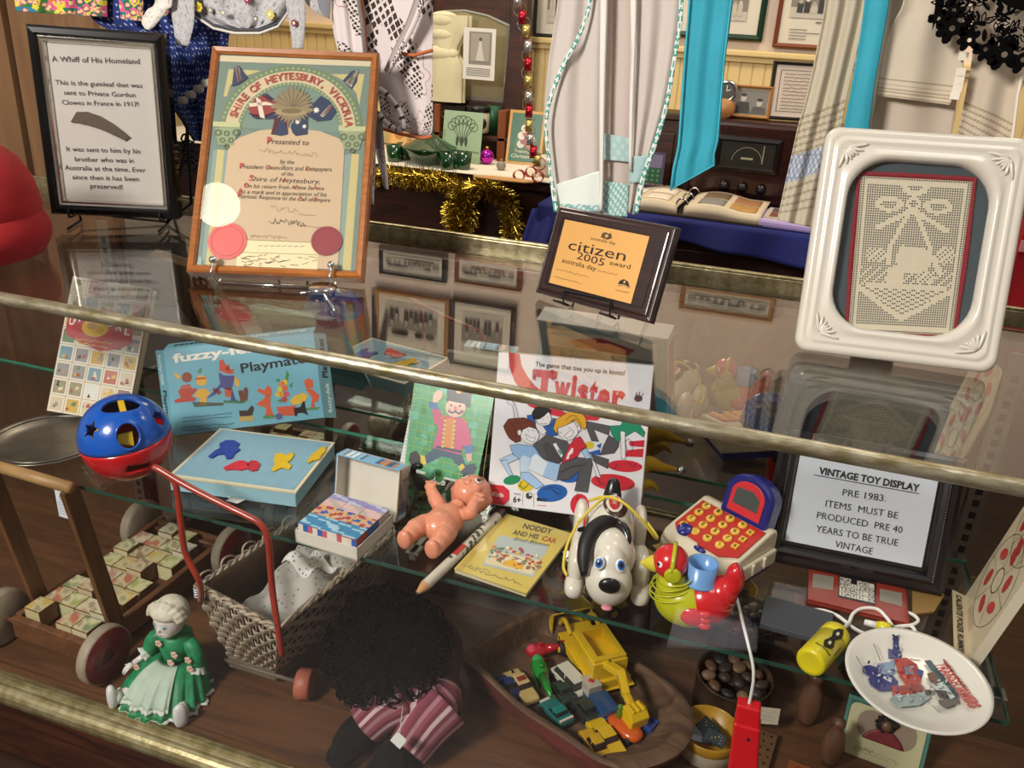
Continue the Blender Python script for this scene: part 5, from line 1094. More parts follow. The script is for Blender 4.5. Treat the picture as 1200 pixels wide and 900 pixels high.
# picture-block box
M = frame((-.6436, .9704, ZS + .024), -4.1, 90, 0); L = on(M, .012); w, h = .113, .107
t = thing('block_box', 'open white card box of picture blocks with its lid standing behind', 'box', M)
WC = mat('white_card', '#d9d2c4', .7, var=.06, vscale=20)
b = MB(WC); b.box(0, w, 0, h, -.0235, -.021)
for x0_, x1_, y0_, y1_ in ((0, w, 0, .002), (0, w, h - .002, h), (0, .002, 0, h), (w - .002, w, 0, h)): b.box(x0_, x1_, y0_, y1_, -.0235, .0)
b.build('tray', t)
LM = tr(0, h + .034, -.022) @ rotx(math.radians(82)); b = MB(WC); b.T = LM; lw, lh, ld = w + .004, .092, .030
b.box(-.002, lw - .002, 0, lh, -.001, .001); b.box(-.002, lw - .002, 0, .002, .001, ld); 
b.use(PRINT, '#4f8fb0'); b.box(-.0035, -.002, 0, lh, -.001, ld); b.use(WC); b.box(-.002, -.0005, 0, lh, .001, ld)
b.use(PRINT, '#8f7f5c'); b.box(lw - .002, lw - .0005, 0, lh, -.001, ld); b.use(WC); b.box(lw - .0035, lw - .002, 0, lh, .001, ld); b.use(PRINT, '#7fb4d4'); b.box(-.002, lw - .002, lh - .0015, lh, .0, ld)
rr = random.Random(31)
for k in range(26): x = rr.uniform(.0, lw - .012); b.c = rr.choice(['#dfe7ea', '#4f8fc0', '#c9834a', '#a8c9da', '#e6ded0']); b.box(x, x + rr.uniform(.004, .011), lh, lh + .0004, .004, ld - .002) if k % 2 else b.box(lw - .0005, lw, rr.uniform(.0, lh - .01), rr.uniform(.012, lh), .002, ld - .004)
b.build('lid', t)
def picture(x, y):
    if y > .82: return '#9a94c8' if math.sin(x * 9 + y * 30) > -.5 else '#c9cbe0'
    if y > .62: return '#d9b8b4' if math.sin(x * 14 + y * 20) > -.3 else '#b9a8a0'
    if y < .34: return '#2f7fae' if math.sin(x * 11 + math.sin(y * 23) * 1.5 + y * 38) > -.5 else '#9cc6d4'
    d = math.sin(x * 17 + 2 * math.sin(y * 9)) * math.sin(y * 21 + 2 * math.sin(x * 7))
    return '#a8382f' if d > .45 else ('#2f4f9a' if d < -.5 else ('#d9b04a' if math.sin(x * 50 - y * 30) > .7 else '#c9a08c'))
n = 3; bw = (w - .008) / n; bh = (h - .008) / n; nm = ['front', 'middle', 'back']; nc = ['left', 'centre', 'right']
for j in range(n):
    for i in range(n):
        b = MB(GLOSSY); x0_, y0_ = .004 + i * bw, .004 + j * bh; b.c = ['#3a5fa8', '#c9c4b8', '#a8483f'][(i + j) % 3]; b.box(.0003, bw - .0003, .0003, bh - .0003, -.0205, .0115)
        b.grid(lambda u, v: (.0003 + (bw - .0006) * u, .0003 + (bh - .0006) * v, .0118), 8, 8, smooth=False, colf=lambda u, v: picture((i + u) / n, (j + v) / n))
        if j == 0:
            for k in range(4): b.c = ['#d9d2c8', '#2f5fae', '#c25a6a', '#e0d6c4'][(k + i) % 4]; b.box(bw * k / 4, bw * (k + 1) / 4, -.0002, .0003, -.018 + .006 * (k % 2), .010)
        tag(b.build('picture_block', M=M @ tr(x0_, y0_, 0), bevel=.0008), 'picture block in the open white box, %s row, %s' % (nm[j], nc[i]), 'block', 'picture blocks in the white box')
# spiral notebook with a toy soldier
M = frame(lift((-.599, 1.2469, ZS), .004), -1.7, 26.5, .3); L = on(M, .0002); w, h = .15, .176
t = thing('notebook', 'spiral notebook with a green gridded cover and a painted toy soldier', 'notebook', M)
a = MB(GLOSSY, '#e4e6e6'); a.box(0, w, 0, h, -.008, 0); G = [(480, 442), (579, 464), (556, 569), (472, 548)]
ppoly(a, L, [(487, 440), (580, 460), (558, 568), (474, 547)], .0003, '#3fa06a')
rr = random.Random(6)
for k in range(60): x = rr.uniform(484, 562); y = rr.uniform(450, 560); pdisc(a, L, x, y, rr.uniform(3, 7), rr.uniform(3, 7), .0004 + k * 2e-6, rr.choice(['#55b08a', '#2f8f52', '#5cb8a0', '#3f9a5a', '#2a8a4a']), 8) if y < 562 - (x < 480) * 20 else None
for k in range(11): x = 487 + k * 9.2; pline(a, L, [(x, 440 + k * 2.2), (x - 14.5, 548 + k * 2.2)], .0006, .0006, '#b5c23a')
for k in range(12): y = 446 + k * 9.4; pline(a, L, [(487 - k * 1.15, y), (579 - k * 1.9, y + 21)], .0006, .0006, '#b5c23a')
S = [([(524, 455), (553, 458), (551, 478), (524, 472)], '#25262a'), ([(506, 480), (514, 478), (519, 488), (523, 492), (518, 503), (509, 496)], '#c9507a'), ([(503, 470), (512, 472), (513, 480), (504, 479)], '#3f6aa8'), ([(508, 462), (513, 457), (519, 459), (518, 466), (512, 472), (507, 471)], '#e3b7a0'),
     ([(517, 490), (527, 487), (543, 491), (549, 500), (540, 533), (507, 526)], '#cf4f80'), ([(524, 489), (533, 490), (530, 526), (519, 523)], '#d98a3a'), ([(543, 492), (551, 505), (553, 524), (545, 526), (540, 508)], '#cf4f80'), ([(544, 523), (554, 521), (555, 530), (546, 532)], '#4a78b0'), ([(546, 532), (553, 531), (553, 540), (548, 541)], '#e3b7a0'),
     ([(509, 525), (540, 533), (543, 540), (528, 537), (518, 535), (499, 544), (496, 536)], '#2c4f6a'), ([(528, 535), (541, 533), (546, 546), (542, 550), (534, 543)], '#2c4f6a'), ([(492, 533), (498, 534), (500, 544), (494, 545)], '#d8c23a'), ([(537, 547), (542, 543), (546, 548), (540, 552)], '#d8c23a'), ([(481, 531), (488, 528), (493, 535), (493, 545), (484, 547), (479, 540)], '#121316'), ([(540, 553), (547, 545), (556, 543), (559, 549), (553, 558), (545, 560)], '#2a3f58'), ([(512, 522), (541, 528), (541, 531), (511, 525)], '#38445a')]
for n_, (q, c) in enumerate(S): ppoly(a, L, q, .0008 + n_ * .00003, c)
pdisc(a, L, 534, 478, 12, 11, .0012, '#e6bfa8'); pdisc(a, L, 527, 481, 2.5, 2, .0014, '#d98a8a', 8); pdisc(a, L, 541, 482, 2.5, 2, .0014, '#d98a8a', 8); pdisc(a, L, 534, 479, 2, 3.4, .0014, '#d9707a', 8); pdisc(a, L, 529, 475, 1.4, 1.4, .0014, '#222', 8); pdisc(a, L, 539, 476, 1.4, 1.4, .0014, '#222', 8)
pline(a, L, [(526, 482), (530, 484), (534, 482), (538, 485), (543, 482)], .0026, .0015, '#223a6a'); ppoly(a, L, [(523, 469), (552, 475), (550, 470), (524, 464)], .0013, '#25262a'); pdisc(a, L, 538, 458.5, 3.4, 3.4, .0014, '#d8a83a', 10)
for k in range(7): pdisc(a, L, 522 - k * .5, 493 + k * 5, 1.8, 1.8, .0013, '#d8c23a', 8); pdisc(a, L, 533 - k * .4, 494 + k * 5, 1.8, 1.8, .0013, '#d8c23a', 8)
pline(a, L, [(516, 490), (524, 487)], .003, .0013, '#d98a3a'); pline(a, L, [(541, 490), (549, 496)], .003, .0013, '#d98a3a')
a.build('cover', t)
b = MB(mat('white_wire', '#cfd6dc', .35, .3))
for k in range(26): y = .008 + k * (h - .016) / 25; b.tube([(.006 + .006 * math.cos(a_) - .002, y, -.004 + .006 * math.sin(a_)) for a_ in [i * PI / 4 for i in range(8)]], .0007, 4, True)
b.build('spiral', t)
# knots party game box
M = frame(lift((-.4082, 1.1969, ZS), .015), 4.9, 18.7, 2.7); L = on(M, .0006); w, h = .256, .257
t = thing('game_box', 'large white party game box showing laughing children on coloured spots, standing in the middle', 'box', M)
b = MB(GLOSSY, '#d6d3d6'); b.box(0, w, 0, h, -.045, -.0005); b.c = '#b9383f'; b.box(w, w + .0004, .02, h - .02, -.040, -.006); b.c = '#e6e2e0'; b.box(w, w + .0006, .04, h * .4, -.032, -.014); b.build('box', t, bevel=.0015)
bk = MB(GLOSSY, '#8fa9b2'); bk.T = tr(w, 0, -.0456) @ roty(PI); bk.rect(.004, .004, w - .004, h - .004, 0); bk.rect(.03, .03, w * .45, h * .7, .0004, '#b39d52'); bk.disc(w * .26, h * .45, .022, .0008, '#8f6a3a', ry=.03)
for k in range(12): bk.scribble(w * .5, w * .93, h * (.2 + .045 * k), .004, .0016, .0006, '#2c3438', k, 40)
bk.rect(w * .08, h * .78, w * .92, h * .94, .0004, '#d9d6d6'); bk.poly([(w * .3, h * .8), (w * .7, h * .8), (w * .76, h * .86), (w * .5, h * .92), (w * .24, h * .86)], .0008, '#c2384a'); bk.build('back_print', t)
a = MB(GLOSSY, '#e6e5ea'); a.rect(.0005, .0005, w - .0005, h - .0005, .0); Z = .0006; KL = '#26262a'
ppoly(a, L, [(596, 413), (609, 415), (611, 428), (618, 441), (627, 452), (640, 462), (660, 470), (660, 483), (634, 475), (615, 463), (603, 447), (597, 430)], Z * .6, '#cf3a3f')
ppoly(a, L, [(622, 470), (650, 482), (690, 488), (706, 487), (700, 493), (672, 492), (640, 485), (618, 475)], Z * .5, '#cf2f40')
ptext(a, L, 'The game that ties you up in knots!', 627, 429, 732, 440, 5.5, Z, KL, .02)
for ch, x0_, x1_, y, hp in [('T', 622, 650, 467, 34), ('w', 648, 667, 467, 22), ('i', 668, 674, 468, 30), ('s', 675, 688, 471, 22), ('t', 689, 699, 473, 30), ('e', 699, 714, 476, 22), ('r', 716, 731, 478, 22)]: ptext(a, L, ch, x0_, y, x1_, y + (x1_ - x0_) * .12, hp if ch in 'Tit' else hp * 1.35, Z, '#cf3540', .05)
for x in (624, 646): ppoly(a, L, [(x, 433), (x + 4, 434), (x + 4, 446), (x, 445)], Z, '#cf3540')
Q = lambda pts: [(570 + x / 6, 460 + y / 6) for x, y in pts]
GY1, LB1, WH1 = '#54545a', '#8fb5e0', '#e9e7ec'
for x, y, rx, ry, c, rt in [(585, 588, 88, 46, '#1f5fae', 0), (180, 615, 62, 32, '#1f8a5c', -.2), (275, 655, 56, 42, '#dcc42e', 0), (890, 632, 155, 58, '#cf2a3c', .1), (975, 517, 122, 42, '#cf2a3c', .06), (655, 790, 66, 78, '#cf2a3c', 0), (725, 370, 32, 26, '#dcc42e', 0), (462, 706, 108, 62, '#1f5fae', -.1)]: pdisc(a, L, 570 + x / 6, 460 + y / 6, rx / 6, ry / 6, Z, c, 24, rt)
SH = [([(985, 405), (1105, 394), (1100, 455), (975, 450)], '#cf2a3c', 0), ([(1000, 345), (1112, 334), (1108, 384), (1010, 376)], '#cf2a3c', 0), ([(345, 72), (400, 80), (470, 110), (560, 140), (660, 150), (800, 155), (760, 172), (650, 168), (540, 152), (450, 125), (380, 95)], '#cf2f40', 0), ([(720, 420), (800, 398), (802, 442), (730, 432)], '#1f5fae', 0), ([(772, 372), (812, 355), (800, 396)], '#1f5fae', 0),
  ([(700, 200), (870, 235), (860, 300), (755, 260), (790, 345), (740, 340), (705, 250)], GY1, 1), ([(860, 300), (935, 340), (930, 380), (900, 425), (800, 440), (820, 380)], GY1, 1), ([(735, 430), (860, 470), (855, 535), (760, 490)], GY1, 1),
  ([(865, 235), (945, 230), (965, 185), (1010, 195), (1070, 215), (1115, 280), (1105, 315), (1045, 270), (975, 310), (920, 350), (880, 290)], '#1a8a66', 1), ([(942, 270), (975, 275), (978, 470), (950, 465)], WH1, 1),
  ([(285, 160), (325, 155), (345, 205), (400, 240), (450, 225), (470, 180), (495, 185), (470, 230), (500, 300), (450, 310), (420, 290), (330, 210), (290, 195)], '#1f5fae', 1), ([(345, 205), (400, 240), (425, 275), (395, 300), (350, 250)], WH1, 1),
  ([(325, 375), (420, 295), (480, 315), (570, 345), (585, 380), (535, 480), (510, 500), (400, 470), (345, 385)], GY1, 1), ([(400, 370), (430, 350), (530, 470), (510, 500), (440, 480)], '#48484e', 1), ([(465, 360), (490, 352), (540, 440), (525, 462)], '#e9ecee', 1), ([(500, 405), (520, 398), (535, 425), (520, 440)], '#5aa08a', 0),
  ([(180, 430), (232, 462), (150, 500), (190, 585), (160, 580), (92, 470)], '#b4d0ee', 1), ([(165, 370), (230, 362), (330, 375), (400, 470), (520, 505), (495, 625), (400, 590), (300, 540), (240, 580), (235, 470), (185, 430)], LB1, 1), ([(318, 455), (345, 430), (432, 490), (395, 586), (300, 540)], '#dfe9f4', 0), ([(432, 488), (520, 505), (495, 625), (395, 586)], '#a4c6ea', 0), ([(235, 470), (260, 440), (310, 460), (300, 545), (240, 575)], '#c4daf0', 0), ([(240, 560), (300, 560), (405, 650), (350, 678), (245, 600)], '#a4c4ec', 1),
  ([(520, 505), (640, 455), (740, 465), (748, 490), (712, 702), (620, 690), (652, 550), (580, 612), (495, 615)], GY1, 1), ([(740, 470), (765, 490), (805, 600), (775, 592)], '#dfe8f0', 1), ([(668, 410), (702, 388), (738, 460), (700, 466)], '#a4c8ea', 1),
  ([(625, 320), (660, 308), (706, 380), (662, 408), (640, 450), (530, 500), (545, 460), (580, 375)], '#cf2a3c', 1), ([(560, 470), (575, 425), (600, 390), (612, 392), (608, 425), (585, 440), (580, 465)], '#efe9ea', 0),
  ([(350, 190), (400, 160), (440, 135), (460, 180), (442, 225), (400, 237), (365, 220)], WH1, 1), ([(322, 140), (345, 105), (395, 88), (440, 105), (458, 138), (430, 140), (410, 162), (375, 186), (335, 190), (322, 165)], '#1a1a1d', 1),
  ([(240, 262), (300, 240), (350, 255), (374, 300), (355, 345), (320, 364), (270, 350), (238, 305)], WH1, 1), ([(120, 235), (155, 185), (200, 180), (270, 176), (330, 205), (357, 258), (300, 240), (255, 262), (242, 300), (240, 340), (205, 352), (160, 320), (135, 275)], '#6d3322', 1), ([(218, 270), (238, 258), (250, 280), (238, 302), (222, 296)], WH1, 1), ([(275, 288), (310, 318), (347, 316), (335, 345), (300, 340), (282, 318)], '#f2f0f2', 1),
  ([(500, 250), (560, 230), (612, 205), (642, 245), (645, 290), (602, 332), (550, 337), (510, 302)], WH1, 1), ([(470, 250), (490, 190), (560, 145), (600, 125), (660, 130), (700, 180), (705, 240), (685, 262), (650, 225), (620, 195), (560, 230), (500, 252), (502, 292), (480, 270)], '#dda52c', 1), ([(638, 240), (658, 232), (664, 262), (648, 280)], WH1, 1), ([(545, 308), (600, 258), (614, 275), (600, 305), (565, 321)], '#f2f0f2', 1), ([(1005, 195), (1075, 205), (1060, 222), (1020, 218)], WH1, 1)]
for n_, (q, c, o_) in enumerate(SH):
    ppoly(a, L, Q(q), Z * (1.2 + n_ * .05), c)
    if o_: pline(a, L, Q(q + q[:1]), .0007, Z * (1.225 + n_ * .05), KL)
ZZ = Z * 4
for q in ([(135, 30), (150, 75), (185, 90), (200, 180)], [(165, 35), (205, 90), (225, 178)], [(135, 30), (150, 45), (168, 40)], [(380, 215), (400, 222), (425, 215)], [(290, 262), (300, 270)], [(325, 262), (335, 270)], [(515, 280), (530, 278)], [(575, 250), (592, 246)], [(395, 190), (402, 186)], [(425, 175), (432, 172)], [(560, 190), (600, 160), (640, 165)], [(590, 200), (640, 180), (670, 230)], [(170, 215), (200, 250), (205, 320)], [(200, 200), (240, 230), (260, 250)], [(400, 680), (470, 660), (540, 690)], [(470, 690), (500, 710), (530, 705)], [(450, 670), (490, 700), (510, 720)], [(225, 650), (260, 680), (300, 640)], [(250, 620), (235, 655), (270, 665)], [(860, 520), (900, 540), (920, 500)], [(990, 490), (1040, 520), (1050, 500)], [(640, 700), (640, 760), (660, 770)], [(780, 600), (800, 640), (840, 640)], [(985, 400), (975, 340), (1000, 325), (1030, 350), (1025, 410)], [(520, 560), (600, 520), (700, 510)], [(105, 480), (130, 470), (150, 478)]): pline(a, L, Q(q), .0007, ZZ, KL)
pdisc(a, L, 748, 467, 5, 4, Z, '#5a3a3f', 10); pline(a, L, [(745, 465), (746, 460)], .0014, Z, '#5a3a3f'); pline(a, L, [(748, 464), (750, 459)], .0014, Z, '#5a3a3f'); pline(a, L, [(751, 465), (754, 461)], .0014, Z, '#5a3a3f')
ppoly(a, L, [(571, 567), (590, 569), (597, 575), (597, 586), (590, 592), (570, 590)], Z, '#cf2f40'); ptext(a, L, 'Kids', 577, 581, 590, 582.5, 5, Z * 1.5, '#f0e8e6', .02)
ptext(a, L, '6+', 601, 588.5, 610, 589.5, 7, Z, KL, .03); ptext(a, L, 'AGES', 602, 579.5, 610, 580.5, 2.4, Z, KL); pline(a, L, [(613, 577), (612, 592)], .0005, Z, KL); pline(a, L, [(626, 578), (625, 594)], .0005, Z, KL)
pdisc(a, L, 620, 581, 4, 4, Z, '#3a3a3f', 14); ppoly(a, L, [(620, 581), (620, 577), (624, 581)], Z * 1.5, '#e6e5ea'); ppoly(a, L, [(629, 583), (642, 584), (641, 588), (629, 587)], Z, '#2a2a2f'); pline(a, L, [(630, 592), (640, 593)], .0012, Z, '#cf3540')
a.build('cover_print', t)
MB(glassmat('shrink_film', (1, 1, 1), 1.25, .06)).rect(0, 0, w, h, .006).build('film', t)
# story book
M = frame((-.3856, .9924, ZS + .008), -6.9, 90, 0); L = on(M, .0); w, h = .12, .178
t = thing('book', 'worn yellow story book with a coloured cover picture lying at the shelf edge', 'book', M)
b = MB(PRINT, '#cbbf9c'); b.box(.001, w - .001, .001, h - .001, -.0075, -.001); b.build('pages', t)
a = MB(GLOSSY, '#c9b457'); a.box(0, w, 0, h, -.0012, 0); Z = .0003
ppoly(a, L, [(533, 668), (542, 669), (596, 604), (592, 602)], Z * .7, '#b59c46')
ptext(a, L, 'NODDY', 612, 619, 646, 626, 6, Z, '#5a4a30', .03); ptext(a, L, 'AND HIS', 600, 626, 630, 632, 5.5, Z, '#4a4030', .025); ptext(a, L, 'CAR', 634, 633, 651, 637, 5.5, Z, '#a8502a', .03); ptext(a, L, 'Enid Blyton', 601, 633, 643, 641, 4.2, Z, '#2a2620', .0, .4)
ppoly(a, L, [(565, 662), (625, 677), (643, 640), (585, 627)], Z, '#aab4b0'); ppoly(a, L, [(568, 660), (624, 674), (632, 657), (577, 645)], Z * 1.4, '#d9c9a0')
rr = random.Random(13)
for k in range(90): x = rr.uniform(574, 634); y = 647 + (x - 574) * .22 + rr.uniform(-14, 14) * (1 - abs(x - 604) / 60); pdisc(a, L, x, y, rr.uniform(1.4, 3.2), rr.uniform(1, 2.2), Z * (1.6 + k * .02), rr.choice(['#a8443a', '#d8b03a', '#6f8a6a', '#8a6a52', '#c9a08a', '#5a6a78', '#e0d4b8', '#b5803a']), 8)
ppoly(a, L, [(588, 662), (612, 668), (614, 663), (606, 658), (594, 656)], Z * 2.8, '#d8a82a')
pscrib(a, L, 549, 612, 666, 684, 5, .0008, Z, '#3a3226', 3, 30); pscrib(a, L, 541, 575, 661, 670, 4, .0007, Z, '#3a3226', 5, 20)
pline(a, L, [(534, 667), (616, 697)], .0018, Z, '#a08a3a')
a.build('cover', t)
# toy-display sign in the beaded black frame
M = frame(lift((.0808, 1.2266, .6608), .004), 2.3, 19.6, -.3); L = on(M, .0012); w, h = .2, .139
t = thing('sign', 'white printed VINTAGE TOY DISPLAY notice in a black beaded frame on the shelf', 'sign', M)
BK = mat('black_lacquer', '#121013', .3, coat=.3); X0, X1, Y0, Y1 = -.032, w + .034, -.037, h + .034
b = MB(BK); mould(b, X1 - X0, Y1 - Y0, [(0, -.014), (0, .002), (.006, .006), (.014, .005), (.02, .009), (.026, .006), (.03, .0), (.03, -.014)], X0, Y0); b.box(X0 + .01, X1 - .01, Y0 + .01, Y1 - .01, -.013, -.004); b.build('moulding', t)
b = MB(mat('pewter_bead', '#8f8d8c', .35, .7)); n = 44
for k in range(n): y = Y0 + .02 + (Y1 - Y0 - .04) * k / (n - 1); b.ell((X0 + .0175, y, .0075), (.0014, .0014, .0014), 6, 4); b.ell((X1 - .0175, y, .0075), (.0014, .0014, .0014), 6, 4)
b.build('beading', t)
a = MB(PRINT, '#e3e8f2'); a.box(0, w, 0, h, -.003, 0); K = '#23262c'; Z = .0012
for s, xl, yl, xr, yr, hp, bo in [('VINTAGE TOY DISPLAY', 959, 555, 1077, 576, 8, .035), ('PRE 1983.', 987, 580.5, 1038, 588, 8, 0), ('ITEMS  MUST BE', 967, 593.5, 1052, 608, 8, 0), ('PRODUCED  PRE 40', 957, 607, 1057, 625, 8, 0), ('YEARS TO BE TRUE', 956, 623, 1052, 640, 8, 0), ('VINTAGE', 978, 641, 1022, 650, 8, 0)]: ptext(a, L, s, xl, yl, xr, yr, hp, Z, K, bo)
pline(a, L, [(954, 556.5), (1077, 578.5)], .0012, Z, K)
a.build('notice', t)
MB(GLASS).box(-.005, w + .005, -.005, h + .005, .002, .0035).build('glass', t)
b = MB(mat('black_lacquer')); V = lambda x, y, z, M=M: M @ Vector((x, y, z)); q = V(w / 2, h * .8, -.014); o = MB(BK).add([tuple(V(w / 2 - .03, h * .85, -.015)), tuple(V(w / 2 + .03, h * .85, -.015)), (q.x + .03, q.y + .045, ZS), (q.x - .03, q.y + .045, ZS)], [(0, 1, 2, 3)]).build('strut', None, solid=.003); o.parent = t; o.matrix_parent_inverse = M.inverted()
# red word-puzzle board and things round it
M = frame((.1223, 1.1273, ZS + .006), -1, 90, 0); L = on(M, .0); w, h = .14, .088
t = thing('word_game', 'dark red word-game box lid with a white letter grid lying in front of the sign', 'box', M)
a = MB(GLOSSY, '#8f3324'); a.box(0, w, 0, h, -.006, 0); Z = .0003
mould(a, w, h, [(0, .0002), (.003, .0004), (.003, -.002), (0, -.002)]); 
ppoly(a, L, [(952, 688), (976, 692), (977, 676), (953, 672)], Z, '#8a8478'); ppoly(a, L, [(1031, 704), (1057, 711), (1057, 695), (1031, 690)], Z, '#8a8478'); ppoly(a, L, [(982, 700), (1026, 710), (1027, 683), (983, 674)], Z, '#1f1c1c')
g0, g1, g3 = Vector(L(983, 698)), Vector(L(1025, 707.5)), Vector(L(984, 676)); gu, gv = (g1 - g0) / 6, (g3 - g0) / 4
for j, row in enumerate(['IATI O', 'TOAI Q', 'HPIJEO', 'RA VE ']):
    for i, ch in enumerate(row):
        if ch == ' ' and j == 3 and i == 2: continue
        p = g0 + gu * (i + .5) + gv * (j + .5); s = gu.length * .45; a.rect(p.x - s, p.y - gv.length * .45, p.x + s, p.y + gv.length * .45, Z * 2, '#d9d2c4')
        if ch != ' ': a.text(ch, p.x, p.y - gv.length * .3, gv.length * .8, Z * 3, '#2a2420', 'c', .02)
for k in range(5): pline(a, L, [(955, 676 + k * 2.8), (974, 680 + k * 2.8)], .0004, Z * 2, '#5a4a40'); pline(a, L, [(1034, 694 + k * 2.8), (1055, 699 + k * 2.8)], .0004, Z * 2, '#5a4a40')
a.build('lid', t)
q = [gz(x, y, ZS) for x, y in [(1066, 721), (1092, 718), (1104, 698), (1066, 690)]]; c = sum(q, Vector()) / 4
a = MB(PRINT, '#8f6f3c').prism([(p.x - c.x, p.y - c.y) for p in q], 0, .004); tag(a.build('envelope', M=at((c.x + .003, c.y, ZS)), bevel=.001), 'small brown paper envelope lying beside the dark red word game', 'envelope')
q = [gz(x, y, ZS) for x, y in [(897, 742), (1000, 768), (1005, 748), (942, 700), (903, 690)]]; c = sum(q, Vector()) / 5
b = MB(mat('slate_card', '#3c4048', .6, var=.1, vscale=12)); b.box(-.05, .046, -.035, .035, 0, .009)
p = gz(932, 735, ZS); tag(b.build('book', M=at((p.x + .003, p.y + .01, ZS), -.05), bevel=.0015), 'plain slate grey book lying left of the yellow skipping-rope handle', 'book')
# leaning card-game lid at the right end
A0, A1 = Vector((.335, 1.075, ZS + .001)), Vector((.352, 1.235, ZS + .001)); up = Vector((.052, .01, .245)); fl = Vector((-.02, .004, .004))
M = Matrix.Translation(A0); t = thing('card_game_lid', 'cream card-game lid printed with card suits leaning at the right end of the shelf', 'box', M)
ax = (A1 - A0).normalized(); ay = (up - ax * up.dot(ax)).normalized(); az = ax.cross(ay); W_, H_ = (A1 - A0).length, up.length
def faceT(): return Matrix(((ax.x, ay.x, az.x, 0), (ax.y, ay.y, az.y, 0), (ax.z, ay.z, az.z, 0), (0, 0, 0, 1)))
s = -1 if az.x > 0 else 1
a = MB(GLOSSY, '#cbbd9f'); a.T = faceT(); a.box(0, W_, 0, H_, -.0015, .0015); zf_ = .002 * s
Tm = faceT() @ tr(0, 0, zf_)
if s < 0: Tm = faceT() @ tr(W_, 0, zf_) @ roty(PI)
a.T = Tm
for cx_, cy_, r_ in [(.5, .36, .44), (.5, .76, .40)]:
    x, y = W_ * cx_, H_ * cy_; a.arc(x, y, W_ * r_ - .001, W_ * r_, 0, 2 * PI, 0, '#3a322a', 30)
    for k in range(6): an = k * PI / 3; a.line([(x + .02 * math.cos(an), y + .02 * math.sin(an)), (x + W_ * r_ * math.cos(an), y + W_ * r_ * math.sin(an))], .0008, 0, '#5a5046'); a.disc(x + W_ * r_ * .62 * math.cos(an + .5), y + W_ * r_ * .62 * math.sin(an + .5), .009, .0003, ['#b5342f', '#b5342f', '#c2403a'][k % 3], ry=.015, n=12, rot=an)
    a.arc(x, y, .018, .02, 0, 2 * PI, 0, '#3a322a', 16)
for k in range(9): a.line([(W_ * .3 + k * .006, H_ * .02), (W_ * .3 + k * .006, H_ * .07)], .0012, 0, ['#b0584a', '#8a7a6a'][k % 2])
a.build('lid_face', t)
b = MB(GLOSSY, '#b9aa8c'); q = [Vector(), ax * W_, ax * W_ + fl, fl]; nz_ = Vector((0, 0, .0015)); b.add([tuple(v) for v in q] + [tuple(v + nz_) for v in q], [(3, 2, 1, 0), (4, 5, 6, 7), (0, 1, 5, 4), (1, 2, 6, 5), (2, 3, 7, 6), (3, 0, 4, 7)])
bx = -ax; by = -fl.normalized(); by = (by - bx * by.dot(bx)).normalized(); bz = bx.cross(by); o0 = ax * W_ + fl + Vector((0, 0, .002))
b.T = Matrix(((bx.x, by.x, bz.x, o0.x), (bx.y, by.y, bz.y, o0.y), (bx.z, by.z, bz.z, o0.z), (0, 0, 0, 1))); b.text('CALIENTE POKER RUMMY', W_ * .5, .0055, .0115, .0004, '#2a241e', 'c', .03, w=W_ * .88)
b.build('spine', t)
b = MB(GLOSSY, '#d6cbb2'); b.T = faceT(); b.box(-.0015, .0, 0, H_, -.012, .0015) if s > 0 else b.box(-.0015, 0, 0, H_, -.0015, .012); b.build('rim', t)
# ------------------------------------------------------------------ toys on the glass shelf
def along(d):
    """rotation whose z axis points along d"""
    return Vector(d).normalized().to_track_quat('Z', 'Y').to_matrix().to_4x4()
# shape-sorter ball
C0 = gz(147, 512, ZS + .0755); R0 = .0755
t = thing('shape_sorter', 'blue and red plastic shape-sorter ball with star and oval holes', 'toy ball', Matrix.Translation(C0))
def hit(px, py):
    d = ray(px, py).normalized(); oc = CAMPOS - C0; bq = oc.dot(d); cq = oc.dot(oc) - R0 * R0; disc_ = bq * bq - cq
    k = -bq - math.sqrt(max(disc_, 0)); return (CAMPOS + d * k - C0).normalized()
Rt = roty(math.radians(-7)) @ rotx(math.radians(3))
BLUE = mat('toy_blue', '#0f56b8', .2, coat=.5); REDP = mat('toy_red', '#c4161f', .2, coat=.5); YEL = mat('toy_yellow', '#d9b01c', .3, coat=.3)
def half(m, lo, hi):
    b = MB(m); N = 18; prof = [(R0 * math.cos(a), R0 * math.sin(a)) for a in [lo + (hi - lo) * k / N for k in range(N + 1)]] + [((R0 - .004) * math.cos(a), (R0 - .004) * math.sin(a)) for a in [hi + (lo - hi) * k / N for k in range(N + 1)]]
    prof = [(max(r_, 1e-4), z) for r_, z in prof]; prof.append(prof[0]); b.T = Rt; b.lathe(prof, 56); return b
up_ = half(BLUE, .015, PI / 2 - .002).build('upper_half', t); lo_ = half(REDP, -PI / 2 + .002, .005).build('lower_half', t)
def hole(o, d, pts):
    c = MB(BLUE); c.T = Matrix.Translation(C0) @ Matrix.Translation(Vector(d) * R0 * .7) @ along(d); c.prism(pts, 0, R0 * .6); cut(o, c.build('c'))
circ = lambda r, ry, n=24: [(r * math.cos(2 * PI * k / n), ry * math.sin(2 * PI * k / n)) for k in range(n)]
bpy.context.view_layer.update()
st = [((.0165 if k % 2 == 0 else .008) * math.cos(PI / 2 + PI * k / 5), (.0165 if k % 2 == 0 else .008) * math.sin(PI / 2 + PI * k / 5)) for k in range(10)]
hole(up_, hit(106, 504), st); hole(up_, hit(150, 511), circ(.017, .021)); hole(up_, hit(141, 474), circ(.03, .016)); hole(up_, hit(187, 490), [(.014 * math.cos(2 * PI * k / 6 + .3), .014 * math.sin(2 * PI * k / 6 + .3)) for k in range(6)])
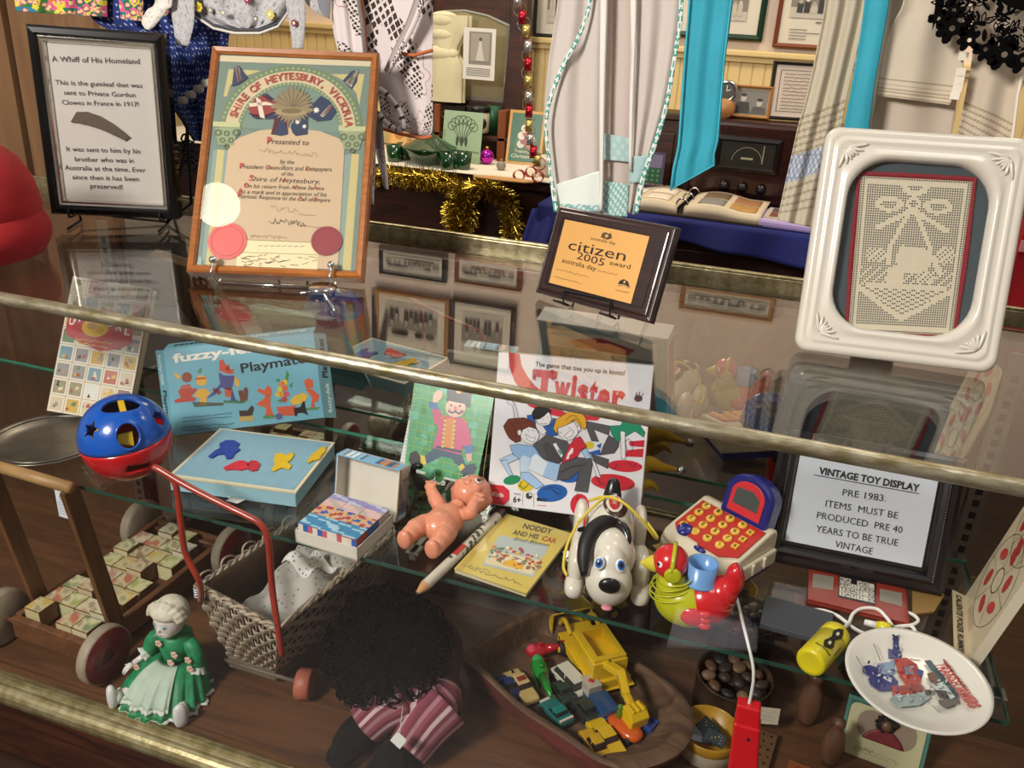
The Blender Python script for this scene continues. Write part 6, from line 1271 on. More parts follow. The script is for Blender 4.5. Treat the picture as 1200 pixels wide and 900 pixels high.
hole(lo_, hit(162, 549), [(-.019, -.008), (.018, -.009), (.021, .006), (-.016, .009)])
b = MB(BLUE); d = hit(150, 511); b.T = Matrix.Translation(d * (R0 - .001)) @ along(d); b.tube([(.0185 * math.cos(a), .0225 * math.sin(a), 0) for a in [2 * PI * k / 24 for k in range(24)]], .0022, 6, True); b.build('hole_rim', t)
b = MB(YEL); d = hit(143, 474); b.T = Matrix.Translation(d * (R0 - .009)) @ along(d); b.box(-.005, .005, -.017, .017, -.004, .004); b.build('carry_bar', t, bevel=.001)
for (px, py, s_) in ((106, 505, 0), (149, 517, 1), (162, 549, 2)):
    b = MB(YEL); d = hit(px, py); b.T = Matrix.Translation(d * (R0 - .024)) @ along(d) @ rotz(.6 + s_); b.prism([(-.012, -.01), (.013, -.011), (.011, .012), (-.004, .015)] if s_ else st, -.006, .006); b.build('shape_piece', t, bevel=.001)
# pewter tray
p = gz(58, 519, ZS); b = MB(mat('pewter', '#8c867c', .32, .85, var=.25, vscale=25, bump=.2, bscale=40))
t = thing('metal_tray', 'round dull pewter tray lying behind the blue and red ball', 'tray', at((p.x, p.y, ZS + .0005), 0, .9))
b.lathe([(.0001, .0015), (.075, .0015), (.092, .005), (.098, .008), (.112, .010), (.116, .012), (.118, .010), (.113, .0075), (.098, .005), (.08, .0), (.0001, .0)], 56); b.build('dish', t)
b = MB(mat('pewter')); b.tube([(.105 * math.cos(a), .105 * math.sin(a), .0105) for a in [2 * PI * k / 60 for k in range(60)]], .0018, 5, True); b.build('rim_bead', t)
# kewpie doll
p0, p1 = gz(488, 661, ZS), gz(540, 612, ZS); ang = math.atan2((p1 - p0).y, (p1 - p0).x) - PI / 2
SKIN = mat('doll_skin', '#de8f70', .35, coat=.25)
t = thing('kewpie_doll', 'small pink plastic baby doll lying on its back with one arm raised', 'doll', at((p0.x, p0.y + .006, ZS), ang, .95))
b = MB(SKIN)
b.ell((0, .082, .031), (.031, .043, .027)); b.ell((0, .066, .033), (.029, .032, .027)); b.tube([(0, .11, .034), (0, .13, .036)], .016, 10)
for s_ in (-1, 1):
    b.tube(spl([(s_ * .017, .062, .031), (s_ * .024, .038, .036), (s_ * .026, .018, .034), (s_ * .026, .002, .030)], 5), [.019] * 4 + [.0175] * 4 + [.0155] * 4 + [.014] * 4, 14)
    b.ell((s_ * .026, -.0005, .0335), (.0135, .008, .0175))
b.tube(spl([(-.026, .108, .038), (-.043, .118, .047), (-.055, .127, .053)], 6), [.0125] * 7 + [.0105] * 6, 12); b.ell((-.06, .131, .055), (.0095, .0095, .0075))
for k in range(4): a = 2.45 - k * .5; b.tube([(-.061, .131, .055), (-.061 + .016 * math.cos(a), .131 + .016 * math.sin(a), .058)], [.0042, .0028], 8)
b.tube([(-.056, .127, .055), (-.05, .136, .064)], [.0045, .003], 8)
b.tube(spl([(.026, .108, .04), (.038, .104, .052), (.036, .118, .062)], 6), [.0125] * 7 + [.0105] * 6, 12); b.ell((.0355, .123, .064), (.0095, .0095, .0075))
for k in range(4): a = 2.2 - k * .45; b.tube([(.0355, .124, .065), (.0355 + .014 * math.cos(a), .125 + .014 * math.sin(a), .068)], [.0042, .0028], 8)
b.tube([(.042, .12, .064), (.05, .128, .066)], [.0045, .003], 8)
b.build('body', t, remesh=.0016)
hd = MB(SKIN); HC = Vector((.003, .168, .040)); hd.ell(HC, (.036, .037, .035)); hd.ell(HC + Vector((.0, -.018, .012)), (.027, .02, .022)); hd.ell(HC + Vector((-.014, -.013, .023)), (.012, .011, .01)); hd.ell(HC + Vector((.014, -.013, .023)), (.012, .011, .01))
hd.ell(HC + Vector((0, -.012, .035)), (.0035, .0035, .004)); hd.ell(HC + Vector((-.035, .0, .0)), (.006, .008, .007)); hd.ell(HC + Vector((.035, .0, .0)), (.006, .008, .007)); hd.ell(HC + Vector((0, .036, .008)), (.008, .010, .008))
hd.build('head', t, remesh=.0016)
def facep(x, y, dz=.0008):
    return HC + Vector((x, y, math.sqrt(max(.0005, 1 - (x / .036) ** 2 - (y / .037) ** 2)) * .035 + dz))
for s_ in (-1, 1):
    b = MB(GLOSSY, '#e9e2da'); c = facep(s_ * .0135, -.001, .0006); n_ = (c - HC).normalized(); b.T = Matrix.Translation(c) @ along(n_); b.lathe([(.0001, .0016), (.004, .0012), (.0062, 0)], 16); b.c = '#2c1c18'; b.T = Matrix.Translation(c + n_ * .0012) @ along(n_); b.lathe([(.0001, .0014), (.003, .001), (.0044, 0)], 14); b.c = '#1a100e'
    b.T = Matrix.Translation(c + n_ * .0008)
    for k in range(5): a = PI / 2 + (k - 2) * .4; b.tube([(.005 * math.cos(a), .005 * math.sin(a), 0), (.0095 * math.cos(a), .0095 * math.sin(a), .0)], .0006, 4)
    b.build('eye', t)
b = MB(GLOSSY, '#a8342c'); b.tube(spl([facep(-.006, -.021, -.0005) + Vector((0, 0, .004)), facep(0, -.0225, -.0005) + Vector((0, 0, .0055)), facep(.006, -.021, -.0005) + Vector((0, 0, .004))], 5), .0012, 6); b.build('mouth', t)
# jumbo pencil
q0, q1 = gz(487, 697, ZS + .0085), gz(589, 600, ZS + .0085); d = q1 - q0; ln = d.length; M = Matrix.Translation(q0) @ along(d)
t = thing('jumbo_pencil', 'thick white novelty pencil with a dark leaf pattern lying across the shelf edge', 'pencil', M)
b = MB(GLOSSY, '#cfc8b4'); rr = random.Random(3)
b.T = Matrix(); pat = lambda u, v: '#3f4a34' if math.sin(u * 61 + v * 41) * math.sin(v * 33 - u * 47) > .35 and .3 < u < .93 else '#d2cbb8'
b.grid(lambda u, v: (.0082 * math.cos(2 * PI * v), .0082 * math.sin(2 * PI * v), .024 + (ln - .04) * u), 80, 10, cv=True, colf=pat); b.build('barrel', t)
MB(wood('pencil_wood', '#c99a6a', '#b58552', .6)).lathe([(.0001, .002), (.0025, .004), (.0082, .024)], 14).build('sharpened_tip', t)
MB(mat('graphite', '#2c2a2a', .5)).lathe([(.0001, 0), (.0026, .0042)], 10).build('lead', t)
b = MB(mat('pencil_black', '#1a1816', .3, coat=.3)); b.lathe([(.0085, ln - .018), (.0088, ln - .016), (.0088, ln - .004), (.007, ln), (.0001, ln)], 14); b.build('end_cap', t)
b = MB(GLOSSY, '#b5382f'); b.grid(lambda u, v: (.0085 * math.cos(.9 + v * 1.3), .0085 * math.sin(.9 + v * 1.3), ln * .40 + .03 * u), 6, 4); b.build('red_label', t)
# black figurine behind the doll
p = gz(492, 574, ZS); b = MB(mat('jet_black', '#0c0b0b', .35)); b.ell((.004, 0, .014), (.016, .012, .014)); b.tube(spl([(-.006, 0, .018), (-.013, 0, .03), (-.012, 0, .042), (-.004, 0, .047)], 5), [.006] * 16, 10); b.ell((-.002, 0, .047), (.008, .006, .006)); b.ell((.02, 0, .016), (.008, .005, .005))
tag(b.build('bird_figurine', M=at((p.x, p.y, ZS + .0005)), remesh=.0012), 'little black bird figurine standing in front of the soldier notebook', 'figurine')
p = gz(549, 575, ZS); b = MB(mat('jet_black')); b.box(-.003, .003, -.006, .006, 0, .02); b.box(-.003, .003, -.006, -.002, .02, .024); tag(b.build('card_clip', M=at((p.x, p.y - .004, ZS + .0005)), bevel=.001), 'tiny black clip at the bottom right corner of the soldier notebook', 'clip')
# pull-along dog
p0, p1 = gz(709, 722, ZS), gz(718, 590, ZS); ang = math.atan2((p1 - p0).y, (p1 - p0).x) - PI / 2 + .03
DW = mat('dog_white', '#dcd5c6', .22, coat=.5); DB = mat('dog_black', '#131214', .3, coat=.3)
t = thing('toy_dog', 'white plastic pull-along dog with a black floppy ear and big black nose', 'toy dog', at((p0.x, p0.y + .004, ZS), ang) @ Matrix(((1, 0, 0, 0), (0, .80, 0, 0), (0, 0, 1.16, 0), (0, 0, 0, 1))))
b = MB(DW); BC, BR_ = Vector((0, .150, .054)), (.036, .082, .042); b.ell(BC, BR_, 32, 20); b.ell((0, .11, .048), (.034, .06, .038), 24, 14); b.build('body', t)
for s_ in (-1, 1):
    b = MB(DW); b.ell((s_ * .046, .198, .037), (.0115, .038, .036), 20, 12, .75); b.ell((s_ * .047, .165, .016), (.0115, .036, .0155), 16, 10, .8); b.build('hind_leg', t)
    b = MB(DW); b.ell((s_ * .047, .085, .03), (.0135, .044, .029), 20, 12, .8); b.ell((s_ * .048, .05, .013), (.0145, .03, .0125), 16, 10, .8); b.build('front_leg', t)
b = MB(DB); b.T = tr(0, .224, .068) @ rotx(math.radians(-22)); b.lathe([(.0001, .034), (.005, .0335), (.0095, .029), (.014, .012), (.0155, 0), (.0001, -.002)], 22); b.build('tail', t)
HC, HR = Vector((0, .062, .058)), (.036, .048, .036)
b = MB(DW); b.ell(HC, HR, 26, 16); b.ell((0, .022, .038), (.0335, .038, .032), 24, 14); b.ell((0, .03, .06), (.024, .03, .026), 20, 12); b.build('head', t, remesh=.0022)
b = MB(DB); b.ell((0, -.014, .050), (.0155, .009, .0105), 20, 12); b.build('nose', t)
b = MB(mat('tongue_pink', '#d98a96', .35)); b.ell((.0, -.003, .012), (.008, .008, .003), 14, 8); b.build('tongue', t)
def hp(x, y, dz=.001, C=HC, Rr=HR): return C + Vector((x, y, Rr[2] * math.sqrt(max(.02, 1 - (x / Rr[0]) ** 2 - (y / Rr[1]) ** 2)) + dz))
b = MB(mat('ear_vinyl', '#0d0c0d', .55)); b.tube(spl([(.008, .092, .086), (-.010, .082, .093), (-.026, .066, .090), (-.036, .044, .080), (-.038, .022, .066), (-.036, .004, .052)], 5), [.008, .009, .010, .011, .012, .0125, .013, .0132, .0132, .0132, .013, .013, .0128, .0125, .0122, .012, .0118, .0115, .011, .0105, .010, .009, .008, .007, .006, .005], 12); b.build('ear', t)
b = MB(mat('ear_vinyl')); b.prism([(-.052, .060), (-.04, .068), (-.004, .104), (.006, .106), (.012, .098), (-.012, .080), (-.034, .064)], .086, .094); b.build('ear_flap', t, bevel=.002)
b = MB(DB); b.tube(spl([(.002, .092, .086), (.014, .076, .090), (.021, .06, .086), (.023, .048, .079)], 5), [.009, .010, .010, .0098, .0095, .009, .0085, .008, .0075, .007, .006, .0055, .005, .004, .003, .002], 12); b.build('ear', t)
for s_ in (-1, 1):
    c = Vector((s_ * .0150 - .002, .002, .0725)); n_ = Vector((s_ * .25, -.75, .6)).normalized(); b = MB(GLOSSY, '#e4e6ea'); b.T = Matrix.Translation(c) @ along(n_) @ Matrix(((1.0, 0, 0, 0), (0, 1.2, 0, 0), (0, 0, .6, 0), (0, 0, 0, 1))); b.lathe([(.0001, .003), (.004, .0023), (.0074, 0), (.0076, -.004)], 18); b.c = '#1d5fa8'; b.lathe([(.0001, .0042), (.0035, .0036), (.0055, .002)], 16); b.c = '#0f1216'; b.lathe([(.0001, .0048), (.003, .004)], 12); b.build('eye', t)
def sad(cx_, cy_, rx, ry, dz, n=26, wob=0.):
    out = []
    for k in range(n): a = 2 * PI * k / n; f_ = 1 + wob * math.cos(2 * a); x, y = cx_ + rx * f_ * math.cos(a), cy_ + ry * f_ * math.sin(a); out.append((x, y))
    return out
def onback(m, pts, dz):
    c = (sum(p[0] for p in pts) / len(pts), sum(p[1] for p in pts) / len(pts)); f = lambda x, y: hp(x - BC.x, y - BC.y, dz, BC, BR_)
    rings = [[f(c[0] + (x - c[0]) * s_, c[1] + (y - c[1]) * s_) for x, y in pts] for s_ in (.001, .35, .7, 1)]; n = len(pts)
    m.add([tuple(p) for r_ in rings for p in r_], [(i * n + k, i * n + (k + 1) % n, (i + 1) * n + (k + 1) % n, (i + 1) * n + k) for i in range(3) for k in range(n)], True)
b = MB(GLOSSY, '#3c231c'); onback(b, sad(.003, .158, .021, .042, 0, wob=-.12), .0012); b.c = '#e6e0d2'; onback(b, sad(.001, .154, .0125, .033, 0), .002); b.c = '#c02834'; onback(b, sad(.001, .152, .0085, .026, 0), .0026)
b.c = '#f0e8e0'
b.T = Matrix.Translation(hp(.001, .152 - BC.y, .0062, BC, BR_)) @ rotx(math.radians(-4)) @ rotz(-PI / 2); b.text('Playskool', 0, -.003, .009, 0, '#f0e8e0', 'c', .02, w=.044)
b.build('saddle_patch', t)
cd = MB(mat('yellow_cord', '#d8c040', .5)); cd.tube(spl([(-.036, .17, .088), (-.015, .15, .104), (.01, .13, .108), (.04, .12, .09), (.066, .13, .06), (.07, .16, .05), (.055, .18, .06)], 6), .0022, 8); cd.tube(spl([(-.05, .13, .07), (-.03, .14, .092), (-.012, .15, .104), (.004, .135, .107)], 6), .0022, 8); cd.tube(spl([(-.05, .13, .07), (-.063, .1, .05), (-.066, .07, .03), (-.06, .05, .026)], 6), .0022, 8); o = cd.build('pull_cord', t); o['label'] = 'yellow pull cord'
b = MB(mat('toy_red')); b.tube([(-.0405, .14, .06), (-.0405, .2, .06)], .002, 6); b.build('axle', t)
# toy cash register
A, B_ = gz(770, 652, ZS), gz(851, 701, ZS); ang = math.atan2((B_ - A).y, (B_ - A).x); wR, dR = (B_ - A).length, .118
CRM = mat('cream_plastic', '#d6cbb2', .28, coat=.3); NVY = mat('navy_plastic', '#1b2378', .25, coat=.4)
t = thing('toy_cash_register', 'cream toy cash register with a red keypad and rounded blue display', 'toy cash register', at((A.x, A.y, ZS), ang) @ Matrix(((1, 0, 0, 0), (0, 1, 0, 0), (0, 0, 1.28, 0), (0, 0, 0, 1))))
MB(NVY).box(.004, wR - .002, .004, dR, .0005, .014).build('base', t, bevel=.004)
b = MB(CRM); H = lambda y: .040 + .018 * max(0, min(1, y / dR)); n = 10
sec = [(0, .013), (0, .03), (.010, .040), (.02, .043)] + [(.02 + (dR - .035) * k / 6, .043 + .016 * k / 6) for k in range(1, 7)] + [(dR - .004, .057), (dR, .050), (dR, .013)]
b.add([(x_, y, z) for x_ in (0.0, wR) for y, z in sec], [tuple(range(len(sec)))[::-1], tuple(range(len(sec), 2 * len(sec)))] + [(k, (k + 1) % len(sec), len(sec) + (k + 1) % len(sec), len(sec) + k) for k in range(len(sec))])
b.box(wR - .001, wR + .006, .012, dR - .004, .013, .034); b.build('casing', t, bevel=.005, segs=3)
b = MB(CRM); [b.box(wR + .005, wR + .010, y, y + .006, .018, .034) for y in (.045, .075)]; b.build('side_rib', t, bevel=.002)
sl = math.atan2(.016, dR - .035); KM = tr(0, .02, .0435) @ rotx(sl); kd = dR - .05
b = MB(mat('keypad_red', '#b8271f', .3, coat=.3)); b.T = KM; b.prism([(.008, .004), (.018, -.006), (.06, -.008), (.064, -.012), (wR - .03, -.012), (wR - .006, .004), (wR - .006, kd + .004), (.008, kd + .004)], 0, .0018); b.build('keypad', t, bevel=.0006)
KY = ['0147', '.258', '=369', '-/x+']
kx = lambda i: .022 + i * (wR - .05) / 3.6; ky = lambda j: .007 + j * (kd - .012) / 3
for i in range(4):
    for j in range(4):
        if i == 0 and False: continue
        k = MB(GLOSSY, '#dbae3c'); k.T = KM @ tr(kx(i), ky(j), .0018); k.lathe([(.0074, 0), (.0072, .0016), (.006, .0022), (.0001, .0023)], 18); k.text(KY[i][j], 0, -.0035, .0098, .0027, '#3a2417', 'c', .03); k.build('key', t)
for j in range(3):
    k = MB(GLOSSY, '#dbae3c'); k.T = KM @ tr(kx(4) - .004, ky(j) + .012, .0018); k.prism([(-.005, -.005), (.005, -.005), (.005, .005), (-.005, .005)], 0, .002); k.text('%', 0, -.003, .007, .0024, '#3a2417', 'c', .02); k.build('key', t)
b = MB(NVY); b.T = KM @ tr(.030, .000, .001); b.lathe([(.012, 0), (.012, .003), (.009, .0042), (.0001, .0044)], 20); b.build('enter_button', t); b = MB(NVY); b.T = tr(.07, .0065, .0385); b.ell((0, 0, 0), (.011, .005, .003), 16, 8); b.build('drawer_button', t)
arch = [(.0, 0), (.0, .036)] + [(.042 - .042 * math.cos(a), .036 + .026 * math.sin(a)) for a in [PI * k / 14 for k in range(1, 14)]] + [(.084, .036), (.084, 0)]
HM = tr(.038, dR - .026, .054) @ rotx(math.radians(74)); b = MB(NVY); b.T = HM; b.prism(arch, -.034, 0); b.build('display_hood', t, bevel=.006, segs=3)
inset = lambda k: [(.042 + (x - .042) * k, .031 + (y - .031) * k) for x, y in arch]
b = MB(mat('display_red', '#d9323a', .35)); b.T = HM; b.prism(inset(.70), 0, .0018); b.build('display_frame', t, bevel=.0006)
b = MB(mat('lcd_grey', '#4c5453', .15, coat=.4)); b.T = HM; b.prism([(.020, .020), (.064, .020), (.063, .036), (.050, .043), (.021, .041)], .0016, .0024); b.build('screen', t)
# scanner hanging off the register on a white cord
sy = .938; S0, S1 = gy(878, 824, sy), gy(868, 930, sy)
t = thing('toy_scanner', 'red plastic toy scanner handle hanging on a white cord in front of the shelf', 'toy scanner', at((0, 0, 0)))
u_ = (S1 - S0); b = MB(mat('scanner_red', '#d3151f', .25, coat=.4)); mid = S0.lerp(S1, .5)
sec = [(S0, .0155, .010), (S0.lerp(S1, .18), .0165, .011), (S0.lerp(S1, .2), .0175, .013), (S0.lerp(S1, .55), .019, .014), (S1, .022, .018)]
vs = []
for c, hw, hd_ in sec: vs += [(c.x - hw, c.y - hd_, c.z), (c.x + hw, c.y - hd_, c.z), (c.x + hw, c.y + hd_, c.z), (c.x - hw, c.y + hd_, c.z)]
b.add(vs, [(0, 1, 2, 3), (16, 19, 18, 17)] + [(i * 4 + k, (i + 1) * 4 + k, (i + 1) * 4 + (k + 1) % 4, i * 4 + (k + 1) % 4) for i in range(4) for k in range(4)]); b.build('handle', t, bevel=.003, segs=3)
b = MB(mat('slot_dark'))
for f_ in (.3, .62): c = S0.lerp(S1, f_); b.ell((c.x + .003, c.y - .0145, c.z), (.0022, .0014, .0028), 10, 6)
b.build('screw_hole', t)
b = MB(mat('white_cord', '#e6e3dc', .4)); e0 = gz(858, 693, ZS + .004)
b.tube(spl([(e0.x - .006, e0.y + .02, ZS + .008), gz(862, 697, ZS + .006), gy(867, 715, 1.035), gy(871, 732, .985), gy(876, 752, .955), gy(882, 778, .942), gy(883, 795, sy), gy(881, 810, sy), (S0.x, S0.y, S0.z - .002)], 8), .0022, 8); b.build('cord', t)
# hen with an egg cup
p = gz(806, 734, ZS); t = thing('toy_hen', 'red and yellow plastic hen carrying a light blue egg cup', 'toy hen', at((p.x, p.y + .008, ZS), PI + .08) @ Matrix.Scale(1.02, 4))
LIME = mat('lime_plastic', '#b8b81e', .25, coat=.4); HRED = mat('hen_red', '#cf2027', .22, coat=.5)
b = MB(LIME); b.ell((.006, 0, .037), (.046, .036, .0365), 32, 20); b.ell((.026, 0, .058), (.026, .026, .024), 24, 14); b.build('breast', t)
b = MB(LIME)
for k in range(4): r_ = .0268 + .0004 * k; b.T = tr(.026 + .004 * math.sin(k), 0, .074 - k * .0075) @ roty(math.radians(18)); b.tube([((r_ + .0018 * k) * math.cos(a), (r_ + .0014 * k) * math.sin(a), 0) for a in [2 * PI * q / 28 for q in range(28)]], .0011, 5, True)
b.build('neck_feathers', t)
b = MB(HRED); b.ell((-.018, 0, .045), (.037, .0345, .034), 30, 18); b.ell((-.036, 0, .06), (.022, .024, .024), 20, 12); b.build('back', t)
b = MB(HRED); b.tube(spl([(-.036, 0, .058), (-.048, 0, .078), (-.05, 0, .096), (-.056, 0, .102)], 6), [.02, .019, .018, .017, .016, .015, .0145, .014, .0135, .013, .0128, .0126, .0125, .012, .0115, .011, .0105, .009, .006], 16); b.build('tail', t)
for s_ in (-1, 1):
    b = MB(HRED); b.ell((-.002, s_ * .033, .036), (.017, .006, .014), 18, 10)
    for k in range(3): b.ell((-.017 - k * .001, s_ * .0335, .044 - k * .009), (.009, .0055, .006), 12, 8)
    b.build('wing', t)
b = MB(HRED); b.ell((.036, 0, .094), (.0245, .0235, .0245), 28, 18); b.build('head', t)
b = MB(mat('beak_yellow', '#d2c23a', .3, coat=.3)); b.T = tr(.055, 0, .087) @ roty(math.radians(100)); b.lathe([(.0125, 0), (.011, .006), (.007, .014), (.0001, .023)], 20); b.build('beak', t)
b = MB(LIME); b.tube([(.033, .0242 * math.cos(a), .094 + .0252 * math.sin(a)) for a in [PI * k / 18 for k in range(19)]], .0032, 8); b.build('headband', t)
for s_ in (-1, 1):
    b = MB(LIME); b.T = tr(.031, s_ * .0225, .088) @ rotx(-s_ * PI / 2); b.lathe([(.0115, 0), (.0115, .003), (.009, .0045), (.005, .004), (.0001, .0048)], 20); b.build('ear_pad', t)
    b = MB(GLOSSY, '#eceae6'); b.T = tr(.0505, s_ * .0165, .098) @ along((.75, s_ * .7, .15)); b.lathe([(.0001, .0018), (.004, .0012), (.0058, 0)], 16); b.c = '#141214'; b.lathe([(.0001, .0024), (.0026, .002)], 12); b.build('eye', t)
SKY = mat('sky_plastic', '#6f9fd6', .25, coat=.4); b = MB(SKY); b.T = tr(-.006, 0, .066); b.lathe([(.0001, .008), (.012, .008), (.017, .014), (.0185, .036), (.0205, .036), (.0195, .012), (.024, .009), (.024, .006), (.014, .002), (.0001, .002)], 30); b.build('egg_cup', t)
# skipping rope with yellow handles
C0_, C1_ = gz(949, 777, ZS + .0205), gz(984, 739, ZS + .0205); d = C1_ - C0_; ln = d.length * .93; M = Matrix.Translation(C0_) @ along(d)
t = thing('skipping_rope', 'yellow skipping-rope handle with a black eye mask on white cord, beside the plate', 'skipping rope', M)
HY = mat('handle_yellow', '#d8c81c', .3, coat=.25); b = MB(HY); rf = .0198; b.lathe([(.0001, .0005), (.012, .0005), (.0135, 0), (.0185, .0005), (rf, .004), (rf, ln - .024), (rf - .0007, ln - .0235), (rf - .0007, ln - .022), (rf, ln - .0215), (rf, ln - .006), (rf - .004, ln), (.0001, ln)], 36); b.build('handle', t)
vd = M.to_3x3().inverted() @ (CAMPOS - C0_).normalized(); a0 = math.atan2(vd.y, vd.x); cyl = lambda u, v: ((rf + .0004) * math.cos(a0 + u), (rf + .0004) * math.sin(a0 + u), v)
b = MB(GLOSSY, '#17150f'); ML = .046
prf2 = [(-.026, .0), (-.021, .30), (-.012, .44), (-.004, .26), (0, .20), (.004, .26), (.012, .44), (.021, .34), (.029, .12), (.024, -.12), (.014, -.30), (.004, -.16), (0, -.12), (-.004, -.16), (-.014, -.30), (-.023, -.16)]
cu_ = Vector(cyl(0, ML)); rings_ = [[cyl(a_ * s_, ML + v_ * s_) for v_, a_ in prf2] for s_ in (.02, .5, 1)]; n = len(prf2)
b.add([p_ for r_ in rings_ for p_ in r_], [(i_ * n + k, i_ * n + (k + 1) % n, (i_ + 1) * n + (k + 1) % n, (i_ + 1) * n + k) for i_ in range(2) for k in range(n)])
for s_ in (-1, 1): b.c = '#d6d2b0'; b.add([Vector(cyl(.05 + .10 * math.sin(q), ML + s_ * .0125 + .0042 * math.cos(q))) + Vector((math.cos(a0), math.sin(a0), 0)) * .0006 for q in [2 * PI * k / 10 for k in range(10)]], [tuple(range(10))]); b.c = '#17150f'
b.tube([cyl(-.6 + 1.2 * k / 10, .018 + .0010 * math.sin(k * 2.1)) for k in range(11)], .0009, 4); b.tube([cyl(.5 - .3 * k / 6, .03 - .001 * k) for k in range(7)], .0005, 4); b.tube([cyl(.85, .05 - .02 * k / 5) for k in range(6)], .0005, 4)
b.build('eye_mask_print', t)
wc = MB(mat('white_cord')); Mi = M.inverted(); zc = ZS + .0035
wp = lambda L_, z=zc: [Mi @ gz(x, y, z) for x, y in L_]
wc.tube(spl(wp([(962, 739), (944, 733), (937, 725), (943, 717), (962, 715), (982, 722), (1000, 736), (1016, 744)]), 6), .0026, 8)
wc.tube(spl([Mi @ (C1_ + Vector((0, 0, 0)))] + wp([(994, 731), (1000, 719), (1011, 713), (1028, 714), (1039, 724), (1046, 734)], zc + .004), 6), .0026, 8)
wc.tube(spl(wp([(1038, 737), (1054, 734), (1070, 732), (1076, 727), (1071, 721), (1064, 718)]), 6), .0026, 8); wc.tube(spl(wp([(1056, 734), (1068, 734), (1073, 742), (1070, 748), (1060, 752)]), 6), .0026, 8); wc.build('cord', t)
b = MB(HY); g = Mi @ gz(1036, 735, ZS + .009); b.T = Matrix.Translation(g) @ Mi.to_3x3().to_4x4() @ along((.9, -.2, .1)); b.lathe([(.0001, -.01), (.006, -.01), (.008, -.002), (.008, .008), (.0001, .009)], 16); b.use(mat('white_plastic', '#e6e2dc', .35)); b.lathe([(.0001, -.026), (.004, -.026), (.005, -.01), (.0001, -.01)], 12); b.build('cord_end', t)
# printed plate
p = gz(1074, 797, ZS + .016); M = Matrix.Translation((p.x, p.y, ZS + .0065)) @ rotx(math.radians(5)) @ rotz(0)
t = thing('plate', 'white plate with navy, red and grey machine shapes and red title, overhanging the shelf edge', 'plate', M)
b = MB(mat('melamine_white', '#ddd8ce', .2, coat=.5)); Rp = .0885; b.lathe([(.0001, .0), (.052, .0), (.07, .006), (.084, .012), (Rp, .0135), (Rp, .0155), (.083, .0142), (.069, .0085), (.052, .003), (.0001, .003)], 64); b.build('dish', t)
L = on(M, .0034); a = MB(GLOSSY); rrp = lambda x, y: .0034
def pp(pts, c, k=0):
    q = [L(*s_) for s_ in pts]; a.c = c; zf2 = lambda x, y: .0036 + k * .0003 + max(0, (math.hypot(x, y) - .052) * .36)
    a.add([(x, y, zf2(x, y)) for x, y in q], [tuple(range(len(q)))])
NV_, RD, GRY, DK, LB = '#3a3f78', '#a83a34', '#9aa9a8', '#3c3a38', '#7f93b0'
for i, (q, c) in enumerate([([(1045, 752), (1051, 750), (1053, 763), (1046, 764)], NV_), ([(1040, 762), (1056, 764), (1057, 774), (1041, 772)], NV_), ([(1043, 774), (1056, 775), (1054, 781), (1044, 780)], LB), ([(1009, 785), (1018, 781), (1029, 783), (1030, 792), (1018, 795), (1010, 792)], NV_), ([(1030, 778), (1046, 776), (1049, 790), (1036, 796), (1029, 790)], LB), ([(1016, 798), (1034, 790), (1046, 793), (1052, 800), (1050, 810), (1030, 812), (1019, 806)], NV_), ([(1034, 794), (1045, 795), (1044, 801), (1036, 801)], '#c9d0d6'),
        ([(1047, 774), (1062, 772), (1074, 780), (1079, 793), (1078, 805), (1062, 806), (1054, 795)], RD), ([(1058, 783), (1068, 782), (1071, 791), (1061, 792)], LB), ([(1074, 785), (1082, 788), (1080, 796), (1074, 793)], NV_), ([(1044, 806), (1063, 805), (1072, 812), (1066, 818), (1046, 817)], RD), ([(1062, 806), (1080, 805), (1083, 811), (1066, 814)], '#8f4a44'),
        ([(1040, 824), (1046, 818), (1076, 815), (1086, 812), (1090, 820), (1077, 829), (1052, 833)], GRY), ([(1048, 821), (1074, 818), (1076, 826), (1053, 829)], '#b9c6c4'), ([(1082, 777), (1089, 776), (1123, 817), (1120, 822), (1110, 816)], '#3f5a62'), ([(1085, 792), (1094, 790), (1100, 800), (1096, 806), (1088, 801)], '#6a4a3a'), ([(1090, 806), (1104, 802), (1118, 820), (1110, 824)], '#c2cccb'), ([(1094, 812), (1108, 813), (1112, 823), (1100, 822)], DK), ([(1098, 824), (1120, 822), (1122, 828), (1106, 834), (1100, 830)], '#55524c'), ([(1082, 812), (1092, 812), (1090, 818), (1084, 818)], DK),
        ([(1021, 762), (1022, 761), (1031, 778), (1030, 779)], '#8f8a80'), ([(1000, 779), (1001, 778), (1013, 795), (1012, 796)], '#8f8a80'), ([(1090, 831), (1091, 830), (1100, 840), (1099, 841)], '#8f8a80'), ([(1068, 777), (1077, 778), (1077, 779), (1068, 779)], '#8f8a80')]): pp(q, c, i)
rr = random.Random(19)
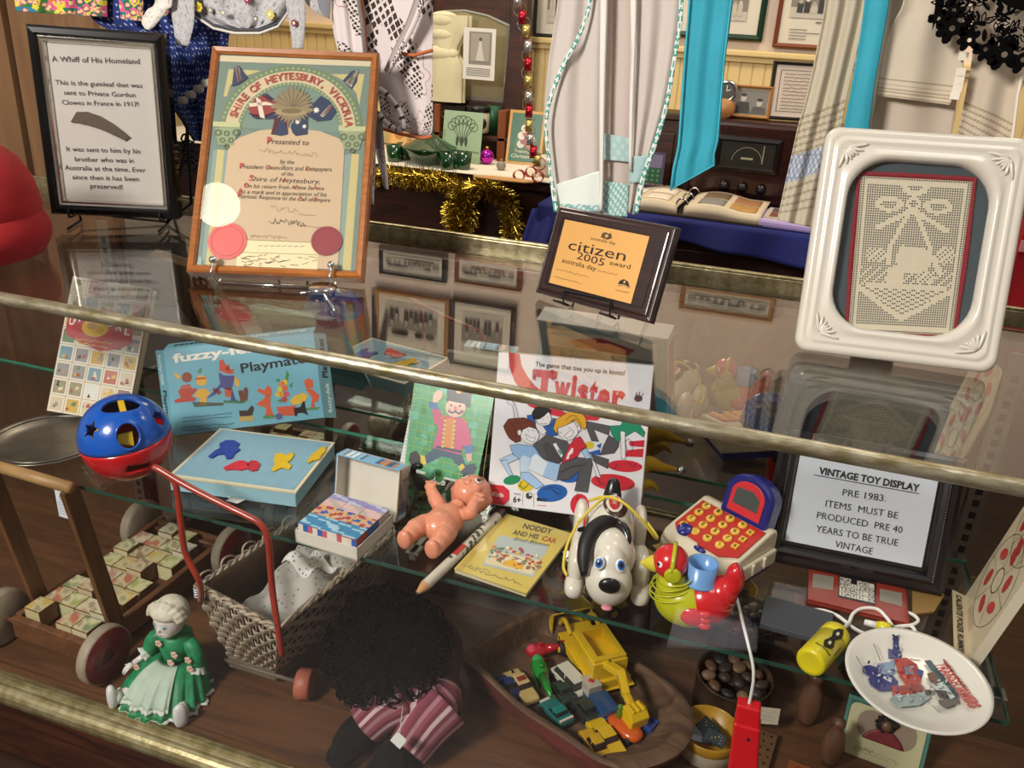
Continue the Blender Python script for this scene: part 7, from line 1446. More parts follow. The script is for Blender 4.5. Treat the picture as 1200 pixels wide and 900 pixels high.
for k in range(95):
    cxp, cyp, rx_, ry_, pal = [(1030, 793, 20, 13, [NV_, LB, '#2a2f5a', '#c9d0d6']), (1062, 790, 15, 16, [RD, '#c25a4a', '#7a2a2a', LB]), (1060, 812, 18, 6, [RD, '#8f3a34', NV_]), (1100, 812, 15, 12, [DK, '#6f6a62', '#b9c2c0', '#4a5a5c']), (1065, 824, 22, 6, [GRY, '#c6d0ce', '#6f7f80']), (1048, 764, 6, 13, [NV_, '#2a2f5a', LB])][k % 6]
    x_, y_ = cxp + rx_ * rr.uniform(-1, 1) * .8, cyp + ry_ * rr.uniform(-1, 1) * .8; d_ = rr.uniform(1.2, 3.6); a_ = rr.uniform(0, 3.1)
    pp([(x_ + d_ * math.cos(a_), y_ + d_ * math.sin(a_)), (x_ - d_ * .5 * math.sin(a_), y_ + d_ * .5 * math.cos(a_)), (x_ - d_ * math.cos(a_), y_ - d_ * math.sin(a_)), (x_ + d_ * .45 * math.sin(a_), y_ - d_ * .45 * math.cos(a_))], rr.choice(pal), 26 + k * .05)
b2 = MB(GLOSSY); zt_ = .0125
ptext(b2, on(M, zt_), 'TRANSFORMERS', 1095, 778, 1137, 830, 10, zt_, '#b5443e', .04); pscrib(b2, on(M, zt_), 1106, 1131, 774, 806, 4, .0028, zt_, '#a8504a', 3, 22)
a.build('print', t); b2.T = Matrix(); b2.build('title_print', t)
# jester point with a bell, behind the game box
bp = gy(798, 551, 1.335); q = gz(752, 560, ZS); FELT = mat('yellow_felt', '#d2a320', .9)
t = thing('jester_cap', 'yellow felt jester point with a silver bell poking out beside the white game box', 'cap', at((0, 0, 0)))
b = MB(FELT); base = Vector((bp.x - .072, 1.325, ZS + .012)); b.tube(spl([base + Vector((-.02, 0, .0)), base + Vector((-.012, 0, .035)), base + Vector((.015, .003, .056)), base + Vector((.04, .006, .054)), Vector((bp.x - .008, 1.335, bp.z))], 6), [.019, .019, .0185, .018, .018, .0175, .017, .0165, .016, .0155, .015, .0145, .014, .013, .012, .011, .010, .009, .008, .007, .006, .005, .0045, .004, .0035], 14); b.build('point', t)
b = MB(FELT); b.tube(spl([base + Vector((.0, -.012, .012)), base + Vector((.024, -.012, .026)), base + Vector((.04, -.01, .016))], 6), [.012, .0115, .011, .0105, .010, .009, .008, .007, .006, .005, .004, .0035, .003], 12); b.build('second_point', t)
MB(CH).ell(bp, (.0085, .0085, .0085), 18, 12).build('bell', t)
# ------------------------------------------------------------------ toys on the counter's wooden floor
CW = wood('cart_wood', '#7a4f30', '#54351f', .55, 7, (6, 1, 6)); CW2 = wood('cart_post_wood', '#7d532f', '#583718', .5, 5, (5, 5, .8))
# block cart
zr = .312; FLc, FRc, BRc, BLc = gz(13, 708, zr), gz(97, 757, zr), gz(272, 628, zr), gz(172, 597, zr)
fr = (FLc + FRc) / 2; bk = (BRc + BLc) / 2; ang = math.atan2((bk - fr).y, (bk - fr).x) - PI / 2; ln = (bk - fr).length * .97; wd = .178
t = thing('block_cart', 'old wooden push-along block cart with maroon wheels and a pole handle, at the left', 'toy cart', at((fr.x + .020, fr.y - .004, ZF), ang)); MC = t.matrix_world.copy(); MCi = MC.inverted()
bz = .030
b = MB(CW); b.box(-wd / 2, wd / 2, 0, ln, bz - .004, bz + .010); b.build('tray_floor', t)
for nm, q in (('front_board', (-wd / 2 - .004, wd / 2 + .004, -.010, .004)), ('back_board', (-wd / 2, wd / 2, ln - .012, ln)), ('side_board', (-wd / 2 - .008, -wd / 2 + .006, .004, ln + .012)), ('side_board', (wd / 2 - .006, wd / 2 + .008, .004, ln + .012))): b = MB(CW); b.box(*q, bz - .008, zr - ZF); b.build(nm, t, bevel=.002)
MAR = mat('maroon_paint', '#6e1a20', .35, coat=.3, var=.2, vscale=30); RIM = mat('worn_cream_rim', '#a89a84', .5, var=.2, vscale=40)
for (x, y, s_) in ((wd / 2 + .032, -.004, 1), (-wd / 2 - .032, -.004, -1), (wd / 2 + .03, ln - .02, 1), (-wd / 2 - .03, ln - .02, -1)):
    b = MB(RIM); b.T = tr(x, y, .0555) @ roty(s_ * PI / 2); b.lathe([(.0001, -.010), (.050, -.010), (.0545, -.006), (.0555, 0), (.0552, .008), (.054, .0135), (.0001, .0135)], 44); w_ = b.build('wheel', t)
    b = MB(MAR); b.T = tr(x, y, .0555) @ roty(s_ * PI / 2); b.lathe([(.0525, .0128), (.0505, .0155), (.01, .0165), (.0001, .0165)], 44); b.build('painted_face', w_)
    b = MB(mat('slot_dark')); b.T = tr(x, y, .0555) @ roty(s_ * PI / 2); b.lathe([(.0065, .0160), (.006, .0185), (.0001, .0195)], 14); b.build('hub', w_)
b = MB(CW); b.tube([(-wd / 2 - .03, -.004, .0555), (wd / 2 + .03, -.004, .0555)], .005, 8); b.tube([(-wd / 2 - .03, ln - .02, .0555), (wd / 2 + .03, ln - .02, .0555)], .005, 8); b.build('axle', t)
ph = [(wd / 2 + .006, .062, .03), (-wd / 2 - .006, .062, .03)]
top = MCi @ gy(83, 574, .951)
hy, hz = top.y, top.z
for x, y, z in ph:
    b = MB(CW2); dx = .0055; dy = .0165; vs = []
    for (yy, zz) in ((y, z), (hy, hz)): vs += [(x - dx, yy - dy, zz), (x + dx, yy - dy, zz), (x + dx, yy + dy, zz), (x - dx, yy + dy, zz)]
    b.add(vs, [(0, 3, 2, 1), (4, 5, 6, 7), (0, 1, 5, 4), (1, 2, 6, 5), (2, 3, 7, 6), (3, 0, 4, 7)]); b.build('handle_post', t, bevel=.0015)
b = MB(wood('handle_wood', '#b38f5e', '#8f6a3f', .5, 8, (1, 6, 6))); b.tube([(-wd / 2 - .02, hy, hz + .004), (wd / 2 + .012, hy, hz + .004)], .0105, 14); b.build('handle_bar', t)
p = MCi @ gy(80, 588, (MC @ Vector((0, hy, hz))).y); b = MB(PRINT, '#d8dce4'); b.T = tr(p.x - .005, hy - .004, hz - .058); b.box(-.012, .014, -.0006, .0006, 0, .052); b.T = b.T @ rotx(PI / 2); 
for k in range(6): b.line([(-.008, .008 + k * .0045), (.009, .008 + k * .0045)], .001, .0012, '#7a8494')
b.arc(.002, .04, .004, .005, 0, 5, .0012, '#4a5464', 12); b.build('paper_label', t)
# blocks in the cart
rr = random.Random(77); BS = .0375; kinds = [('red', '#b5433a', '#c9bb92'), ('green', '#4f7a4c', '#cfc49c'), ('blue', '#4c7f96', '#cfc8a8'), ('yellow', '#c9a24c', '#c9bd8c'), ('brown', '#7a5a42', '#c9b794'), ('lime', '#96a04e', '#cfc99a'), ('pink', '#b5776a', '#d3c6a6')]
proto = {}
BW = wood('block_wood', '#8a6238', '#6a4826', .6, 8, (4, 4, 4))
def block(kd, seed):
    nm, c1, c2 = kd; L1_, L2_ = lin(c1), lin(c2); cm = tuple(a_ * .75 + b_ * .25 for a_, b_ in zip(L1_, L2_)); cl = tuple(a_ * .35 + b_ * .65 for a_, b_ in zip(L1_, L2_)); r2 = random.Random(seed); ph_ = r2.uniform(0, 6)
    m = MB(BW); m.box(-BS / 2, BS / 2, -BS / 2, BS / 2, 0, BS * .96); m.use(PRINT)
    def cf(u, v):
        n_ = math.sin(u * 3.6 + ph_) * math.sin(v * 4.2 + ph_ * 2) + .4 * math.sin(u * 8 + v * 6 + ph_) + .16 * math.sin(u * 31 - v * 27)
        return cm if n_ > .45 else (cl if n_ > .1 else (c2 if n_ > -.75 else '#a39a78'))
    m.grid(lambda u, v: (-BS / 2 + .0008 + (BS - .0016) * u, -BS / 2 + .0008 + (BS - .0016) * v, BS * .96 + .0004), 14, 14, smooth=False, colf=cf)
    m.c = c2; m.box(-BS / 2 + .001, BS / 2 - .001, -BS / 2 - .0004, -BS / 2, .002, BS * .9); return m
rows = 8; cols = ['left', 'left of centre', 'right of centre', 'right']; nn = 0; xs = [(-1.5 + i) * (BS + .0014) for i in range(4)]; stp = (ln - .03 - BS) / (rows - 1)
KM_ = {'r': 0, 'g': 1, 'b': 2, 'y': 3, 'k': 4, 'l': 5, 'p': 6}
LAY = ['y.rg', 'rlpb', 'gk.y', '.prl', 'lyk.', 'gkyl', 'prgb', '.bl.']
for j, row in enumerate(LAY):
    for i, ch in enumerate(row):
        if ch == '.': continue
        kd = kinds[KM_[ch]]; b = block(kd, j * 7 + i)
        Mx = MC @ tr(xs[i] * .98 + rr.uniform(-.0004, .0004), .026 + j * stp, bz + .0106 + (.008 if (i + j * 2) % 5 == 0 else .0)) @ rotz(rr.uniform(-.02, .02))
        tag(b.build('picture_cube', M=Mx, bevel=.001), '%s picture cube in the block cart, row %d from the front, %s' % (kd[0], j + 1, cols[i]), 'block', 'picture cubes in the block cart'); nn += 1
# wicker doll's pram
t = thing('wicker_pram', 'wicker doll pram basket with a red bent handle and small wheels', 'doll pram', at((0, 0, 0)))
base = [Vector((-.838, 1.035, ZF + .035)), Vector((-.742, 1.035, ZF + .035)), Vector((-.682, 1.25, ZF + .035)), Vector((-.775, 1.255, ZF + .035))]
rim = [gz(232, 686, .50), gz(326, 737, .495), Vector((-.598, 1.222, .50)), Vector((-.775, 1.242, .50))]
WK = mat('wicker_pale', '#b3a38e', .7, var=.25, vscale=60, bump=.3, bscale=200); WKD = mat('wicker_brown', '#5e4936', .75, var=.25, vscale=50)
def per(quad, s):
    s = (s % 1) * 4; k = int(s) % 4; f_ = s - int(s); a_, c_ = quad[k], quad[(k + 1) % 4]
    return a_.lerp(c_, f_)
cenb = sum(base, Vector()) / 4; cenr = sum(rim, Vector()) / 4
def wk(s, h, off=0.):
    p_ = per(base, s).lerp(per(rim, s), h); p_ = p_ + Vector((0, 0, 0)); c_ = cenb.lerp(cenr, h); o_ = (p_ - c_); o_.z = 0
    bulge = .004 * math.sin(PI * h); return p_ + o_.normalized() * (off + bulge)
NS = 44
b = MB(WK)
for k in range(NS): b.tube([wk(k / NS, h / 8, 0) for h in range(9)], .0021, 5)
b.build('stakes', t)
NR = 9
for part, s0_, s1_, m_ in (('front_weave', 0, .25, WK), ('side_weave', .25, .5, WK), ('back_weave', .5, .75, WK), ('side_weave', .75, 1., WK)):
    b = MB(m_); n = 66
    for r_ in range(NR):
        h = .05 + .9 * r_ / (NR - 1)
        b.grid(lambda u, v: tuple(wk(s0_ + (s1_ - s0_) * u, h + (.043 * math.cos(2 * PI * v)), (.0042 * math.cos(PI * (s0_ + (s1_ - s0_) * u) * NS + r_ * PI)) + .0022 * math.sin(2 * PI * v))), n, 8, cv=True)
    b.build(part, t)
b = MB(WKD); b.grid(lambda u, v: tuple(wk(u, v, -.0085)), 60, 8, cu=True); b.build('lining', t, solid=.001)
b = MB(WK)
for q_ in range(3): b.tube([wk(k / 160, 1.0 + .012 * math.sin(k * .9 + q_ * 2.1), .005 * math.cos(k * .9 + q_ * 2.1)) for k in range(160)], .0032, 5, True)
for k in range(24): s_ = k / 24; b.tube(spl([wk(s_, .97, .003), wk(s_ + .012, 1.06, .006), wk(s_ + .03, 1.07, .004), wk(s_ + .042, .96, -.001)], 4), .0019, 5)
b.build('braided_rim', t)
b = MB(mat('grey_base', '#6f6354', .7, var=.2, vscale=30)); b.add([tuple(v + Vector((0, 0, dz))) for dz in (-.02, .006) for v in [cenb + (v - cenb) * 1.06 for v in base]], [(3, 2, 1, 0), (4, 5, 6, 7), (0, 1, 5, 4), (1, 2, 6, 5), (2, 3, 7, 6), (3, 0, 4, 7)]); b.build('base_board', t, bevel=.003)
WH = mat('salmon_wheel', '#b0614c', .5, var=.12, vscale=30)
wq = gz(357, 804, ZF + .024)
for (x, y, s_) in ((wq.x, wq.y, 1), (wq.x + .045, wq.y + .2, 1), (wq.x - .12, wq.y + .205, -1)):
    b = MB(WH); b.T = tr(x, y, ZF + .0285) @ rotz(.25) @ roty(s_ * PI / 2); b.lathe([(.0001, -.014), (.024, -.014), (.0275, -.011), (.028, 0), (.0275, .011), (.024, .014), (.012, .0145), (.0001, .0145)], 32); b.build('wheel', t)
b = MB(mat('grey_base')); b.tube([(wq.x - .17, wq.y, ZF + .0285), (wq.x, wq.y, ZF + .0285)], .004, 6); b.tube([(wq.x - .12, wq.y + .205, ZF + .0285), (wq.x + .045, wq.y + .2, ZF + .0285)], .004, 6); b.build('axle', t)
HYp = .925; hd_ = lambda x, y, yy=HYp: gy(x, y, yy)
HR_ = mat('handle_red', '#9e3322', .35, coat=.3, var=.12, vscale=30)
r1 = rim[1]; r0 = rim[0]
b = MB(HR_); b.tube(spl([r1 + Vector((.004, -.001, -.05)), r1 + Vector((.002, -.003, .0)), hd_(319, 690), hd_(316, 650), hd_(313, 628), hd_(305, 614), hd_(290, 605), hd_(255, 588), hd_(215, 567), hd_(190, 552), hd_(180, 547)], 6), .0052, 10)
b.tube(spl([hd_(196, 556, .930), hd_(205, 566, .93), hd_(209, 585, .93), hd_(212, 615), hd_(218, 650), hd_(234, 683), r0 + Vector((.004, -.002, -.03))], 6), .005, 10); b.build('handle', t)
b = MB(mat('white_wire', '#cfd6dc', .35, .3))
for k in range(4): b.tube([r0 + Vector((.006 * math.cos(a_), .006 * math.sin(a_) - .002, -.004 - .005 * k)) for a_ in [i * PI / 4 for i in range(8)]], .0012, 4, True)
b.build('wire_binding', t)
DOTC = lambda base_, spot_, n_, sd: dots(base_, spot_, n_, n_, .13, sd)
bd = MB(CLOTH); rr = random.Random(5)
def bed(u, v):
    p_ = rim[0].lerp(rim[1], .17 + .64 * u).lerp(rim[3].lerp(rim[2], .17 + .64 * u), .16 + .66 * v); return (p_.x, p_.y, .425 + .05 * v + .012 * math.sin(u * 9 + v * 5) * math.sin(v * 11 + 1) + .0)
bd.grid(bed, 50, 50, colf=dots('#b5b0a8', '#6f7072', 14, 14, .1, 3)); tag(bd.build('doll_bedding', solid=.002), 'pale grey spotted bedding cloth tucked inside the wicker pram', 'cloth')
bd = MB(CLOTH); c0 = rim[3].lerp(rim[2], .55)
bd.grid(lambda u, v: tuple(rim[0].lerp(rim[3], .40 + .25 * u).lerp(rim[1].lerp(rim[2], .40 + .25 * u), .42 + .34 * v) + Vector((0, 0, -.006 + .020 * math.sin(u * 5 + .6) + .012 * math.sin(v * 6)))), 26, 26, colf=dots('#d6d2ca', '#5c6a9a', 8, 8, .14, 6)); tag(bd.build('doll_sheet', solid=.0015), 'white cloth with tiny blue sprigs lying on top in the wicker pram', 'cloth')
# porcelain doll
q0, q1 = gz(133, 828, ZF), gz(213, 850, ZF); sx_ = (q1 - q0); ang = math.atan2(sx_.y, sx_.x); fw = Vector((sx_.y, -sx_.x, 0)).normalized()
seat = (q0 + q1) / 2 - fw * .098; t = thing('porcelain_doll', 'seated porcelain doll in a green dress and white apron, leaning by the pram', 'doll', at((seat.x, seat.y, ZF), ang - .05, .86)); MD = t.matrix_world.copy()
PORC = mat('porcelain', '#dcd6d0', .18, coat=.6); GRN = mat('green_satin', '#23905c', .5, var=.4, vscale=60, bump=.4, bscale=120); LACE = mat('doll_lace', '#d3dacd', .85, var=.12, vscale=80, bump=.6, bscale=260); APR = mat('apron_organza', '#b9cbb9', .8, var=.12, vscale=40, bump=.4, bscale=90)
ZD = -.048
b = MB(GRN); b.T = tr(0, 0, ZD); b.lathe([(.0001, .100), (.03, .104), (.033, .125), (.036, .148), (.033, .166), (.02, .177), (.0001, .18)], 28); b.build('bodice', t)
def skirtp(a, v, k=1., dz=0.):
    f_ = 1 + (.06 * math.sin(a * 17) + .02 * math.sin(a * 41)) * v
    return ((.033 + .056 * v ** .75) * f_ * k * math.cos(a), (.033 + .05 * v ** .75) * f_ * k * math.sin(a) - .052 * v, .066 - .060 * v ** 1.5 + .006 * math.sin(PI * v) + dz)
b = MB(GRN); b.grid(lambda u, v: skirtp(2 * PI * u, v), 140, 14, cu=True); b.build('skirt', t, solid=.0015)
b = MB(LACE); b.grid(lambda u, v: tuple(Vector(skirtp(2 * PI * u, 1, 1 + .07 * v + .012 * v * math.sin(2 * PI * u * 61))) + Vector((0, 0, .0012 - .004 * v))), 200, 4, cu=True); b.build('lace_hem', t, solid=.001)
ap = lambda u, v, k: skirtp(-PI / 2 + (u - .5) * 1.35, v, k, .002)
b = MB(APR); b.grid(lambda u, v: ap(u, .03 + .80 * v, 1.05 + .012 * math.sin(u * 70) * v), 70, 14); b.build('apron', t, solid=.001)
b = MB(LACE); b.grid(lambda u, v: ap(u, .82 + .06 * v, 1.06 + .015 * math.sin(u * 90)), 90, 3); b.build('apron_frill', t, solid=.001)
for s_, el, hnd in ((-1, (-.055, -.022, .118 + ZD), (-.078, -.056, .102 + ZD)), (1, (.056, -.012, .108 + ZD), (.060, -.036, .072 + ZD))):
    sh = Vector((s_ * .031, -.002, .161 + ZD)); b = MB(GRN); b.tube(spl([sh, Vector(sh).lerp(Vector(el), .5) + Vector((s_ * .006, 0, .004)), Vector(el)], 6), [.012, .014, .0155, .0165, .017, .017, .017, .0168, .0162, .0155, .015, .0142, .014], 14); b.build('sleeve', t)
    b = MB(LACE); d = (Vector(hnd) - Vector(el)).normalized(); b.T = Matrix.Translation(Vector(el)) @ along(d); b.grid(lambda u, v: ((.013 + .006 * v) * (1 + .1 * math.sin(2 * PI * u * 9) * v) * math.cos(2 * PI * u), (.013 + .006 * v) * (1 + .1 * math.sin(2 * PI * u * 9) * v) * math.sin(2 * PI * u), .014 * v), 54, 3, cu=True); b.build('lace_cuff', t, solid=.0008)
    b = MB(PORC); h_ = Vector(hnd); b.tube([Vector(el), h_ - d * .008], [.0075, .006], 12); b.ell(h_, (.0075, .0075, .006)); sdv = d.cross(Vector((0, 0, 1))).normalized()
    for k in range(4): b.tube([h_ + sdv * (k - 1.5) * .0036, h_ + d * (.013 - abs(k - 1.5) * .0016) + sdv * (k - 1.5) * .0042 - Vector((0, 0, .003)), h_ + d * (.018 - abs(k - 1.5) * .002) + sdv * (k - 1.5) * .0042 - Vector((0, 0, .007))], [.0021, .0019, .0014], 6)
    b.tube([h_ + sdv * s_ * -.005, h_ + d * .007 + sdv * s_ * -.0105], [.0023, .0016], 6); b.build('arm', t)
    fp = MD.inverted() @ (q0 if s_ < 0 else q1); fp.z = .0
    b = MB(PORC); b.tube([(s_ * .022, -.05, .022), (fp.x, fp.y + .012, .02)], [.011, .010], 12); b.build('leg', t)
    b = MB(mat('white_shoe', '#dcdad8', .35)); ft = (Vector((fp.x, fp.y, 0)) - Vector((s_ * .018, -.05, 0))).normalized(); b.T = Matrix.Translation(Vector((fp.x, fp.y, .021))) @ along(ft) @ rotz(0); b.ell((0, .004, .0), (.0145, .029, .010), 20, 12, .85); b.ell((0, .0, -.010), (.013, .016, .011), 14, 8); b.build('shoe', t)
b = MB(mat('peach_rosette', '#d3b09a', .7));
for x, y, z in ((.024, -.036, .148 + ZD), (.014, -.038, .126 + ZD), (.050, -.028, .136 + ZD), (-.012, -.036, .166 + ZD), (.054, -.030, .116 + ZD), (-.062, -.052, .052)):
    for k in range(5): a = 2 * PI * k / 5; b.ell((x + .005 * math.cos(a), y - .002, z + .005 * math.sin(a)), (.0042, .003, .0042), 8, 6)
b.build('rosettes', t)
b = MB(PORC); HC = Vector((0, -.012, .213 + ZD)); b.ell(HC, (.031, .033, .037), 30, 20); b.ell(HC + Vector((0, -.012, -.016)), (.022, .021, .018), 20, 12); b.ell(HC + Vector((0, -.0345, -.004)), (.0035, .004, .005), 10, 8); b.tube([(0, 0, .17 + ZD), (0, -.004, .195 + ZD)], .013, 12); b.build('head', t, remesh=.0016)
for s_ in (-1, 1):
    b = MB(GLOSSY, '#8fb4c9'); b.T = Matrix.Translation(HC + Vector((s_ * .0115, -.0305, .003))) @ along((s_ * .3, -.95, .05)); b.lathe([(.0001, .0012), (.003, .001), (.0042, 0)], 12); b.c = '#2a3038'; b.lathe([(.0001, .0016), (.0018, .0014)], 10); b.c = '#9a8a7a'; b.tube([(-.0055, .005, 0), (0, .0068, .0005), (.0055, .005, 0)], .0005, 4); b.build('eye', t)
b = MB(GLOSSY, '#c98a86'); b.ell(HC + Vector((0, -.033, -.0165)), (.0045, .002, .0018), 10, 6); b.build('mouth', t)
HA = mat('cream_hair', '#d6cfba', .6, var=.15, vscale=60, bump=.6, bscale=150); b = MB(HA)
b.ell(HC + Vector((0, .010, .012)), (.037, .034, .037), 28, 18); b.ell(HC + Vector((0, -.012, .024)), (.031, .022, .018), 20, 12)
for k in range(9): a = .1 + (PI - .2) * k / 8; p_ = HC + Vector((.033 * math.cos(a), -.02, .012 + .026 * math.sin(a))); b.tube([p_, p_ + Vector((.006 * math.cos(a), .01, .004)), p_ + Vector((.008 * math.cos(a), .024, .0))], [.006, .007, .006], 8)
b.build('bonnet_hair', t, remesh=.0022)
# yarn-haired rag doll
HCp = gz(455, 762, .375); t = thing('rag_doll', 'dark rag doll with a big mop of black curly yarn hair and pink striped trousers', 'doll', at((0, 0, 0)))
BLK = mat('black_yarn', '#040404', .95, spec=.08); b = MB(BLK); HRr = .091
b.ell(HCp, (HRr * .93, HRr * .9, HRr * .88), 24, 16); rr = random.Random(15)
for k in range(800):
    u_, v_ = rr.uniform(-.75, 1), rr.uniform(0, 2 * PI); s_ = math.sqrt(1 - u_ * u_); n_ = Vector((s_ * math.cos(v_), s_ * math.sin(v_), u_)); p_ = HCp + n_ * HRr * rr.uniform(.88, .97)
    t1 = n_.orthogonal().normalized(); t1.rotate(Matrix.Rotation(rr.uniform(0, 6.28), 3, n_)); r_ = rr.uniform(.010, .017)
    b.tube([p_ + n_ * (r_ * (1 - math.cos(a))) * .9 + t1 * r_ * math.sin(a) for a in [2 * PI * q / 9 for q in range(9)]], .0016, 4, True)
b.build('hair', t)
NAVY_ = mat('dark_maroon_knit', '#3a1417', .95, bump=.7, bscale=160); b = MB(NAVY_); tc = gz(506, 772, .33); b.ell(tc, (.055, .07, .08), 24, 16); sh = tc + Vector((.03, -.04, .0)); hp_ = gz(524, 842, ZF + .028); b.tube(spl([tc + Vector((.02, -.02, .05)), tc + Vector((.050, -.05, .0)), hp_ + Vector((.004, .02, .03))], 6), .026, 14); b.build('jumper', t, remesh=.004)
b = MB(mat('black_felt', '#0b0a09', .95, spec=.2, bump=.4, bscale=200)); b.ell(hp_, (.022, .026, .02)); b.build('hand', t)
STR = ['#7d3746', '#8f4453', '#c0a2a4', '#6d2c3b', '#8a4150', '#9c6b73', '#74323f', '#c4a8aa', '#6a2a38', '#87404e', '#a07078', '#6d2d3b']
for k0, (a_, m_, e_, f0, f1) in enumerate((((478, 812, .335), (452, 828, .31), (428, 850, .283), (418, 862), (396, 886)), ((522, 826, .325), (500, 850, .305), (478, 880, .28), (462, 888), (440, 905)))):
    P_ = spl([gz(*a_[:2], a_[2]), gz(*m_[:2], m_[2]), gz(*e_[:2], e_[2])], 8); b = MB(CLOTH); b.tube(P_, [.046 - .010 * i / (len(P_) - 1) for i in range(len(P_))], 36, colf=lambda u, v: STR[int(v * 36) % 12]); b.build('trouser_leg', t)
    b = MB(mat('black_felt')); g0, g1 = gz(*f0, ZF + .03), gz(*f1, ZF + .03); b.tube(spl([g0 + Vector((.012, .012, .004)), g0, g1], 6), [.028, .029, .03, .031, .032, .032, .032, .031, .03, .028, .026, .022, .015], 18); b.ell(g1, (.02, .02, .02)); b.build('foot', t, remesh=.004)
P_ = spl([gz(500, 800, .36), gz(497, 820, .33)], 4); b = MB(CLOTH); b.ell(gz(500, 815, .325), (.062, .05, .04), 36, 14, colf=lambda u, v: STR[int(u * 36) % 12]); b.build('trouser_seat', t)
p_ = gz(467, 868, .347); b = MB(PRINT, '#c9c9c4'); b.T = Matrix.Translation(p_) @ rotz(-.45) @ rotx(.5); b.prism([(-.012, -.008), (.012, -.008), (.012, .006), (.009, .009), (-.009, .009), (-.012, .006)], 0, .0008); b.T = Matrix(); b.tube([p_ + Vector((-.002, .008, .002)), gz(470, 845, .362), gz(472, 829, .372)], .0007, 5); b.build('price_tag', t)
# ------------------------------------------------------------------ carved trough full of toy vehicles
TR0 = Vector((-.439, 1.167, 0)); UU, VV = Vector((.903, -.43, 0)), Vector((.43, .903, 0)); A_ = 1
cen = TR0.copy(); M = Matrix(((UU.x, VV.x, 0, cen.x), (UU.y, VV.y, 0, cen.y), (0, 0, 1, ZF), (0, 0, 0, 1)))
t = thing('wooden_trough', 'old carved wooden trough with worn red paint, holding toy vehicles', 'trough', M)
TW = wood('trough_wood', '#75583f', '#4a3526', .7, 7, (1.5, 7, 4), bump=.6); TRD = wood('trough_red_paint', '#7f392e', '#57302a', .65, 9, (2, 6, 4), bump=.4)
OUT = [(0, .0), (.11, -.006), (.22, -.008), (.32, 0), (.375, .03), (.405, .075), (.413, .12), (.403, .165), (.375, .205), (.32, .232), (.21, .246), (.10, .245), (.0, .232), (-.004, .115)]
crn = (0, 3, 12, 13)
def outline(off, end):
    c = Vector((.2, .118)); out = []
    for (x, y) in OUT:
        ox = off * (1 if x < .05 else (-1 if x > .33 else 0)) * (1 + end * (x > .33)); oy = off * (1 if y < .02 else (-1 if y > .2 else (0 if x < .33 else (.6 if y < .1 else -.6 if y > .14 else 0))))
        out.append((x + ox, y + oy))
    return out
def dense(pts):
    res = []; n = len(pts); segs = spl([(p[0], p[1], 0) for p in pts[0:13]], 6)
    res = [(p.x, p.y) for p in segs]; a_, m_, c_ = pts[12], pts[13], pts[0]
    for k in range(1, 6): f_ = k / 6; res.append((a_[0] + (c_[0] - a_[0]) * f_ - .004 * math.sin(PI * f_), a_[1] + (c_[1] - a_[1]) * f_))
    return res
def surf(levels, name, m):
    b = MB(m); rings = [[(x, y, z + (.004 * math.sin(x * 30 + y * 17) if z > .05 else 0)) for x, y in dense(outline(o_, e_))] for o_, e_, z in levels]; n = len(rings[0])
    if levels[0][2] < .02 and levels[0][0] > .03: b.add(rings[0], [tuple(range(n))[::-1]])
    b.add([p for r_ in rings for p in r_], [(i_ * n + k, i_ * n + (k + 1) % n, (i_ + 1) * n + (k + 1) % n, (i_ + 1) * n + k) for i_ in range(len(rings) - 1) for k in range(n)], True)
    if levels[-1][2] < .02: b.add(rings[-1], [tuple(range(n))])
    return b.build(name, t)
surf([(.020, 1.6, .0005), (.014, 1.2, .010), (.002, .4, .05), (0, 0, .0585)], 'outer_wall', TRD)
surf([(0, 0, .0585), (.003, 0, .061), (.010, .6, .0615), (.014, 1.2, .058)], 'rim', TW)
surf([(.014, 1.2, .058), (.018, 2.2, .035), (.026, 2.6, .014)], 'hollow', TW)
zb = ZF + .0145
def pose(x0, y0, x1, y1, z=zb + .004):
    """a base at the tail pixel, pointing at the nose pixel"""
    a_, c_ = gz(x0, y0, z), gz(x1, y1, z); d = c_ - a_; return at((*(a_ + d / 2).xy, z), math.atan2(d.y, d.x)), d.length * 1.1
TY = mat('tyre_black', '#121212', .7)
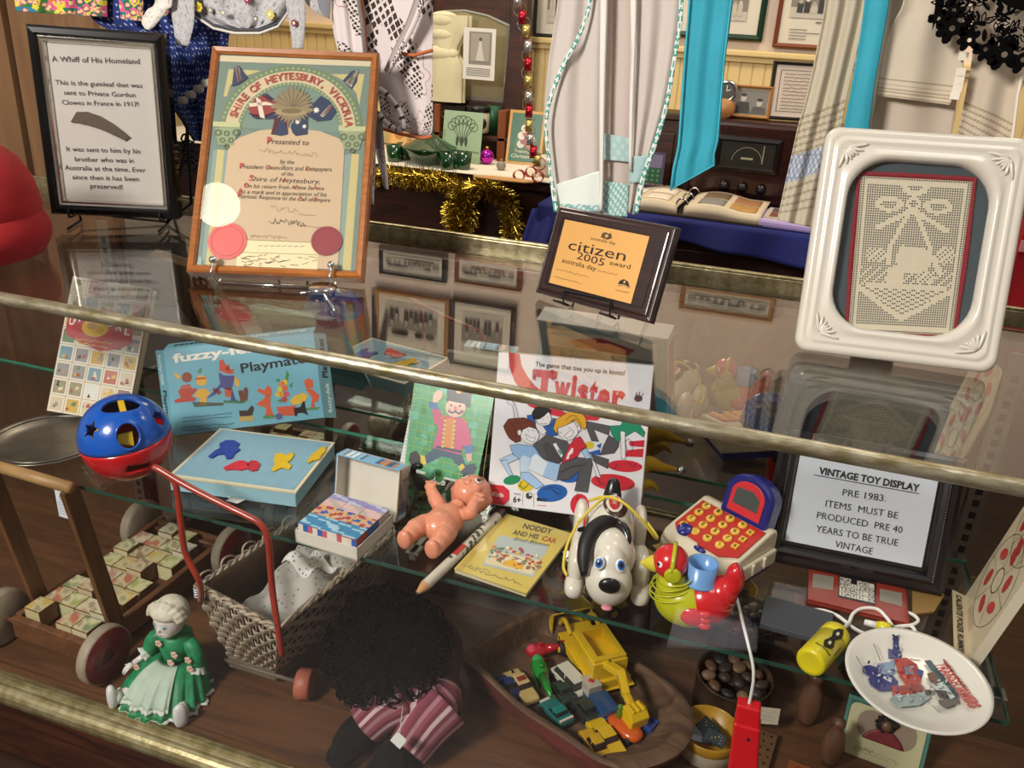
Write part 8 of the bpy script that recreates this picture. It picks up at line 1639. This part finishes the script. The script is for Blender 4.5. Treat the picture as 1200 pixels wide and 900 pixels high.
def car(name, label, px, body, roof, glass='#20242a', h=.0165, w=.032, cab=(.30, .72), cat='toy car', extra=None, tall=.010, z=None, truck=False):
    Mx, L_ = pose(*px) if z is None else pose(*px, z); t_ = thing(name, label, cat, Mx); x0, x1 = -L_ / 2, L_ / 2; r_ = .0058
    PA = lambda c: mat('enamel_' + c, c, .22, coat=.6)
    b = MB(PA(body)); sec = [(x0, .004), (x0, h * .8), (x0 + L_ * .08, h), (x1 - L_ * .3, h), (x1 - L_ * .06, h * .85), (x1, h * .55), (x1, .004)]
    b.add([(x, y_, z_) for y_ in (-w / 2, w / 2) for x, z_ in sec], [tuple(range(7)), tuple(range(7, 14))[::-1]] + [(k, 7 + k, 7 + (k + 1) % 7, (k + 1) % 7) for k in range(7)]); b.build('body', t_, bevel=.0022, segs=3)
    c0, c1 = x0 + L_ * cab[0] - (0 if not truck else 0), x0 + L_ * cab[1]
    def cabm(m, g, z0, z1, ins):
        q = MB(m); lo = [(c0 - g, -w / 2 + .002 - g), (c1 + g, -w / 2 + .002 - g), (c1 + g, w / 2 - .002 + g), (c0 - g, w / 2 - .002 + g)]; hi = [(c0 + ins, -w / 2 + .005), (c1 - ins * 1.5, -w / 2 + .005), (c1 - ins * 1.5, w / 2 - .005), (c0 + ins, w / 2 - .005)]
        q.add([(x, y, z0) for x, y in lo] + [(x, y, z1) for x, y in hi], [(3, 2, 1, 0), (4, 5, 6, 7), (0, 1, 5, 4), (1, 2, 6, 5), (2, 3, 7, 6), (3, 0, 4, 7)]); return q
    cabm(PA(glass), 0, h - .001, h + tall, .005 if not truck else .001).build('windows', t_, bevel=.001)
    ins = .005 if not truck else .001
    b = MB(PA(roof)); b.box(c0 + ins - .0006, c1 - ins * 1.5 + .0006, -w / 2 + .0042, w / 2 - .0042, h + tall - .0012, h + tall + .0014)
    for yy in (-w / 2 + .0048, w / 2 - .0048): b.box((c0 + c1) / 2 - .0012, (c0 + c1) / 2 + .0012, yy - .0018, yy + .0018, h - .001, h + tall)
    b.build('roof', t_, bevel=.001)
    for x in (x0 + L_ * .2, x1 - L_ * .2):
        for y_ in (-w / 2 - .0006, w / 2 + .0006): q = MB(TY); q.T = tr(x, y_, r_) @ rotx(PI / 2); q.lathe([(.0001, -.003), (r_ * .9, -.003), (r_, -.002), (r_, .002), (r_ * .9, .003), (.0001, .003)], 16); wo_ = q.build('wheel', t_)
    if extra: extra(t_, L_, w, h, x0, x1, PA)
    return t_
def police(t_, L_, w, h, x0, x1, PA):
    b = MB(PA('#8f2f2a')); b.box(-.006, .004, -.008, .008, h + .0112, h + .0135); b.build('roof_panel', t_); b = MB(PA('#1c1a18')); b.prism([(x1 - .015, -.003), (x1 - .004, 0), (x1 - .015, .003)], h - .0006, h + .0004); b.build('bonnet_mark', t_)
car('toy_car', 'cream toy saloon car with a dark red roof panel, at the left of the trough', (622, 826, 598, 792), '#c9ab6a', '#cdb27c', '#3a2420', extra=police)
car('toy_car', 'dark blue toy car squeezed against the left wall behind the cream saloon', (605, 823, 586, 798), '#1c2a66', '#1c2a66', w=.024)
def pick(t_, L_, w, h, x0, x1, PA):
    b = MB(PA('#d6d2c2')); b.box(x0 + .001, x0 + .005, -w / 2 + .002, w / 2 - .002, h, h + .003); b.box(x1 - .007, x1 - .002, -w / 2 + .001, w / 2 - .001, h - .003, h); b.build('white_stripe', t_)
car('toy_pickup', 'teal toy pickup with white ends in front of the dark jeeps', (663, 852, 640, 826), '#1f6f6c', '#1f7d78', '#122a2a', extra=pick, cab=(.2, .62), tall=.006)
car('toy_jeep', 'dark green toy jeep beside the green helicopter, further one of the pair', (668, 826, 650, 805), '#2c3c30', '#33463a', '#1a2420', cab=(.25, .75), tall=.007)
car('toy_jeep', 'dark grey-green toy jeep nearer the yellow cars, nearer one of the pair', (696, 848, 676, 824), '#2a332c', '#343e36', '#151b18', cab=(.2, .7), tall=.007)
def camp(t_, L_, w, h, x0, x1, PA):
    b = MB(PA('#1f9a3a')); b.box(-.012, .0, -.009, .009, h + .0112, h + .0138); b.build('green_hatch', t_, bevel=.0008)
car('toy_van', 'white toy van with a green roof hatch, left of the yellow digger', (682, 838 - 20, 652, 786), '#cdcab8', '#d6d3c2', '#3a3a34', extra=camp, cab=(.1, .86), tall=.014, w=.034)
def red_dot(t_, L_, w, h, x0, x1, PA):
    b = MB(PA('#b81f22')); b.T = tr(x0 + L_ * .78, 0, h + .0175); b.lathe([(.006, 0), (.005, .0025), (.0001, .003)], 16); b.build('red_light', t_); b = MB(PA('#1f4a78')); b.box(x0 + .001, x0 + L_ * .55, -w / 2 + .0005, w / 2 - .0005, h, h + .012); b.build('blue_load', t_, bevel=.0025)
car('toy_truck', 'toy truck with a beige cab, red roof light and blue load', (714, 846, 686, 808), '#234e7c', '#b3aa9c', '#a79f92', extra=red_dot, cab=(.6, .97), tall=.017, w=.036, truck=True)
car('toy_car', 'darker yellow toy car, left of the pair at the near end of the trough', (686, 862, 710, 898), '#c99a22', '#cfa32c', '#2c1a14', w=.028)
car('toy_car', 'bright yellow toy sports car, right of the pair at the near end of the trough', (696, 851, 724, 890), '#d8b01e', '#dbb42a', '#3a1a1c', w=.034, tall=.008)
def cactus(t_, L_, w, h, x0, x1, PA):
    b = MB(PA('#4f7a1f')); b.ell((x0 + L_ * .28, 0, h + .012), (.006, .0065, .012), 14, 10); b.ell((x0 + L_ * .28, 0, h + .026), (.0055, .0055, .006), 12, 8); b.build('driver', t_); b = MB(PA('#d8b43a')); b.prism([(.010, -.007), (.024, -.004), (.026, 0), (.024, .004), (.010, .007)], h + .0004, h + .002); b.build('yellow_panel', t_)
Mx, L_ = pose(716, 845, 748, 872); tt = thing('toy_racer', 'orange toy racing car with a little green driver', 'toy car', Mx); OR = mat('enamel_orange', '#cf5a1c', .22, coat=.6)
b = MB(OR); b.ell((0, 0, .012), (L_ / 2, .020, .011), 24, 14, .8); b.build('body', tt); cactus(tt, L_, .03, .019, -L_ / 2, L_ / 2, lambda c: mat('enamel_' + c, c, .22, coat=.6))
for x in (-.3, .3):
    for y_ in (-.0165, .0165): q = MB(TY); q.T = tr(x * L_, y_, .007) @ rotx(PI / 2); q.lathe([(.0001, -.003), (.007, -.003), (.007, .003), (.0001, .003)], 16); q.build('wheel', tt)
Mx, L_ = pose(744, 846, 770, 862); tt = thing('toy_wagon', 'small blue toy wagon under the digger shovel at the right end of the trough', 'toy car', Mx); BLE = mat('enamel_blue2', '#33498f', .3, coat=.4)
b = MB(BLE); b.box(-.017, .017, -.013, .013, .005, .012); [b.box(*q, .011, .02) for q in ((-.017, -.015, -.013, .013), (.015, .017, -.013, .013), (-.017, .017, -.013, -.011), (-.017, .017, .011, .013))]; b.build('body', tt, bevel=.001)
for x in (-.01, .01):
    for y_ in (-.0135, .0135): q = MB(TY); q.T = tr(x, y_, .005) @ rotx(PI / 2); q.lathe([(.0001, -.002), (.005, -.002), (.005, .002), (.0001, .002)], 12); q.build('wheel', tt)
# green and red helicopters
def heli(label, px, c, c2, z=zb + .006):
    Mx, L_ = pose(*px, z); t_ = thing('toy_helicopter', label, 'toy helicopter', Mx); m = mat('enamel_' + c, c, .2, coat=.6); b = MB(m); b.ell((L_ * .22, 0, .014), (L_ * .3, .0145, .0135), 24, 14); b.tube([(0, 0, .016), (-L_ * .5, 0, .02)], [.010, .0035], 12); b.box(-L_ * .5, -L_ * .4, -.001, .001, .018, .032); b.build('fuselage', t_)
    b = MB(mat('enamel_' + c2, c2, .1, coat=.6)); b.ell((L_ * .34, 0, .018), (L_ * .15, .0115, .0095), 18, 10); b.build('canopy', t_)
    b = MB(m); b.tube([(L_ * .12, 0, .026), (L_ * .12, 0, .033)], .0035, 10); b.build('rotor_mast', t_)
    b = MB(m); [b.tube([(-.01, s_ * .012, .002), (L_ * .45, s_ * .012, .002)], .0014, 6) for s_ in (-1, 1)]; b.build('skid', t_)
heli('green toy helicopter lying between the cream saloon and the white van', (644, 824, 628, 778), '#1d8a2c', '#3fae6a')
heli('red toy helicopter at the back left of the trough beside the digger', (658, 766, 618, 770), '#b5142a', '#d8485f')
# big yellow digger
DY = mat('digger_yellow', '#e0b71a', .3, coat=.35); DZ = zb + .006
g0, g1 = gz(676, 735, DZ + .03), gz(716, 797, DZ + .03); d = g1 - g0; ang = math.atan2(d.y, d.x); LD = d.length
t = thing('toy_digger', 'large yellow plastic toy digger loader with bucket and long rear shovel arm', 'toy digger', at((*(g0 + d / 2).xy, DZ), ang)); MGi = t.matrix_world.inverted(); W2 = .042
b = MB(DY); hl = LD / 2
b.box(-hl * .95, hl, -W2, W2, .012, .03); b.box(hl * .78, hl + .004, -W2 - .008, W2 + .008, .008, .0118); b.build('chassis', t, bevel=.002)
b = MB(DY); mould(b, hl * 1.27, W2 * 1.66, [(0, .0302), (0, .066), (.0025, .068), (.0025, .074), (.013, .074), (.013, .0302)], -hl * .36, -W2 * .83); b.box(-hl * .34, hl * .88, -W2 * .8, W2 * .8, .044, .050); b.build('cab', t, bevel=.001)
b = MB(DY); b.box(-hl * .95, -hl * .4, -W2 * .55, W2 * .55, .03, .048); b.build('bonnet', t, bevel=.004)
for s_ in (-1, 1):
    b = MB(DY); b.tube(spl([(-hl * .5, s_ * W2 * .75, .05), (-hl * .95, s_ * W2 * .72, .058), (-hl * 1.25, s_ * W2 * .66, .03)], 5), .005, 8); b.build('loader_arm', t)
    for x, r_ in ((-hl * .6, .0145), (hl * .5, .0145)):
        q = MB(mat('tyre_grey', '#1a1814', .6)); q.T = tr(x, s_ * (W2 + .001), r_) @ rotx(PI / 2); q.lathe([(.0001, -.008), (r_ * .85, -.008), (r_, -.005), (r_, .005), (r_ * .85, .008), (.0001, .008)], 24); w_ = q.build('wheel', t); q = MB(DY); q.T = tr(x, s_ * (W2 + .0015), r_) @ rotx(-s_ * PI / 2); q.lathe([(r_ * .55, .007), (r_ * .5, .0095), (.0001, .0095)], 18); q.build('hub_cap', w_)
    b = MB(GLOSSY, '#2a2418'); b.T = tr(0, s_ * (W2 * .8 + .0004), .046) @ rotx(s_ * PI / 2) @ (roty(PI) if s_ > 0 else Matrix()); b.text('JCB', hl * .1, -.006, .016, .0006, '#2a2418', 'c', .03) if s_ < 0 else b.text('JCB', -hl * .1, -.006, .016, -.0006, '#2a2418', 'c', .03); b.build('lettering', t)
    b = MB(GLOSSY, '#2a2418'); b.T = tr(0, 0, 0); [b.box(-hl * (.55 + .16 * k), -hl * (.5 + .16 * k), s_ * W2 - .0006, s_ * W2 + .0006, .02, .027) for k in range(3)]; b.build('vent', t)
b = MB(DY); b.grid(lambda u, v: (-hl * 1.25 - .018 * math.sin(v * 2.6) - .004, -W2 * 1.0 + 2 * W2 * u, .052 - .046 * v), 8, 12); o = b.build('front_bucket', t, solid=.0025)
b = MB(DY); [b.prism([(-hl * 1.25 - .004, -.0), (-hl * 1.25 - .024, 0.024), (-hl * 1.25 - .004, .048)], s_ * W2 - .001, s_ * W2 + .001) if 0 else b.add([(-hl * 1.25 - .004, s_ * W2, .004), (-hl * 1.25 - .022, s_ * W2, .028), (-hl * 1.25 - .004, s_ * W2, .052)], [(0, 1, 2)]) for s_ in (-1, 1)]; b.build('bucket_cheek', t, solid=.002)
# rear arm
j = [MGi @ gz(711, 778, DZ + .062), MGi @ gz(728, 789, DZ + .068), MGi @ gz(733, 812, DZ + .055), MGi @ gz(738, 823, DZ + .045)]
def beam(m, a, c, w_, h_):
    a, c = Vector(a), Vector(c); d = (c - a).normalized(); s_ = d.cross(Vector((0, 0, 1))).normalized(); n_ = s_.cross(d); m.add([tuple(p + s_ * sx * w_ / 2 + n_ * sn * h_ / 2) for p in (a - d * .004, c + d * .004) for sx, sn in ((-1, -1), (1, -1), (1, 1), (-1, 1))], [(3, 2, 1, 0), (4, 5, 6, 7), (0, 1, 5, 4), (1, 2, 6, 5), (2, 3, 7, 6), (3, 0, 4, 7)])
b = MB(DY); beam(b, j[0], j[1], .016, .014); b.build('boom', t, bevel=.002); b = MB(DY); beam(b, j[1], j[2], .014, .015); beam(b, j[2], j[3], .012, .012); b.build('dipper_arm', t, bevel=.002)
b = MB(mat('zinc')); b.tube([Vector(j[0]) + Vector((0, .004, .008)), Vector(j[2]) + Vector((-.006, 0, .004))], .002, 8); b.build('ram', t)
bx_ = MGi @ gz(743, 838, DZ + .03); b = MB(DY); b.T = Matrix.Translation(bx_) @ rotz(.12) @ Matrix.Scale(1.08, 4)
prf_ = [(-.012, .016), (.008, .018), (.019, .006), (.016, -.014), (-.004, -.018), (-.014, -.006)]
b.add([(x, y_, z) for y_ in (-.017, .017) for x, z in prf_], [tuple(range(6)), tuple(range(6, 12))[::-1]] + [(k, 6 + k, 6 + (k + 1) % 6, (k + 1) % 6) for k in range(6)])
for k in range(3): b.box(-.009, .012, -.012 + k * .010, -.008 + k * .010, .016, .0205)
b.build('rear_shovel', t, bevel=.002)
# tins, tags and odds and ends at the right
p = gz(853, 803, .315); RT = mat('rusty_tin', '#5a4230', .55, .4, c2='#2c2018', vscale=30, bump=.4, bscale=80)
cx_, cy_ = p.x + .01, p.y + .03
t = thing('pebble_tin', 'rusty old tin full of smooth brown pebbles under the shelf', 'tin', at((cx_, cy_, ZF))); R_ = .068
b = MB(RT); b.lathe([(.0001, .0005), (R_ - .002, .0005), (R_, .003), (R_, .07), (R_ + .0015, .072), (R_ - .002, .073), (R_ - .003, .004), (.0001, .003)], 40); b.build('can', t)
rr = random.Random(41); PB = [mat('pebble_' + str(k), c, .5, var=.3, vscale=40) for k, c in enumerate(['#6a4a36', '#3a302a', '#7a5a44', '#4a3a30', '#2c2826', '#85664e'])]
pl = []
lvl = [(6, .044, .052), (1, 0, .058), (11, .047, .066), (5, .022, .073)]
for n_, rad, z in lvl:
    for k in range(n_):
        a = 2 * PI * k / n_ + rad * 60; s_ = [rr.uniform(.011, .0155), rr.uniform(.009, .012), rr.uniform(.006, .0085)]
        b = MB(PB[rr.randrange(6)]); b.ell((0, 0, 0), s_, 14, 9, rr.uniform(.85, 1.05)); pl.append(b.build('pebble', M=at((cx_ + rad * math.cos(a), cy_ + rad * math.sin(a), ZF + z), rr.uniform(0, 3)) @ rotx(rr.uniform(-.4, .4))))
for o in pl: tag(o, 'smooth brown or grey pebble in the rusty tin', 'pebble', 'pebbles in the rusty tin')
p = gz(815, 852, .285); c2x, c2y = p.x + .024, p.y + .0
t = thing('domino_tin', 'round white tin with a yellow rim band holding dark green cards, right of the trough', 'tin', at((c2x, c2y, ZF))); R_ = .052
b = MB(mat('tin_white', '#b9ae98', .4, var=.2, vscale=30)); b.lathe([(.0001, .0005), (R_ - .004, .0005), (R_, .004), (R_, .03)], 40); b.build('base', t)
b = MB(mat('tin_yellow', '#b0841e', .35, var=.25, vscale=25)); b.lathe([(R_, .029), (R_ + .0012, .03), (R_ + .0012, .047), (R_, .049), (R_ - .0015, .048), (R_ - .002, .006), (.0001, .005)], 40); b.build('band', t)
for k, (dx, dy, dz, rz_) in enumerate([(.004, .0, .034, .5), (.012, -.012, .038, -.25), (-.008, .012, .036, 1.1), (-.016, -.008, .031, .1)]):
    b = MB(GLOSSY, '#26343a'); b.box(-.017, .017, -.012, .012, 0, .0045); b.c = '#d8b84a'
    for q in range(3): b.disc(-.006 + q * .005, -.004 + q * .004, .0012, .0048, '#d8b84a', n=8); b.disc(.009, -.007 + q * .006, .0008, .0048, '#c9ccc8', n=8)
    tag(b.build('game_piece', M=at((c2x + dx, c2y + dy, ZF + dz), rz_) @ rotx(.15 + .1 * k) @ roty(.1), bevel=.0006), ['dark green spotted game piece in the yellow-banded tin, middle one', 'dark green spotted game piece in the yellow-banded tin, nearest one', 'dark green spotted game piece in the yellow-banded tin, furthest one', 'dark green spotted game piece in the yellow-banded tin, leftmost one'][k], 'game piece', 'game pieces in the yellow-banded tin')
p = gz(893, 852, ZF + .02); M = frame((p.x - .046, p.y - .01, ZF + .026), 8, 30); t = thing('luggage_tag', 'cream luggage tag with faded writing behind the red scanner', 'tag', M)
a = MB(PRINT, '#b3a893'); a.prism([(.008, 0), (.072, .006), (.074, .034), (.010, .030), (0, .022), (.001, .007)], -.0008, 0); a.disc(.006, .015, .002, .0004, '#2c2018', n=10)
for k in range(3): a.scribble(.014, .066, .010 + k * .007, .003, .0006, .0004, '#7f7466', k, 26)
a.build('card', t); b = MB(mat('clear_film', '#c9ccd0', .1, spec=.8)); b.tube(spl([(.006, .015, .001), (.0, .03, .004), (.012, .038, .006), (.02, .031, .006)], 5), .0012, 6); b.build('tie', t)

PGW = wood('peg_board_wood', '#7a5836', '#5c4026', .6, 5, (5, 5, 1)); p = gz(884, 872, ZF + .012); t = thing('peg_board', 'small wooden peg board drilled with rows of dark holes, behind the red scanner', 'board game', at((p.x, p.y - .02, ZF), -.15))
b = MB(PGW); b.box(-.03, .03, -.06, .06, .0005, .014); b.build('board', t, bevel=.001); b = MB(mat('slot_dark'))
for i in range(4):
    for jj in range(7): b.disc(-.02 + i * .0135 + (jj % 2) * .003, -.05 + jj * .0165, .0026, .0146, n=10)
b.build('peg_holes', t)
def skittle(px, py, label, hh=.105, tilt=0.):
    p = gz(px, py, ZF); t_ = MB(wood('skittle_wood', '#7a5640', '#583c2a', .45, 5, (4, 4, 1), coat=.3)); t_.lathe([(.0001, .001), (.012, .001), (.0165, .015), (.0205, .04), (.017, .07), (.0095, .085), (.0085, .09), (.0125, .098), (.010, .106), (.0001, .109)], 28)
    tag(t_.build('wooden_skittle', M=at((p.x, p.y, ZF)) @ roty(tilt) @ Matrix.Scale(hh / .109, 4)), label, 'skittle', 'wooden skittles at the right of the case floor')
skittle(944, 846, 'turned wooden skittle standing in shadow below the yellow handle', .115); skittle(971, 894, 'turned wooden skittle standing just left of the green boxed doll', .1); skittle(872, 820, 'turned wooden skittle half hidden behind the rusty pebble tin', .08) if 0 else None
# boxed doll in the green edged carton
M = frame((.262, 1.258, ZF), -8, 28, 0); L = on(M, .0); p00, p10, p01 = L(982, 900), L(1086, 912), L(989, 820)
x0_, x1_, y1_ = L(984, 860)[0], L(1087, 880)[0], L(1035, 838)[1]; wB, hB = x1_ - x0_, max(.1, y1_); M = M @ tr(x0_, 0, 0); L = on(M, 0)
t = thing('boxed_doll', 'green edged cream carton with a window showing a dark-haired doll in red', 'boxed toy', M)
b = MB(PRINT, '#1d4f44'); b.box(0, wB, 0, hB, -.035, -.001); b.build('carton', t, bevel=.001)
a = MB(PRINT, '#1d5a4c'); a.rect(0, 0, wB, hB, 0)
for k in range(40): a.rect(wB * k / 40, hB - .006, wB * (k + .5) / 40, hB - .001, .0003, '#5a8f80'); a.rect(.001, hB * k / 40, .005, hB * (k + .5) / 40, .0003, '#5a8f80'); a.rect(wB - .005, hB * k / 40, wB - .001, hB * (k + .5) / 40, .0003, '#5a8f80')
a.poly(rring(.007, -.0, wB - .007, hB - .009, .014, 0, 5), 0, '#c3bc92') if 0 else a.add([(x, y, .0005) for x, y, _ in rring(.007, .001, wB - .007, hB - .009, .012, 0, 5)], [tuple(range(24))], cols=['#bdb78e'])
wx0, wx1, wy0, wy1 = wB * .16, wB * .86, hB * .36, hB * .86
a.add([(x, y, .0008) for x, y, _ in rring(wx0, wy0, wx1, wy1, .022, 0, 6)], [tuple(range(28))], cols=['#8f7c68']); a.scribble(wB * .2, wB * .42, hB * .16, .006, .0012, .0008, '#6a6648', 3, 18); a.scribble(wB * .45, wB * .72, hB * .13, .008, .0006, .0008, '#6a6648', 5, 12); a.line([(wB * .18, hB * .12), (wB * .55, hB * .12)], .0006, .0008, '#6a6648')
a.build('printed_front', t)
b = MB(mat('deep_red_satin', '#7a1420', .5, var=.2, vscale=60)); cx2, cy2 = (wx0 + wx1) / 2, wy0; b.prism([(cx2 - .036, cy2 + .001), (cx2 + .033, cy2 + .001), (cx2 + .026, cy2 + .012), (cx2 + .012, cy2 + .024), (cx2 - .014, cy2 + .024), (cx2 - .029, cy2 + .013)], .0012, .007); b.c = '#ffffff'; b.build('doll_dress', t, bevel=.003)
b = MB(mat('doll_face', '#6a4a38', .4)); b.ell((cx2 - .002, cy2 + .033, .0085), (.0085, .0095, .005), 16, 10); b.build('doll_face', t)
b = MB(mat('doll_hair', '#15110f', .7, bump=.8, bscale=300)); 
rr = random.Random(9); b.ell((cx2 - .002, cy2 + .036, .004), (.0165, .0145, .005), 18, 10)
for k in range(60): a_ = rr.uniform(0, 2 * PI); q_ = rr.uniform(.011, .0175); b.ell((cx2 - .002 + q_ * math.cos(a_), cy2 + .036 + q_ * .85 * math.sin(a_), .0075), (.0028, .0028, .0026), 6, 5)
b.build('doll_hair', t)
p = gz(950, 897, ZF + .03); b = MB(wood('orange_box_wood', '#9a5a2c', '#7d4520', .5, 6, (1, 6, 6))); b.box(-.035, .03, -.06, .0, .0005, .026); b.use(mat('box_red', '#8f2a1c', .5)); b.box(-.022, .03, -.05, -.008, .0258, .0268); tag(b.build('wooden_box', M=at((p.x, p.y, ZF), -.12), bevel=.001), 'low orange-brown wooden box with a red top, left of the boxed doll', 'box')
